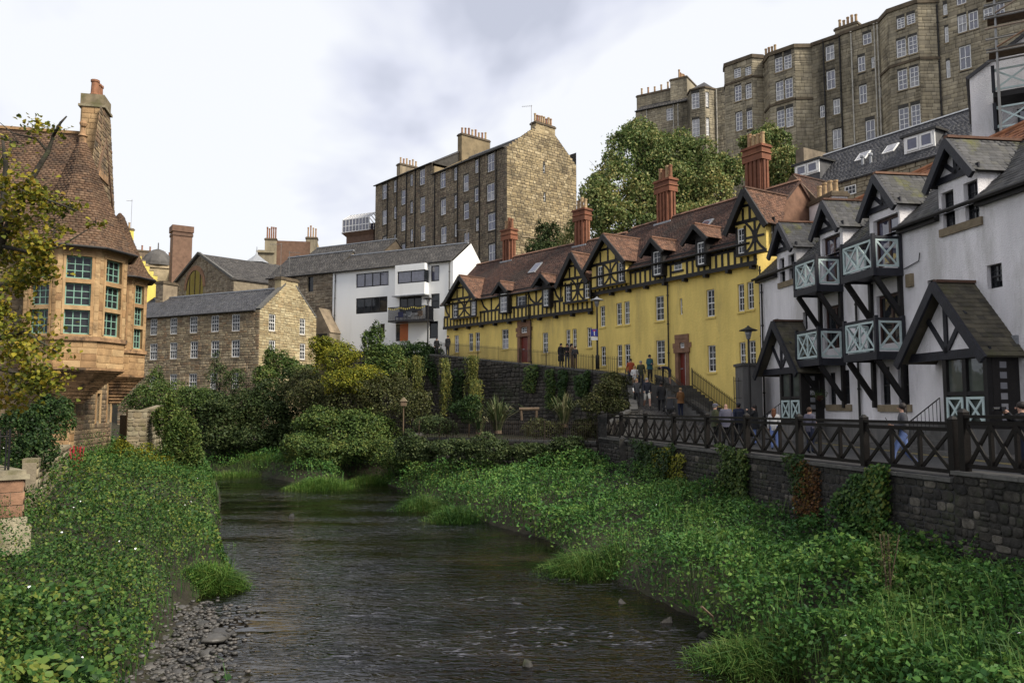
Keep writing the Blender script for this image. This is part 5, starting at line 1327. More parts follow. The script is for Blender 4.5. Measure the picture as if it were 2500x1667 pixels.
# ---- long slate roofed building behind, up the slope
lb = thing('slate_roofed_building', 'low building with a broad grey slate roof behind the white house', 'house', (-20, 96, 6))
pa = at(905, 600, 97); LF = Fac(pa[:2], tuple(Vector(pa[:2]) + Vector((-1.93, 1)).normalized() * 12)); LF = Fac(pa[:2], tuple(Vector(pa[:2]) + Vector((-1.93, 1)).normalized() * LF.uz((722, 640))[0]))
ze, zr = LF.uz(Zd(70, 1250))[1], LF.uz(Zd(680, 1065), -4)[1]
mb = MB(); mb.fbox(LF, 0, LF.L, 4, ze, -8, 0); mb.prism([LF.P(-.9, ze - .05, .1), LF.P(-.9, ze - .05, -8.1), LF.P(-.9, zr - .15, -4)], LF.U * (LF.L + .8)); mb.build('wall', M['mill'], lb); gable_roof(lb, LF, -1, LF.L, ze, zr, 8, M['slate_far'], .4, .3)
# ---- glass house on a stone block
cg = thing('glass_house', 'white framed glass conservatory on top of a brown stone block', 'building', (-22, 108, 10))
pa = at(916, 560, 112); GF = Fac(pa[:2], tuple(Vector(pa[:2]) + Vector((-1.93, 1)).normalized() * 6)); GF = Fac(pa[:2], tuple(Vector(pa[:2]) + Vector((-1.93, 1)).normalized() * GF.uz((838, 560))[0]))
z0, z1, z2 = GF.uz((870, 620))[1] - 4, GF.uz(Zd(440, 1005))[1], GF.uz(Zd(440, 905))[1]
mb = MB(); mb.fbox(GF, .3, GF.L - .6, z0, z1 - .6, -4, 0); mb.hexa([GF.P(.3, z1 - .6, 0), GF.P(GF.L - .6, z1 - .6, 0), GF.P(GF.L - .6, z1 - .6, -4), GF.P(.3, z1 - .6, -4), GF.P(0, z1, .5), GF.P(GF.L, z1, .5), GF.P(GF.L, z1, -4), GF.P(0, z1, -4)]); mb.build('stone_block', M['brick_far'], cg)
mb = MB(); g = MB()
for i in range(9):
    u = .9 + (GF.L - 1.0) * i / 8
    mb.fbox(GF, u - .05, u + .05, z1, z2, .2, .3); mb.beam(GF.P(u, z2, .25), GF.P(u, z2 + 1.0, -1.4), .09, .09); mb.fbox(GF, u - .05, u + .05, z1, z2, -3.2, -3.1); mb.beam(GF.P(u, z2, -3.15), GF.P(u, z2 + 1.0, -1.4), .09, .09)
for z in (z1 + .1, (z1 + z2) / 2, z2): mb.fbox(GF, .9, GF.L - .1, z - .05, z + .05, .21, .29)
mb.beam(GF.P(.9, z2 + 1, -1.4), GF.P(GF.L - .1, z2 + 1, -1.4), .12, .12)
mb.build('frame', M['wpaint'], cg)
g.fbox(GF, .95, GF.L - .15, z1, z2, .24, .26); g.quad(GF.P(.95, z2, .25), GF.P(GF.L - .15, z2, .25), GF.P(GF.L - .15, z2 + 1, -1.4), GF.P(.95, z2 + 1, -1.4)); g.fbox(GF, .95, GF.L - .15, z1, z2, -3.16, -3.14); g.build('glazing', M['glass_sky'], cg)
# ---- mill with arched window
ma = at(475, 660, 92); d1 = Vector((1.0, .50)).normalized()
mlf = Fac(at(412, 690, 106.0)[:2], at(571, 690, 93.8)[:2])
ml = thing('arched_mill', 'grey rubble mill gable with round arched window and long slate roof', 'house', mlf.P(4, 0))
zl = mlf.uz(Zc(350, 615))[1]; ua, za = mlf.uz(Zc(548, 395)); zl2 = mlf.uz(Zc(850, 630))[1]; zl = (zl + zl2) / 2; Lm = mlf.L; ua = Lm * .5
u0, zb_ = mlf.uz(Zc(550, 640)); rr = abs(mlf.uz(Zc(630, 640))[0] - mlf.uz(Zc(470, 640))[0]) / 2
mb = MB(); mb.prism([mlf.P(0, 0), mlf.P(Lm, 0), mlf.P(Lm, zl), mlf.P(ua, za), mlf.P(0, zl)], -mlf.Nn * 24); mb.build('wall', M['mortar'], ml)
arch = [(u0 - rr, u0 + rr, 0, zb_ + rr * .6), (u0 - rr * .7, u0 + rr * .7, zb_, zb_ + rr * .98)]
masonry(ml, mlf, zl - 3, za - .1, lambda z: (0, Lm) if z < zl else (ua * (z - zl) / (za - zl), Lm - (Lm - ua) * (z - zl) / (za - zl)), arch, M['mill'], .5, .24, .03, limit=120)
mb = MB(); gl = MB(); n = 14
for i in range(n):
    a, b = math.pi * i / n, math.pi * (i + 1) / n
    q = lambda r, t, o: mlf.P(u0 + r * math.cos(t), zb_ + r * math.sin(t), o)
    mb.hexa([q(rr, a, 0), q(rr, b, 0), q(rr * .8, b, 0), q(rr * .8, a, 0), q(rr, a, .09), q(rr, b, .09), q(rr * .8, b, .09), q(rr * .8, a, .09)])
    gl.add([q(0, 0, .02), q(rr * .82, a, .02), q(rr * .82, b, .02)], [(0, 1, 2)])
gl.quad(mlf.P(u0 - rr * .8, zb_ - 3, .02), mlf.P(u0 + rr * .8, zb_ - 3, .02), mlf.P(u0 + rr * .8, zb_, .02), mlf.P(u0 - rr * .8, zb_, .02))
aw = mb.build('arched_window', M['pinkstone'], ml); gl.build('pane', M['glass'], aw)
mb = MB()
for t in (-.5, 0, .5): mb.fbox(mlf, u0 + t * rr - .06, u0 + t * rr + .06, zb_ - 3, zb_ + rr * (.8 - abs(t) * .3), .03, .07)
mb.build('glazing_bars', M['door_br'], aw)
RFm = Fac(mlf.P(Lm, 0)[:2], mlf.P(Lm, 0, -24)[:2], out=(40, 60))
r = MB(); slab(r, mlf.P(Lm + .2, zl - .1, .25), mlf.P(Lm + .2, zl - .1, -24), mlf.P(ua, za + .12, -24), mlf.P(ua, za + .12, .25), .15); slab(r, mlf.P(-.2, zl - .1, .25), mlf.P(-.2, zl - .1, -24), mlf.P(ua, za + .122, -24), mlf.P(ua, za + .122, .25), .15)
ro = r.build('roof', M['slate_far'], ml)
slates(ro, 'slate', mlf.P(Lm + .2, zl - .1, .25), mlf.P(Lm + .2, zl - .1, -24), mlf.P(ua, za + .12, -24), mlf.P(ua, za + .12, .25), M['slate_far'], .4, .3, .025, 0, None, 0, 1e9)
sk = MB(); sk.beam(mlf.P(-.2, zl - .05, .2), mlf.P(ua, za + .2, .2), .35, .28); sk.beam(mlf.P(Lm + .2, zl - .05, .2), mlf.P(ua, za + .2, .2), .35, .281); sk.build('skew', M['kerb'], ml)
pv = at(*Zc(1022, 500), 118); rad = abs(at(*Zc(1125, 480), 118).x - at(*Zc(935, 480), 118).x) / 2
mb = MB(); mb.lathe((pv.x, pv.y, pv.z - 1.2), [(rad * .8, 0), (rad * .8, at(*Zc(1022, 445), 118).z - pv.z + 1.2)], 8); vt = mb.build('ventilator', M['slate_far'], ml)
zv = at(*Zc(1022, 445), 118).z
MB().lathe((pv.x, pv.y, zv - .05), [(rad, 0), (rad * .45, .75), (rad * .12, 1.25), (.08, 1.7), (.05, 2.5)], 8).build('lead_cap', M['lead'], vt)
# ---- brick chimney
bc = thing('brick_chimney_stack', 'tall square plain brown brick chimney standing behind the mill', 'chimney', (at(445, 690, 113).x, 113, 4))
f2 = Fac(at(421, 600, 113)[:2], at(470, 600, 114.5)[:2]); zt = f2.uz(Zc(455, 160))[1]
mb = MB(); mb.fbox(f2, .05, f2.L - .05, 4, zt - .2, -2.2, 0)
mb.build('shaft', M['brick_far'], bc)
its = []
mb = MB(); mb.fbox(f2, -.05, f2.L + .05, zt - 1.5, zt - 1.1, -2.3, .1); mb.fbox(f2, -.12, f2.L + .12, zt - .9, zt, -2.35, .15); mb.build('cap', M['brick_far'], bc)
# ---- yellow crow-stepped house
yf = Fac(at(300, 650, 108)[:2], at(398, 650, 112)[:2])
yh = thing('crow_stepped_house', 'pale yellow house with crow-stepped gable behind the sandstone house', 'house', yf.P(2, 4))
mb = MB(); pts = []
u1, zlow = yf.uz(Zc(295, 600)); uk, ztop = yf.uz(Zc(20, 190))
base = yf.uz(Zc(200, 800))[1] - 6
n = 9; 
for i in range(n):
    a, b = uk + (u1 - uk) * i / n, uk + (u1 - uk) * (i + 1) / n
    z = ztop - 1.2 + (zlow - ztop + 1.2) * (i + .5) / n
    mb.fbox(yf, a, b, base, z, -7, 0)
    MB().fbox(yf, a - .05, b + .02, z, z + .12, -.5, .04).build('crow_step', M['ashlar'], yh)
mb.fbox(yf, uk - 5, uk, base, ztop - 1.2, -7, 0); mb.build('wall', M['yellow_far'], yh)
stack(yh, yf, yf.uz(Zc(8, 200))[0] - .8, yf.uz(Zc(85, 200))[0], ztop - 2, yf.uz(Zc(40, 175))[1], -1.2, 0, M['yellow_far'], 3, M['clay'])
aerial(yh, yf.P(yf.uz(Zc(70, 180))[0], ztop, -.4), 4.5, (-.7, 0, 0))
for (a, b, c, d) in ((153, 178, 585, 655), (150, 176, 740, 790)): window(yh, yf, yf.rect(Zc(a, c), Zc(b, d)), M['wpaint'], M['glass'], off=.08, reveal=.06, cols=1, rows=2)
# ---- pale stone house with small domed turret, far left
fd = Fac(at(355, 640, 125)[:2], at(425, 640, 127)[:2])
dh = thing('turreted_house', 'distant pale stone house with small domed turret and red chimney pots', 'house', fd.P(2, 6))
zt = fd.uz(Zc(230, 455))[1]
mb = MB(); mb.fbox(fd, 0, fd.L, 4, zt, -8, 0); mb.fbox(fd, -.2, fd.L + .2, zt - .5, zt - .2, -8.1, .2); mb.build('wall', M['house'], dh)
u, z = fd.uz(Zc(275, 430)); MB().lathe(fd.P(u, zt, -2), [(2.6, 0), (2.5, .6), (1.9, 1.7), (.9, 2.6), (.1, 2.9), (.08, 3.9)], 12).build('dome', M['slate_far'], dh)
u, z = fd.uz(Zc(345, 395)); stack(dh, fd, u - 1.5, u + 1.6, zt, z, -3, -2, M['house'], 4, M['clay_red'], h=1.2)
u, z = fd.uz(Zc(135, 310)); stack(dh, fd, u - 2.6, u + 2.4, zt - 3, z, -5, -4, M['ten'], 4, M['clay_red'])
mb = MB(); slab(mb, fd.P(3.6, zt - 2.6, 3), fd.P(fd.L + 1, zt - 2.2, 3), fd.P(fd.L + 1, zt - .9, .02), fd.P(3.6, zt - .9, .02), .2); mb.build('lean_to_roof', M['slate_far'], dh)
# ---- brown brick block far behind
fb = Fac(at(671, 620, 130)[:2], at(757, 620, 131)[:2])
bb = thing('brown_brick_block', 'distant plain brown brick block with stone chimneys and white pots', 'building', fb.P(2, 8))
zt = fb.uz(Zc(1300, 278))[1]
mb = MB(); mb.fbox(fb, 0, fb.L, 6, zt, -8, 0); mb.build('wall', M['brick_far'], bb)
MB().fbox(fb, fb.L, fb.L + 1.2, 6, zt - .1, -8.2, -.5).build('return_wall', M['house_gable'], bb)
u0, u1 = fb.uz(Zc(1040, 300))[0], 0
mb = MB(); mb.fbox(fb, u0, -.003, 6, fb.uz(Zc(1100, 350))[1], -7, .4); mb.fbox(fb, u0 - .3, .0, fb.uz(Zc(1100, 372))[1], fb.uz(Zc(1100, 355))[1], -7, .7); mb.build('stone_wing', M['terr'], bb)
stack(bb, fb, fb.uz(Zc(1088, 300))[0], fb.uz(Zc(1178, 300))[0], zt - 4, fb.uz(Zc(1130, 258))[1], -1.5, .3, M['terr'], 5, M['clay_red'], h=1.9)
stack(bb, fb, fb.uz(Zc(1400, 300))[0], fb.uz(Zc(1488, 300))[0], zt - 4, fb.uz(Zc(1440, 246))[1], -1.5, .0, M['terr'], 4, M['clay'], h=1.9)
window(bb, fb, fb.rect(Zc(1328, 388), Zc(1350, 445)), M['bpaint'], M['glass_sky'], off=.1, reveal=.08, cols=1, rows=2)
mb = MB(); mb.fbox(fb, fb.L + 1.2, fb.L + 9, 6, fb.uz(Zd(300, 1100))[1], -8, -1); mb.build('rear_wing', M['terr'], bb)
# ---- street terrace wall, garden etc. follow
# ------------------------------------------------------------------ upper terrace on the hill, right
DV = Vector((-.95, 1)).normalized()
a3 = at(2225, 200, 70.0)
UT = Fac(tuple(Vector(a3[:2]) - DV * 14), tuple(Vector(a3[:2]) + DV * 30))
ut = thing('hill_terrace', 'tall grey brown stone terrace with canted bays high on the hill', 'house', UT.P(14, 18))
def ur(Z, a, b, c, d, off=0): return UT.rect(Z(a, c), Z(b, d), off)
U = lambda Z, x, y, off=0: UT.uz(Z(x, y), off)
e_l = U(Zj, 1140, 300)[0]
zt_r = U(Zk, 810, 20, 1.0)[1]; zt_m = U(Zk, 300, 230)[1]; zt_l = U(Zj, 1300, 90, 1)[1]
def bayface(off, u0, u1, cant=1.0):
    """plan of a canted bay: list of (Fac) faces"""
    p = [UT.P(u0, 0, 0), UT.P(u0 + cant, 0, off), UT.P(u1 - cant, 0, off), UT.P(u1, 0, 0)]
    return [Fac(p[i][:2], p[i + 1][:2]) for i in range(3)]
ZB = 17.0
segs = []       # flat stretches: u0,u1,top
wins = []
b3 = (U(Zk, 930, 500)[0], U(Zk, 470, 500)[0]); b2 = (U(Zj, 1515, 300)[0], U(Zj, 1150, 300)[0]); b1 = (U(Zj, 1140, 300)[0], U(Zj, 845, 400)[0])
b3, b2, b1 = [tuple(sorted(b)) for b in (b3, b2, b1)]
zt = zt_r
def stonewall(fc, u0, u1, z0, z1, holes, limit=60, mat='terr'):
    m = MB(); wall_mesh(m, fc, u0, u1, z0, z1, holes, .18); m.build('wall', M['mortar_dark'], ut)
    masonry(ut, fc, max(z0, 20), z1, edges_rect(u0, u1), holes, M[mat], .62, .31, .02, kind='ashlar', limit=limit)
flatw = [ur(Zk, *r) for r in ((48, 115, 350, 465), (55, 123, 540, 685), (107, 160, 760, 877), (103, 172, 988, 1142), (5, 42, 808, 903), (332, 400, 255, 343), (295, 352, 433, 553), (398, 425, 437, 525), (305, 365, 652, 795), (355, 428, 918, 1085), (452, 475, 668, 758), (948, 980, 32, 120), (960, 990, 205, 330), (972, 1003, 462, 600), (1058, 1130, 115, 252), (1142, 1218, 88, 228), (1072, 1163, 350, 533), (1050, 1125, -60, 38), (1255, 1330, 60, 150), (1345, 1420, 25, 140))]
flatw += [ur(Zj, *r) for r in ((1447, 1490, 265, 405), (1455, 1498, 490, 635), (1462, 1505, 720, 790))]
inb = lambda r, b: b[0] < (r[0] + r[1]) / 2 < b[1]
for (u0, u1, zt_) in ((-2, b3[0], zt_r + 1.5), (b3[1], U(Zk, 160, 300)[0], zt_m), (U(Zk, 160, 300)[0], b2[0], zt_m - .1), (b2[1], b1[0], zt_l - .4)):
    if u1 - u0 < .05: continue
    hs = [(max(r[0], u0 + .05), min(r[1], u1 - .05), r[2], r[3]) for r in flatw if u0 < (r[0] + r[1]) / 2 < u1]
    stonewall(UT, u0, u1, ZB, zt_, hs, 90)
    MB().fbox(UT, u0, u1, zt_, zt_ + .35, -.5, .18).build('parapet', M['ashlar_dk'], ut)
    for h in hs: window(ut, UT, h, M['wpaint'], random.choice([M['glass_sky'], M['glass_sky'], M['glass_cur']]), cols=3 if h[0] < b3[0] and h[1] - h[0] > 1 else 2, rows=6 if h[0] < b3[0] and h[1] - h[0] > 1 else 4 if h[1] - h[0] > 1.2 else 2, fw=.09, bar=.05, reveal=.14, sill=M['ashlar'])
def bay(b, ztop, rows, Z, off=1.1, cant=1.0, ys=(600, 490)):
    zs_ = UT.uz(Z(*ys), off)[1]
    fs = bayface(off, b[0], b[1], cant)
    mid = fs[1]
    hs = [mid.rect(Z(a, c), Z(bb, d)) for (a, bb, c, d) in rows]
    hs = [(max(r[0], .1), min(r[1], mid.L - .1), r[2], r[3]) for r in hs]
    stonewall(mid, 0, mid.L, ZB, ztop, hs, 70)
    for f in (fs[0], fs[2]):
        stonewall(f, 0, f.L, ZB, ztop, [], 20)
    for h in hs: window(ut, mid, h, M['wpaint'], random.choice([M['glass_sky'], M['glass_cur'], M['glass_sky']]), cols=2, rows=4, fw=.09, bar=.05, reveal=.14, sill=M['ashlar'], upper=M['glass_sky'])
    for f in fs:
        MB().fbox(f, -.05, f.L + .05, ztop, ztop + .4, -.4, .15).build('parapet', M['ashlar_dk'], ut)
        for z in (zs_,): MB().fbox(f, 0, f.L, z, z + .22, -.05, .12).build('string_course', M['ashlar_dk'], ut)
    m = MB(); p = [UT.P(b[0], ztop, 0), UT.P(b[0] + cant, ztop, off), UT.P(b[1] - cant, ztop, off), UT.P(b[1], ztop, 0)]; m.prism(p, (0, 0, -.2)); m.build('bay_roof', M['slate_far'], ut)
bay(b3, zt_r, ((592, 655, 135, 222), (668, 735, 107, 188), (590, 665, 302, 440), (678, 755, 275, 415), (600, 675, 535, 690), (690, 768, 510, 668), (608, 688, 825, 1000), (702, 787, 798, 978)), Zk, 1.3, 1.3, (680, 485))
bay(b2, zt_l, ((1228, 1287, 128, 240), (1297, 1357, 108, 217), (1235, 1295, 310, 457), (1305, 1366, 288, 438), (1243, 1303, 530, 665), (1312, 1370, 510, 660)), Zj, 1.2, 1.2, (1300, 478))
zt1 = U(Zj, 1000, 150, 1)[1]
bay(b1, zt1, ((915, 968, 210, 285), (1000, 1065, 195, 262), (920, 973, 342, 463), (1003, 1070, 327, 442), (928, 980, 545, 690), (1012, 1080, 530, 670)), Zj, 1.0, .7, (1000, 300))
# body behind the fronts
m = MB(); m.fbox(UT, -3, b1[1], ZB, min(zt1, zt_m) - .3, -10, -.5); m.fbox(UT, -3, b2[1], ZB, min(zt_l, zt_m) - .3, -9.9, -.6); m.fbox(UT, -3, b3[1], ZB, zt_r - .3, -9.8, -.7); m.build('core', M['mortar_dark'], ut)
for (Z, x, y, w, n) in ((Zk, 210, 195, 2.2, 5), (Zj, 1185, 105, 1.6, 4)):
    u, z = U(Z, x, y, -1); stack(ut, UT, u - w / 2, u + w / 2, z - 3, z, -1.8, -.8, M['terr'], n, M['clay'], h=.9)
for x, mt in ((40, 'pipe'), (165, 'pipe'), (255, 'pipe_w'), (435, 'pipe_w'), (460, 'pipe_w'), (925, 'pipe')): pipe(ut, UT, U(Zk, x, 500)[0], ZB + 4, zt_m - .2, .14, M[mt], .07)
# ---- lower corner tenement with turret bay at the left end of the terrace
cA = at(1770, 300, 100.0)
CT = Fac(cA[:2], tuple(Vector(cA[:2]) + Vector((-1.6, 1)).normalized() * 24)); CT = Fac(cA[:2], tuple(Vector(cA[:2]) + Vector((-1.6, 1)).normalized() * CT.uz((1552, 300))[0]))
ct = thing('corner_tenement', 'grey stone tenement with slate turret bay and pale pipes above the trees', 'house', CT.P(0, 18))
C = lambda x, y, off=0: CT.uz(Zj(x, y), off)
ze = C(300, 515)[1]; zb2 = C(700, 368, 1)[1]
ub = sorted((C(560, 450)[0], C(770, 450)[0]))
hs = [CT.rect(Zj(398, 515), Zj(455, 608)), CT.rect(Zj(190, 595), Zj(215, 640))]
m = MB(); wall_mesh(m, CT, ub[1], CT.L, 14, ze, hs, .18); m.build('wall', M['mortar_dark'], ct)
masonry(ct, CT, 22, ze, edges_rect(ub[1], CT.L), hs, M['terr'], .62, .31, .02, kind='ashlar', limit=60)
for h in hs: window(ct, CT, h, M['wpaint'], M['glass_cur'], cols=2, rows=4, fw=.09, bar=.05, reveal=.14)
m = MB(); wall_mesh(m, CT, -.3, ub[0], 14, zb2 + .2, [], .18); m.fbox(CT, 0, CT.L, 14, ze - .2, -8, -.2); m.fbox(CT, 0, ub[1], 14, zb2 - .1, -7.9, -.25); m.build('wall', M['mortar_dark'], ct)
masonry(ct, CT, 22, zb2 + .2, edges_rect(-.3, ub[0]), [], M['terr'], .62, .31, .02, kind='ashlar', limit=60)
p = [CT.P(ub[0], 0, 0), CT.P(ub[0] + .9, 0, 1.4), CT.P(ub[1] - .9, 0, 1.4), CT.P(ub[1], 0, 0)]
for i in range(3):
    f = Fac(p[i][:2], p[i + 1][:2])
    hh = []
    if i == 0: hh = [f.rect(Zj(678, 390), Zj(722, 502)), f.rect(Zj(683, 590), Zj(727, 722))]
    if i == 1: hh = [f.rect(Zj(583, 400), Zj(650, 520)), f.rect(Zj(590, 600), Zj(652, 735))]
    hh = [(max(.12, a), min(f.L - .12, b), c, d) for a, b, c, d in hh]
    m = MB(); wall_mesh(m, f, 0, f.L, 14, zb2, hh, .18); m.build('bay_wall', M['mortar_dark'], ct)
    masonry(ct, f, 22, zb2, edges_rect(0, f.L), hh, M['terr'], .62, .31, .02, kind='ashlar', limit=40)
    for h in hh: window(ct, f, h, M['wpaint'], M['glass_cur'], cols=2, rows=4, fw=.09, bar=.05, reveal=.14)
    MB().fbox(f, -.05, f.L + .05, zb2, zb2 + .2, -.3, .15).build('eaves', M['ashlar_dk'], ct)
ap = CT.P((ub[0] + ub[1]) / 2, C(700, 305, -1.0)[1], -1.4)
m = MB(); q = [x + UP * (zb2 + .2) for x in p] + [CT.P(ub[1] + .1, zb2 + .2, -3.5), CT.P(ub[0] - .1, zb2 + .2, -3.5)]
for i in range(6): m.add([q[i], q[(i + 1) % 6], ap], [(0, 1, 2)])
m.build('turret_roof', M['slate_far'], ct)
gable_roof(ct, CT, ub[1], CT.L, ze, ze + 2.6, 8, M['slate_far'], .4, .3)
u, z = C(500, 290, -2); stack(ct, CT, u - 1.2, u + 1.2, ze, z, -6, -1.5, M['terr'], 10, None, [M['clay'], M['clay_red'], M['clay']], stone=M['terr'], h=1.1)
u, z = C(330, 390, -2.5); stack(ct, CT, u - 3.0, u + 3.0, ze, z, -3.2, -2.2, M['terr'], 6, M['clay'], stone=M['terr'], h=1.1)
for x in (455, 490, 250): pipe(ct, CT, C(x, 600)[0], 18, ze - .1, .12, M['pipe_w'], .07)
pipe(ct, CT, C(785, 500)[0], 18, zb2, .12, M['pipe_w'], .07)
# ------------------------------------------------------------------ slate house with white dormers
sA = at(2340, 400, 49.0); SD = Vector((-.6, 1)).normalized()
SF = Fac(sA[:2], tuple(Vector(sA[:2]) + SD * 18)); SF = Fac(sA[:2], tuple(Vector(sA[:2]) + SD * SF.uz((1945, 430))[0]))
sd = thing('slate_dormer_house', 'house with dark slate roof and two white dormers behind the white terrace', 'house', SF.P(4, 6))
ze = (SF.uz(Zl(510, 335))[1] + SF.uz(Zl(900, 245))[1]) / 2; zr = (SF.uz(Zk(0, 1190), -3.5)[1] + SF.uz(Zk(620, 1022), -3.5)[1]) / 2
m = MB(); m.fbox(SF, 0, SF.L, 4, ze, -7, 0); m.prism([SF.P(0, ze, 0), SF.P(0, ze, -7), SF.P(0, zr - .1, -3.5)], SF.U * SF.L); m.build('wall', M['ashlar_dk'], sd)
masonry(sd, SF, 7, ze, edges_rect(0, SF.L), [], M['terr'], .6, .3, .03, limit=60)
h = SF.rect(Zl(702, 325), Zl(788, 395)); window(sd, SF, h, M['wpaint'], M['glass'], off=.1, cols=3, rows=2, reveal=.08, sash=False)
rfS = Roof(ze, .2, zr, -3.5)
main_roof(sd, SF, -.4, SF.L + .2, rfS, -7.2, M['slate'], .3, .22, M['slate'], minpx=1e9, ridge=M['lead'], piece='slate')
def boxdormer(pl, pr, ptop, pbot):
    o = -.6
    u0, u1 = sorted((SF.uz(pl, o)[0], SF.uz(pr, o)[0])); zt = (SF.uz(pl, o)[1] + SF.uz(pr, o)[1]) / 2; zb_ = SF.uz(pbot, o)[1]
    b = MB(); b.fbox(SF, u0, u1, rfS.z(o) - .1, zt - .15, -3.3, o - .08); d = b.build('dormer', M['slate'], sd)
    t = MB(); t.fbox(SF, u0 - .2, u1 + .2, zt - .15, zt, -3.3, o + .15); t.build('flat_roof', M['iron'], d)
    t = MB(); t.fbox(SF, u0 + .0, u1 + .0, zb_, zt - .15, o - .08, o); t.build('dormer_front', M['wpaint'], d)
    w_ = (u1 - u0)
    for s in (0, 1): window(d, SF, (u0 + .12 + s * w_ * .46, u0 + .12 + s * w_ * .46 + w_ * .40, zb_ + .1, zt - .25), M['wpaint'], M['glass_sky'], off=o + .05, reveal=.04, cols=1, rows=1, sash=False, fw=.1)
boxdormer(Zl(313, 160), Zl(498, 110), None, Zl(410, 245)); boxdormer(Zk(645, 1040), Zk(880, 975), None, Zk(770, 1150))
for p in (Zk(330, 1205), Zk(550, 1150)):
    u, z = SF.uz(p, -1.8); a, b = rfS.off(z - .35), rfS.off(z + .35)
    m = MB(); slab(m, SF.P(u - .45, rfS.z(a) + .13, a), SF.P(u + .45, rfS.z(a) + .13, a), SF.P(u + .45, rfS.z(b) + .13, b), SF.P(u - .45, rfS.z(b) + .13, b), .12); k = m.build('roof_light', M['wpaint'], sd)
    MB().quad(SF.P(u - .36, rfS.z(a) + .18, a - .05), SF.P(u + .36, rfS.z(a) + .18, a - .05), SF.P(u + .36, rfS.z(b) + .1, b + .05), SF.P(u - .36, rfS.z(b) + .1, b + .05)).build('pane', M['glass_cur'], k)
for p in (Zk(372, 1230), Zk(437, 1215)):
    u, z = SF.uz(p, -1.6); MB().lathe(SF.P(u, z - .5, rfS.off(z - .4)), [(.1, 0), (.09, .6), (.16, .62), (.16, .75), (.05, .82)], 8).build('flue', M['lead'], sd)
u, z = SF.uz(Zl(330, 20), -3.5); m = MB(); m.fbox(SF, SF.L + .25, SF.L + 1.0, ze - 2, zr + .3, -4.6, -1.2); m.build('gable_stack', M['mill'], sd)
# four squat yellow pots on a stack behind the first white dormer
cst = W.uz(Zl(560, 410), -4.5)
c4 = stack(whi, W, cst[0] - 1.25, cst[0] + 1.25, 9, cst[1], -5.0, -4.1, M['harl'], 4, M['clay'], h=.85)
# ------------------------------------------------------------------ scaffolded white house at the right edge
sx = at(2372, 300, 36.0)
XF = Fac((sx.x, sx.y), (sx.x + 3.2 * .14 + 6.5, sx.y - .5)); XF = Fac((sx.x, 36.0), (sx.x + 7.6, 31.4))
xh = thing('gabled_white_house', 'white gabled house behind scaffolding at the right edge', 'house', XF.P(1, 8))
z0 = 9.0; z1 = XF.uz(Zk(1090, 590))[1]; ua, za = XF.uz(Zk(1230, 330)); ua = 3.6; za = z1 + 2.3
m = MB(); m.fbox(XF, 0, 7.2, z0, z1, -7, 0); m.prism([XF.P(0, z1), XF.P(7.2, z1), XF.P(ua, za)], -XF.Nn * 7); m.build('wall', M['harl'], xh)
m = MB(); slab(m, XF.P(-.15, z1 - .1, .12), XF.P(-.15, z1 - .1, -7), XF.P(ua, za + .1, -7), XF.P(ua, za + .1, .12), .15); slab(m, XF.P(7.35, z1 - .1, .12), XF.P(7.35, z1 - .1, -7), XF.P(ua, za + .102, -7), XF.P(ua, za + .102, .12), .15); m.build('roof', M['slate'], xh)
def xbal(pz, p=1.3):
    b = MB(); b.fbox(XF, .9, 6.5, pz - .25, pz, 0, p); r_ = b.build('balcony', M['timber'], xh)
    xpanel(r_, XF.P(.95, 0, p), XF.P(3.7, 0, p), pz + .1, pz + 1.0, 2); xpanel(r_, XF.P(3.7, 0, p), XF.P(6.45, 0, p), pz + .1, pz + 1.0, 2); xpanel(r_, XF.P(.92, 0, p - .1), XF.P(.92, 0, .1), pz + .1, pz + 1.0, 1)
    for u in (.92, 3.7, 6.48): MB().fbox(XF, u - .07, u + .07, pz, pz + 1.2, p - .07, p + .07).build('post', M['timber_blue'], r_)
    for u in (1.0, 6.3): MB().beam(XF.P(u, pz - .25, p - .1), XF.P(u, pz - 2.0, .05), .14, .2).build('strut', M['timber'], r_)
    window(xh, XF, (1.8, 5.2, pz - 2.4, pz - .55), M['bpaint'], M['glass_sky'], off=.12, reveal=.1, cols=4, rows=1, sash=False, fw=.1, bar=.1)
xbal(XF.uz(Zk(1180, 735), 1.3)[1]); xbal(XF.uz(Zk(1190, 1020), 1.3)[1])
sf = thing('scaffold', 'rusty tube scaffold with plank decks around the white gabled house', 'scaffold', XF.P(3, 8, 1.8))
o1, o2 = 1.5, 2.5
zb0 = XF.uz(Zk(1250, 870), 1.6)[1]; lifts = [XF.uz(Zk(1230, y), 1.6)[1] for y in (470, 215, 30)] ; lifts.append(lifts[-1] + 2.0)
for u in (1.1, 3.2, 5.4, 7.4):
    for oo in (o1, o2): MB().tube([XF.P(u, 8.6, oo), XF.P(u, lifts[-1] + 1.4, oo)], .045, 6).build('standard', M['steel'], sf)
for z in lifts:
    for i in range(4):
        o_ = o1 + .03 + i * .245; MB().fbox(XF, .8, 7.7, z, z + .05, o_, o_ + .235).build('plank', M['wood'], sf)
    for oo in (o1 - .06, o2 + .06):
        for dzz in (-.06, .5, 1.0): MB().tube([XF.P(.7, z + dzz, oo), XF.P(7.8, z + dzz, oo)], .04, 6).build('ledger', M['steel'], sf)
    MB().tube([XF.P(1.1, z + .1, o2 + .1), XF.P(5.4, z + 2.2, o2 + .1)], .04, 6).build('brace', M['steel'], sf)
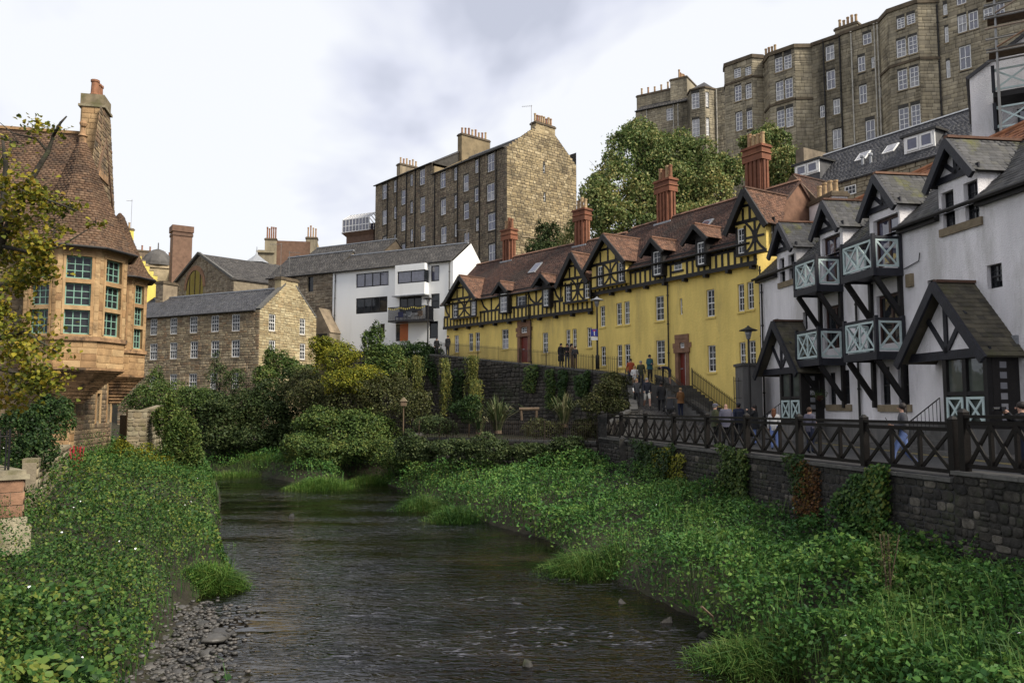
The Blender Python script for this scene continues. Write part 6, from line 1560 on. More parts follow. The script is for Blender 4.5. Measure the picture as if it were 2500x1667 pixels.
for k, (ua_, ub_) in enumerate(((4.6, 5.6), (5.4, 6.4), (4.8, 5.8))):
    if k + 1 < len(lifts):
        for s in (0, .4): pass
        ld = MB(); a, b = XF.P(ua_, lifts[k] + .05, 2.0), XF.P(ub_, lifts[k + 1] + .8, 2.0)
        for s in (-.18, .18): ld.beam(a + XF.Nn * s, b + XF.Nn * s, .05, .07)
        for t in np.linspace(.05, .95, 11): q = a.lerp(b, t); ld.beam(q - XF.Nn * .18, q + XF.Nn * .18, .04, .04)
        ld.build('ladder', M['steel'], sf)
# ------------------------------------------------------------------ red sandstone house with corner turrets
Q1 = at(180, 820, 40.0); Q2 = at(281, 820, 48.0)
Q1, Q2 = Vector(Q1[:2]), Vector(Q2[:2])
S2 = Fac(Q1, Q2, out=(0, 44)); dl = Vector((-(Q2 - Q1).y, (Q2 - Q1).x)).normalized()
S1 = Fac(Q1, Q1 + dl * 17)
wc = thing('sandstone_house', 'red sandstone house with corbelled corner turrets and steep red tiled roof', 'house', (Q1.x, Q1.y, -2.2))
ZEAV = 9.25
DP = S2.L
rz = at(130, 333, 44.0).z
holes2 = [S2.rect(Zb(735, 1130), Zb(762, 1340)), S2.rect(Zb(820, 1080), Zb(846, 1330))]
m = MB(); wall_mesh(m, S1, 0, S1.L, -3, ZEAV, [], .2); wall_mesh(m, S2, 0, DP, -3, ZEAV, holes2, .2)
m.add([S2.P(0, ZEAV), S2.P(DP, ZEAV), S2.P(DP * .62, rz + 1.4), S2.P(DP * .36, rz + 1.4)], [(0, 1, 2, 3)])
m.quad(S1.P(0, -3, -DP), S1.P(S1.L, -3, -DP), S1.P(S1.L, ZEAV, -DP), S1.P(0, ZEAV, -DP)); m.quad(S1.P(S1.L, -3, 0), S1.P(S1.L, -3, -DP), S1.P(S1.L, ZEAV, -DP), S1.P(S1.L, ZEAV, 0)); m.add([S1.P(S1.L, ZEAV, 0), S1.P(S1.L, ZEAV, -DP), S1.P(S1.L, rz, -DP / 2)], [(0, 1, 2)])
m.build('wall', M['mortar'], wc)
masonry(wc, S2, -2.6, rz + 1.3, lambda z: (.75, DP - .2) if z < 2 else ((0, DP) if z < ZEAV else (DP * .36 * (z - ZEAV) / (rz + 1.4 - ZEAV), DP - DP * .38 * (z - ZEAV) / (rz + 1.4 - ZEAV))), holes2, M['rubble_wc'], .5, .26, .03, limit=90)
masonry(wc, S2, -2.6, 2, edges_rect(0, .75), [], M['sand'], .7, .42, .04, kind='ashlar', limit=20, vary=.12)
masonry(wc, S1, -2.6, 2, edges_rect(0, .8), [], M['sand'], .7, .42, .04, kind='ashlar', limit=20, vary=.12)
masonry(wc, S1, -2.4, ZEAV, edges_rect(.8, S1.L), [], M['rubble_wc'], .55, .3, .03, limit=60)
for h in holes2:
    MB().quad(S2.P(h[0], h[2], -.18), S2.P(h[1], h[2], -.18), S2.P(h[1], h[3], -.18), S2.P(h[0], h[3], -.18)).build('slit_window', M['glass'], wc)
    f = MB(); f.fbox(S2, h[0] - .22, h[0], h[2] - .15, h[3] + .2, -.1, .05); f.fbox(S2, h[1], h[1] + .22, h[2] - .15, h[3] + .2, -.1, .05); f.fbox(S2, h[0], h[1], h[3], h[3] + .2, -.1, .052); f.build('surround', M['sand'], wc)
r = MB()
slab(r, S1.P(-.1, ZEAV - .1, .35), S1.P(S1.L, ZEAV - .1, .35), S1.P(S1.L, rz, -DP / 2), S1.P(-.1, rz, -DP / 2), .15)
slab(r, S1.P(-.1, ZEAV - .1, -DP - .35), S1.P(S1.L, ZEAV - .1, -DP - .35), S1.P(S1.L, rz, -DP / 2 - .002), S1.P(-.1, rz, -DP / 2 - .002), .15)
ro = r.build('roof', M['tile'], wc)
n = 56; Ls = [S1.P(S1.L, ZEAV - .1 + (rz - ZEAV + .1) * i / n, .35 - (DP / 2 + .35) * i / n) for i in range(n + 1)]; Rs = [S1.P(-.1, ZEAV - .1 + (rz - ZEAV + .1) * i / n, .35 - (DP / 2 + .35) * i / n) for i in range(n + 1)]
strip_tiles(ro, 'tiles', Ls, Rs, M['tile'], .24, .045)
MB().beam(S1.P(0, rz + .06, -DP / 2), S1.P(S1.L, rz + .06, -DP / 2), .3, .16).build('ridge', M['sand'], ro)
def octv(c, R, ph, z=0.0): return [Vector((c.x + R * math.cos(ph - k * math.pi / 4), c.y + R * math.sin(ph - k * math.pi / 4), z)) for k in range(8)]
PH = math.radians(-36 + 45)
def turret(c, R, ph, rows, zsill, zeave, zc0, zc1, zap, r_in, finial, nface):
    V = octv(c, R, ph)
    t = MB()
    t.add([v + UP * zc0 for v in V] + [v + UP * (zeave + .1) for v in V], [tuple(range(8)), tuple(range(15, 7, -1))])
    core = None
    fcs = [Fac(V[k][:2], V[(k + 1) % 8][:2], out=Vector(V[k][:2]) * 3 - Vector(c) * 2) for k in range(8)]
    for f in fcs:
        mx_, my_ = (f.A + f.B) / 2
        vis = f.n.dot(-(f.A + f.B) / 2) > -8
        f.out_ok = True
        u0, u1 = f.L * .2, f.L * .8
        hs = [(u0, u1, a, b) for a, b in rows] if vis else []
        wall_mesh(t, f, 0, f.L, zc0, zeave + .1, hs, .26)
    tb = t.build('turret', M['sand'], wc)
    for k, f in enumerate(fcs):
        if f.n.dot(-(f.A + f.B) / 2) <= -8: continue
        for a, b in rows:
            window(tb, f, (f.L * .2, f.L * .8, a, b), M['gpaint'], M['glass'], cols=3, rows=3, fw=.055, bar=.04, reveal=.22, sash=False, panes=True)
        tr = MB()
        for i, (a, b) in enumerate(rows[:-1]): tr.fbox(f, f.L * .16, f.L * .84, b, rows[i + 1][0], -.1, .03)
        tr.fbox(f, f.L * .14, f.L * .2, rows[0][0], rows[-1][1], -.1, .035); tr.fbox(f, f.L * .8, f.L * .86, rows[0][0], rows[-1][1], -.1, .035)
        tr.fbox(f, f.L * .12, f.L * .88, rows[-1][1], rows[-1][1] + .16, -.1, .06)
        tr.build('mullion', M['sand'], tb)
        MB().fbox(f, -.06, f.L + .06, zsill - .2, zsill, -.1, .14).build('sill_course', M['sand_dark'], tb)
        MB().fbox(f, -.03, f.L + .03, zeave - .06, zeave + .1, -.1, .1).build('eaves_course', M['sand'], tb)
        masonry(tb, f, zc0, zsill - .2, edges_rect(0, f.L), [], M['sand'], .75, .34, .025, kind='ashlar', limit=30, vary=.3)
        for uu in (0, f.L * .88): masonry(tb, f, zsill, zeave - .06, edges_rect(uu, uu + f.L * .12), [], M['sand'], .5, .4, .02, kind='ashlar', limit=12, vary=.2)
    # moulded corbelling down to the corner
    N_ = 9; cb_ = MB()
    for i in range(N_):
        ra = R + .1 - (R + .1 - r_in) * (i / (N_ - 1)) ** .85; za = zc0 - (zc0 - zc1) * i / N_; zb_ = zc0 - (zc0 - zc1) * (i + 1) / N_; h = za - zb_
        for (q, z0, z1) in ((ra, za - h * .55, za), (ra - .1, zb_, za - h * .55)):
            A, B = octv(c, q, ph, z0), octv(c, q * 1.0, ph, z1)
            cb_.add(A + B, [tuple(range(7, -1, -1)), tuple(range(8, 16))] + [(k, (k + 1) % 8, 8 + (k + 1) % 8, 8 + k) for k in range(8)])
    cb_.build('corbel', M['sand_dark'], tb)
    # swept tile roof
    prof = [(R + .42, 0), (R + .08, .42), (R * .86, 1.15), (R * .66, 2.15), (R * .46, 3.15), (R * .27, 4.25), (R * .14, 5.0), (.17 if finial else .02, 5.35)]
    sc = (zap - zeave) / 5.35
    zs = np.linspace(0, 5.35, 44); rs = np.interp(zs, [p[1] for p in prof], [p[0] for p in prof])
    O = [octv(c, float(rr), ph, zeave + .08 + float(z) * sc) for rr, z in zip(rs, zs)]
    cone = MB(); A = octv(c, R + .35, ph, zeave + .05)
    ends = [octv(c, float(rr) - .03, ph, zeave + .06 + float(z) * sc) for rr, z in zip(rs[::6], zs[::6])] + [octv(c, .1, ph, zap)]
    for a, b in zip(ends[:-1], ends[1:]): cone.add(a + b, [(k, (k + 1) % 8, 8 + (k + 1) % 8, 8 + k) for k in range(8)])
    cone.add(ends[0], [tuple(range(8))])
    cr_ = cone.build('turret_roof', M['tile'], tb)
    for k in range(8):
        strip_tiles(cr_, 'tiles', [o[(k + 1) % 8] for o in O], [o[k] for o in O], M['tile'], .24, .045)
    gt = MB(); g = octv(c, R + .47, ph, zeave + .03)
    gt.tube(g + [g[0]], .07, 6); gt.build('gutter', M['pipe'], tb)
    if finial: MB().lathe((c.x, c.y, zap - .15), [(.2, 0), (.17, .5), (.24, .55), (.14, .7), (.1, .95), (.06, 1.0), (.14, 1.08), (.19, 1.22), (.14, 1.36), (.04, 1.42)], 10).build('finial', M['sand_dark'], cr_)
fz = lambda y, Y=37.9: at(200, y, Y).z
rows = [(fz(600 + b * .3189), fz(600 + a * .3189)) for a, b in ((485, 672), (280, 452), (72, 245))]
turret(Q1, 2.4, PH, rows, fz(600 + 690 * .3189), ZEAV, fz(600 + 930 * .3189), fz(600 + 1205 * .3189), at(177, 352, 40).z, .75, True, 5)
turret(Q2, 1.72, PH, rows, fz(600 + 690 * .3189), ZEAV, fz(600 + 930 * .3189), fz(600 + 1205 * .3189), ZEAV + 4.1, .5, False, 5)
# chimney on the gable
zt = at(230, 236, 43.5).z
f = Fac(S2.P(DP * .42, 0, .02)[:2], tuple(Vector(S2.P(DP * .42, 0, .02)[:2]) + dl * 1.05))
c = MB(); c.fbox(S2, DP * .41, DP * .58, rz - 2.5, zt - .75, -1.1, .05); ch = c.build('chimney', M['rubble_wc'], wc)
masonry(ch, f, rz - 2.5, zt - .75, edges_rect(0, 1.05), [], M['sand'], .55, .34, .03, kind='ashlar', limit=30, off=.1)
masonry(ch, S2, rz - 2.5, zt - .75, edges_rect(DP * .41, DP * .58), [], M['rubble_wc'], .4, .26, .03, limit=30, off=.05)
c = MB(); c.fbox(S2, DP * .41 - .12, DP * .58 + .12, zt - .75, zt - .62, -1.22, .17); c.fbox(S2, DP * .41 - .03, DP * .58 + .03, zt - .62, zt, -1.13, .08); c.build('cap', M['gatewall'], ch)
c = MB(); c.hexa([S2.P(DP * .37, rz - 2.6, -1.3), S2.P(DP * .62, rz - 2.6, -1.3), S2.P(DP * .62, rz - 2.6, .1), S2.P(DP * .37, rz - 2.6, .1), S2.P(DP * .41, rz - 1.9, -1.1), S2.P(DP * .58, rz - 1.9, -1.1), S2.P(DP * .58, rz - 1.9, .06), S2.P(DP * .41, rz - 1.9, .06)]); c.build('weathering', M['sand_dark'], ch)
f2 = Fac(S2.P(DP * .42, 0, -.5)[:2], S2.P(DP * .57, 0, -.5)[:2])
pots(ch, f2, 0, f2.L, 0, zt, 3, M['clay_red'], .85, .24)
pipe(wc, S1, 6.3, -2, 8.8, .12, M['pipe_w'], .06)
# ------------------------------------------------------------------ river wall and railing
rwl = thing('river_wall', 'dark rubble river wall below the wooden railing', 'wall', FEN.P(8, -2.6, 0))
m = MB(); m.fbox(FEN, 0, FEN.L + .3, -3.2, -.12, -.45, .0); m.fbox(FEN, -14, -.002, -3.2, .06, -.45, .0)
m.fbox(FEN, FEN.L + .302, FEN.L + .7, -3.2, -.12, -3.5, .0); m.build('wall_core', M['mortar_dark'], rwl)
masonry(rwl, FEN, -2.9, -.14, edges_rect(0.003, FEN.L + .3), [], M['riv'], .31, .2, .026, limit=240, vary=.6, kind='rubble')
masonry(rwl, FEN, -2.9, .04, edges_rect(-14, 0), [], M['riv'], .31, .2, .026, limit=60, vary=.6, kind='rubble')
for a, b, z in ((0.003, FEN.L + .3, -.12), (-14, 0, .06)):
    k = int((b - a) / .9)
    for i in range(k): MB().fbox(FEN, a + (b - a) * i / k, a + (b - a) * (i + 1) / k - .012, z, z + .09 + random.uniform(-.006, .006), -.5, .09).build('coping_stone', M['kerb'], rwl)
rail = thing('wooden_railing', 'dark brown timber railing with crossed braces along the river lane', 'railing', FEN.P(8, 0, -.1))
fx = sorted(FEN.uz((x, 1080), -.12)[0] for x in (2328, 2111, 1952, 1824, 1727, 1646, 1576, 1517, 1471))
def fence_run(us, zb, zt, nsub=3):
    O = -.12
    for i, u in enumerate(us):
        MB().fbox(FEN, u - .085, u + .085, zb - .06, zt + .09, O - .085, O + .085).build('post', M['fence'], rail)
        MB().hexa([FEN.P(u - .095, zt + .09, O - .095), FEN.P(u + .095, zt + .09, O - .095), FEN.P(u + .095, zt + .09, O + .095), FEN.P(u - .095, zt + .09, O + .095), FEN.P(u - .02, zt + .17, O - .02), FEN.P(u + .02, zt + .17, O - .02), FEN.P(u + .02, zt + .17, O + .02), FEN.P(u - .02, zt + .17, O + .02)]).build('post_cap', M['fence'], rail)
        if i + 1 == len(us): break
        a, b = u + .085, us[i + 1] - .085
        MB().fbox(FEN, a, b, zt - .04, zt + .03, O - .07, O + .07).build('hand_rail', M['fence'], rail)
        MB().fbox(FEN, a, b, zt - .19, zt - .10, O - .035, O + .035).build('rail', M['fence'], rail)
        MB().fbox(FEN, a, b, zb + .06, zb + .15, O - .04, O + .04).build('rail', M['fence'], rail)
        for j in range(nsub):
            p, q = a + (b - a) * j / nsub, a + (b - a) * (j + 1) / nsub
            if j: MB().fbox(FEN, p - .04, p + .04, zb + .15, zt - .19, O - .04, O + .04).build('intermediate_post', M['fence'], rail)
            for s, (z0, z1) in ((.012, (zb + .15, zt - .19)), (-.012, (zt - .19, zb + .15))):
                A, B = FEN.P(p + .03, z0, O + s * 2), FEN.P(q - .03, z1, O + s * 2); d = (B - A).normalized()
                MB().box((A + B) / 2, d * ((B - A).length / 2), FEN.Nn * .02, d.cross(FEN.Nn) * .042).build('brace', M['fence'], rail)
fence_run(fx, 0.0, 1.2)
fence_run([-14.2 + 2.35 * i for i in range(6)] + [-.24], .16, 1.36)
# ------------------------------------------------------------------ sloping street in front of the yellow terrace
sh1 = YL.shift(2.6)
WT = [at(800, 858, 79.0), at(965, 862, 72.5)]
for p in ((1076, 869), (1269, 889), (1403, 903), (1447, 909)):
    u, z = sh1.uz(p); WT.append(sh1.P(u, z))
WT += [at(1508, 914, 51.6), at(1533, 937, 49.4)]
street_l = [Vector(p) for p in WT]
def facade_pt(p):
    for fc in (YR, YL):
        u = (Vector(p[:2]) - fc.A).dot(fc.d)
        if u <= fc.L or fc is YL: return fc.P(u, p.z, -.3)
rows_ = [(p, facade_pt(p)) for p in street_l]
m = MB()
for (a, b), (c, d) in zip(rows_[:-1], rows_[1:]):
    m.hexa([a - UP * 4, b - UP * 4, d - UP * 4, c - UP * 4, a, b, d, c])
tag(m.build('street', M['paving']), label='sloping stone paved street in front of the yellow terrace', kind='structure')
rt = thing('retaining_wall', 'mossy dark stone retaining wall carrying the sloping street', 'wall', WT[3] - UP * 4.5)
def slope_wall(parent, a, b, zb, mat, core, cw, ch, th=.4, limit=60, cop=True, out=(0, 0)):
    fc = Fac(a[:2], b[:2], out=out); L = fc.L
    m = MB(); P = fc.P
    m.hexa([P(0, zb, -th), P(L, zb, -th), P(L, zb, 0), P(0, zb, 0), P(0, a.z, -th), P(L, b.z, -th), P(L, b.z, 0), P(0, a.z, 0)]); m.build('wall_core', core, parent)
    lo, hi = min(a.z, b.z), max(a.z, b.z)
    def ed(z):
        if z < lo: return (0, L)
        if hi - lo < .01 or z >= hi: return None
        t = (z - a.z) / (b.z - a.z); return (t * L, L) if b.z > a.z else (0, t * L)
    masonry(parent, fc, zb, hi, ed, [], mat, cw, ch, .04, limit=limit, kind='rubble')
    if cop:
        k = max(1, int(L / .8))
        for i in range(k):
            p, q = a.lerp(b, i / k), a.lerp(b, (i + 1) / k - .012); c_ = MB()
            c_.beam(p + UP * .05 - fc.Nn * .18, q + UP * .05 - fc.Nn * .18, .46, .12); c_.build('coping_stone', M['kerb'] if mat is not M['gatewall'] else mat, parent)
    return fc
for a, b in zip(WT[:-1], WT[1:]): slope_wall(rt, a, b, -.9, M['ret'], M['mortar_dark'], .48, .28, limit=45)
RB = at(1540, 1008, 45.3)
slope_wall(rt, WT[-1], Vector((RB.x, RB.y, 1.35)), -.9, M['ret'], M['mortar_dark'], .45, .27, limit=30)
slope_wall(rt, Vector((RB.x, RB.y, 1.35)), Vector((FE1.x + .2, FE1.y + .5, .35)), -.9, M['ret'], M['mortar_dark'], .45, .27, limit=20)
# iron railing on the street edge
def bars_rail(parent, pts, h, sp=.14, r=.011, top=.97, spike=True, name='bars', mat=None, posts=2.4):
    b, p = MB(), MB(); mat = mat or M['iron']
    for a, c in zip(pts[:-1], pts[1:]):
        a, c = Vector(a), Vector(c); L = (c - a).length; n = max(2, int(L / sp))
        for i in range(n):
            q = a.lerp(c, (i + .5) / n); b.box(q + UP * (h / 2), (r, 0, 0), (0, r, 0), (0, 0, h / 2))
        for f in (.08, .86): p.beam(a + UP * (h * f), c + UP * (h * f), .035, .02)
        k = max(1, int(L / posts))
        for i in range(k + 1): q = a.lerp(c, i / k); p.box(q + UP * (h * .52), (.02, 0, 0), (0, .02, 0), (0, 0, h * .52))
    p.build('rails', mat, parent); b.build(name, mat, parent)
rl1 = thing('street_railing', 'thin black iron railing along the top of the retaining wall', 'railing', WT[2])
bars_rail(rl1, [p + UP * .1 for p in WT[2:7]], 1.05)
# cobbled ramp
RR = [(39.6, 5.3, 11.4, .006), (42.0, 5.9, 10.9, .3), (44.0, 6.35, 10.35, .8), (46.5, 6.95, 9.75, 1.55), (49.0, 7.15, 9.3, 2.65), (50.6, 7.3, 8.95, 3.0), (52.4, 6.2, 7.9, 3.3)]
m = MB()
for (Y0, l0, r0, z0), (Y1, l1, r1, z1) in zip(RR[:-1], RR[1:]):
    m.hexa([(l0, Y0, z0 - 3), (r0, Y0, z0 - 3), (r1, Y1, z1 - 3), (l1, Y1, z1 - 3), (l0, Y0, z0), (r0, Y0, z0), (r1, Y1, z1), (l1, Y1, z1)])
ramp = m.build('path', M['mortar_dark']); tag(ramp, label='steep cobbled ramp climbing from the lane to the street', kind='structure')
its = []
for (Y0, l0, r0, z0), (Y1, l1, r1, z1) in zip(RR[:-1], RR[1:]):
    n = int((Y1 - Y0) / .16)
    for i in range(n):
        t = (i + .5) / n; Y, l, r_, z = Y0 + (Y1 - Y0) * t, l0 + (l1 - l0) * t, r0 + (r1 - r0) * t, z0 + (z1 - z0) * t
        nr = Vector((0, -(z1 - z0), Y1 - Y0)).normalized(); fw = Vector((0, nr.z, -nr.y)); k = int((r_ - l) / .23)
        for j in range(k):
            its.append((Vector((l + (r_ - l) * (j + .5 + (.4 if i % 2 else 0)) / (k + .5), Y, z)), Vector(((r_ - l) / k * .95, 0, 0)), fw * ((Y1 - Y0) / n * .95 / max(nr.z, .3)), nr * .03))
pieces(ramp, 'cobble', its, 'cobble', M['cobble'], 300)
# parapet between ramp and stair, stair with its landing
pp = thing('stair_parapet', 'low curved stone parapet between cobbled ramp and steps', 'wall', (9.6, 46, 1.2))
for (Y0, _, r0, z0), (Y1, _, r1, z1) in zip(RR[1:5], RR[2:6]): slope_wall(pp, Vector((r0 + .15, Y0, z0 + .55)), Vector((r1 + .15, Y1, z1 + .55)), max(-.2, z0 - .5), M['ret'], M['mortar_dark'], .5, .3, .35, 15)
st = thing('stone_steps', 'dark stone steps with iron railing up to the red door', 'steps', YR.P(3, 0, 1))
ud, zd_ = YR.uz(Zi(1045, 945)); us_ = ud - .9
MB().fbox(YR, us_, us_ + 3.6, -.2, zd_ - .02, .02, 2.5).build('landing', M['paving'], st)
ns = 13
for i in range(ns):
    z = zd_ - .02 - (i + 1) * (zd_ - .3) / (ns + 1); u = us_ - i * .32
    if u - .32 < .05: break
    MB().fbox(YR, u - .32, u - .004, -.2, z, .02, 2.4).build('step', M['kerb'], st)
ue = us_ - ns * .32
for o_ in (.1, 2.4): bars_rail(st, [YR.P(us_ + 3.4, zd_, o_), YR.P(us_, zd_, o_), YR.P(max(us_ - 3.6, .3), zd_ - 3.6 / .32 * (zd_ - .3) / (ns + 1), o_)][(1 if o_ < 1 else 0):], 1.0)
bars_rail(st, [at(*Zi(1540, 1080), 41.8), at(*Zi(1632, 1080), 41.8)], 1.15)
# ------------------------------------------------------------------ garden below the street
G0, G1 = Vector((-6.2, 50.4, -.45)), Vector((4.7, 44.0, -.45))
mid = Vector((-1.0, 47.3, -.45))
gp = [G0, mid, G1, Vector((6.4, 45.2, -.45)), Vector((6.9, 49.2, -.45))] + [Vector((p.x, p.y, -.45)) for p in reversed(WT[2:6])] + [Vector((-6.5, 62, -.45))]
m = MB(); m.prism(gp, (0, 0, -2.2)); tag(m.build('garden', M['earth']), label='raised garden bed below the retaining wall', kind='structure')
gwl = thing('garden_wall', 'low mossy stone wall edging the raised garden above the bank', 'wall', mid - UP * 1.5)
for a, b in ((Vector((-6.6, 60, -.45)), G0), (G0, mid), (mid, G1)): slope_wall(gwl, a + UP * .05, b + UP * .05, -3.8, M['ret'], M['mortar_dark'], .45, .25, limit=60)
gf = thing('garden_fence', 'rusty iron bar fence along the garden wall', 'fence', mid)
M['rust'] = pmat('rusted_iron', [(.05, .035, .025), (.035, .028, .022)], wear=.4, wsc=5)
bars_rail(gf, [G0 + UP * .1, mid + UP * .1, G1 + UP * .1], 1.15, .13, .011, mat=M['rust'])
# garden gate beside the end of the river wall
gg = thing('garden_gate', 'narrow black iron gate at the end of the wooden railing', 'gate', (4.9, 43.4, 0))
bars_rail(gg, [Vector((4.75, 43.9, -.35)), Vector((5.0, 42.4, -.25))], 1.5, .11, .014, posts=1.5)
# ------------------------------------------------------------------ left side: gate wall, pier with railing
lw = thing('boundary_wall', 'lichen covered stone wall with rounded coping beside the sandstone house', 'wall', at(350, 1060, 49) - UP * 2)
wa, wb, wc_ = at(312, 1004, 46.0), at(360, 1005, 46.6), at(398, 993, 52.0)
slope_wall(lw, wa, wb, -2.6, M['gatewall'], M['mortar'], .45, .28, .5, 40, out=(-5, 0)); slope_wall(lw, wb, wc_, -2.6, M['gatewall'], M['mortar'], .45, .28, .5, 60, out=(20, 30))
dg = thing('dark_gate', 'dark plank gate between the sandstone house and lichen wall', 'gate', at(300, 1080, 46.5))
fg = Fac(at(292, 1040, 46.8)[:2], at(311, 1040, 46.2)[:2])
for i in range(4): MB().fbox(fg, fg.L * i / 4, fg.L * (i + 1) / 4 - .01, at(300, 1072, 46.5).z - .6, at(300, 1014, 46.5).z, -.05, 0).build('plank', M['iron'], dg)
pr = thing('garden_pier', 'sandstone pier with moulded coping and iron railing at the left edge', 'pier', at(10, 1240, 20))
pf = Fac(at(-190, 1200, 19.0)[:2], at(58, 1200, 20.5)[:2]); zt, zb_ = pf.uz((40, 1158))[1], pf.uz((40, 1262))[1]
MB().fbox(pf, 0, pf.L, zb_ - 1.5, zt - .12, -2.5, 0).build('pier_body', M['mortar'], pr)
masonry(pr, pf, zb_, zt - .12, edges_rect(0, pf.L), [], M['pinkstone'], .62, .3, .03, kind='ashlar', limit=40, vary=.2)
pf2 = Fac(pf.B, pf.P(pf.L, 0, -2.5)[:2], out=(0, 20)); masonry(pr, pf2, zb_, zt - .12, edges_rect(0, 2.5), [], M['pinkstone'], .62, .3, .03, kind='ashlar', limit=30, vary=.2)
c = MB(); c.fbox(pf, -.1, pf.L + .1, zt - .12, zt, -2.6, .1); c.fbox(pf, -.1, pf.L + .03, zt, zt + .1, -2.55, .03); c.build('coping', M['gatewall'], pr)
c = MB(); c.fbox(pf, -.1, pf.L + .08, zb_ - .2, zb_, -2.6, .12); c.fbox(pf, -.1, pf.L + .16, zb_ - .9, zb_ - .2, -2.6, .2); c.build('base_moulding', M['gatewall'], pr)
bars_rail(pr, [pf.P(0, zt + .1, -.3), pf.P(pf.L - .3, zt + .1, -.3)], 1.0, .13, .014, name='railing_bars')
# garden wall behind the pier, running to the tower
lw2 = thing('mossy_garden_wall', 'plastered low wall with sloping coping left of the tower foot', 'wall', at(150, 1130, 33))
slope_wall(lw2, at(90, 1128, 26), at(172, 1090, 38.2), -2.6, M['gatewall'], M['mortar'], .5, .3, .4, 40, out=(0, 20))
# ------------------------------------------------------------------ leaves
def unit(v): return v / np.maximum(np.linalg.norm(v, axis=-1, keepdims=True), 1e-9)
def leaf_mesh(P, Nr, size, wid=.55, big=False, curl=.18, T=None):
    """P positions, Nr facing normals -> verts, quads"""
    n = len(P)
    R = RNG.normal(size=(n, 3)) if T is None else T
    T = unit(R - (R * Nr).sum(1, keepdims=True) * Nr); B = np.cross(Nr, T)
    L = size[:, None]; w = L * wid * .5
    if big:
        V = np.stack([P - T * L * .5, P - T * L * .18 + B * w + Nr * L * curl * .6, P + T * L * .18 + B * w * .8 + Nr * L * curl * .45, P + T * L * .5 - Nr * L * curl * .4,
                      P + T * L * .18 - B * w * .8 + Nr * L * curl * .45, P - T * L * .18 - B * w + Nr * L * curl * .6], 1)
        b = np.arange(n)[:, None] * 6
        Fa = np.concatenate([b + np.array([0, 1, 2, 3]), b + np.array([0, 3, 4, 5])], 1).reshape(-1, 4)
        k = 2
    else:
        V = np.stack([P - T * L * .5, P + B * w + Nr * L * curl * .5, P + T * L * .5, P - B * w + Nr * L * curl * .5], 1)
        Fa = np.arange(n)[:, None] * 4 + np.array([0, 1, 2, 3]); k = 1
    return V.reshape(-1, 3), Fa, k
def leaves_obj(name, P, Nr, size, mat, parent=None, wid=.55, big=False, curl=.18, T=None, rnd=None, **kw):
    Nr = unit(Nr)
    V, Fa, k = leaf_mesh(P, Nr, size, wid, big, curl, T)
    r = RNG.random(len(P)) if rnd is None else rnd
    return obj_np(name, V, Fa, mat, parent, np.repeat(r, k), **kw)
def blade_mesh(P, D, length, width, droop):
    """grass blades: base P, lean direction D (horizontal), two quads each"""
    n = len(P); S = np.cross(D, np.array([0, 0, 1.0])); S = unit(S + RNG.normal(size=(n, 3)) * .3)
    L = length[:, None]; w = width[:, None] * .5; dr = droop[:, None]
    m = P + D * L * dr * .28 + np.array([0, 0, 1.0]) * L * .6; t = P + D * L * dr * .85 + np.array([0, 0, 1.0]) * L * (1.0 - dr * .45)
    V = np.stack([P - S * w, P + S * w, m + S * w * .8, m - S * w * .8, t + S * w * .12, t - S * w * .12], 1)
    b = np.arange(n)[:, None] * 6
    Fa = np.concatenate([b + np.array([0, 1, 2, 3]), b + np.array([3, 2, 4, 5])], 1).reshape(-1, 4)
    return V.reshape(-1, 3), Fa
def hdir(n):
    a = RNG.random(n) * 2 * np.pi; return np.stack([np.cos(a), np.sin(a), np.zeros(n)], 1)
def blades_obj(name, P, length, width, mat, parent=None, droop=(.2, .9), D=None, **kw):
    n = len(P); D = hdir(n) if D is None else D
    V, Fa = blade_mesh(P, D, length, width, RNG.uniform(droop[0], droop[1], n))
    return obj_np(name, V, Fa, mat, parent, np.repeat(RNG.random(n), 2), **kw)
def pblob(x, y, Y, rw, rh, dr=.85):
    c = at(x, y, Y); s = Y / F
    return (c.x, c.y, c.z, rw * s, rw * s * dr, rh * s)
def blob_points(blobs, n, lo=.72, hi=1.06, clump=.9, seed=1, zmin=-.75):
    rg = np.random.default_rng(seed + 100); bb = []
    for b in blobs:                            # every lobe breaks up into smaller ones
        b = np.array(b, float)
        for k in range(11):
            d = rg.normal(size=3); d /= np.linalg.norm(d); d[2] = abs(d[2]) if rg.random() < .6 else d[2]
            f = rg.uniform(.26, .56); bb.append(np.concatenate([b[:3] + d * b[3:6] * (1.02 - f) * rg.uniform(.75, 1.3), b[3:6] * f]))
        bb.append(np.concatenate([b[:3], b[3:6] * .7]))
    blobs = bb
    B = np.array(blobs, float); area = (B[:, 3] * B[:, 5] + B[:, 3] * B[:, 4]) ; area /= area.sum()
    k = RNG.choice(len(B), n, p=area)
    d = unit(RNG.normal(size=(n, 3)))
    d[:, 2] = np.where(d[:, 2] < zmin, -d[:, 2], d[:, 2])
    P0 = B[k, :3] + d * B[k, 3:6]
    nz = vnoise(P0, 1.6 / clump, seed) * .6 + vnoise(P0, 3.6 / clump, seed + 1) * .4
    rr = lo + (hi - lo) * RNG.random(n) ** .6 + (nz - .5) * .95 + (RNG.random(n) < .10) * RNG.uniform(0, .45, n)
    P = B[k, :3] + d * B[k, 3:6] * rr[:, None]
    keep = np.ones(n, bool)
    for b in B:                                # nothing deep inside another lobe
        q = (P - b[:3]) / b[3:6]
        keep &= (q * q).sum(1) > .3
    keep &= nz > .18
    return P[keep], d[keep]
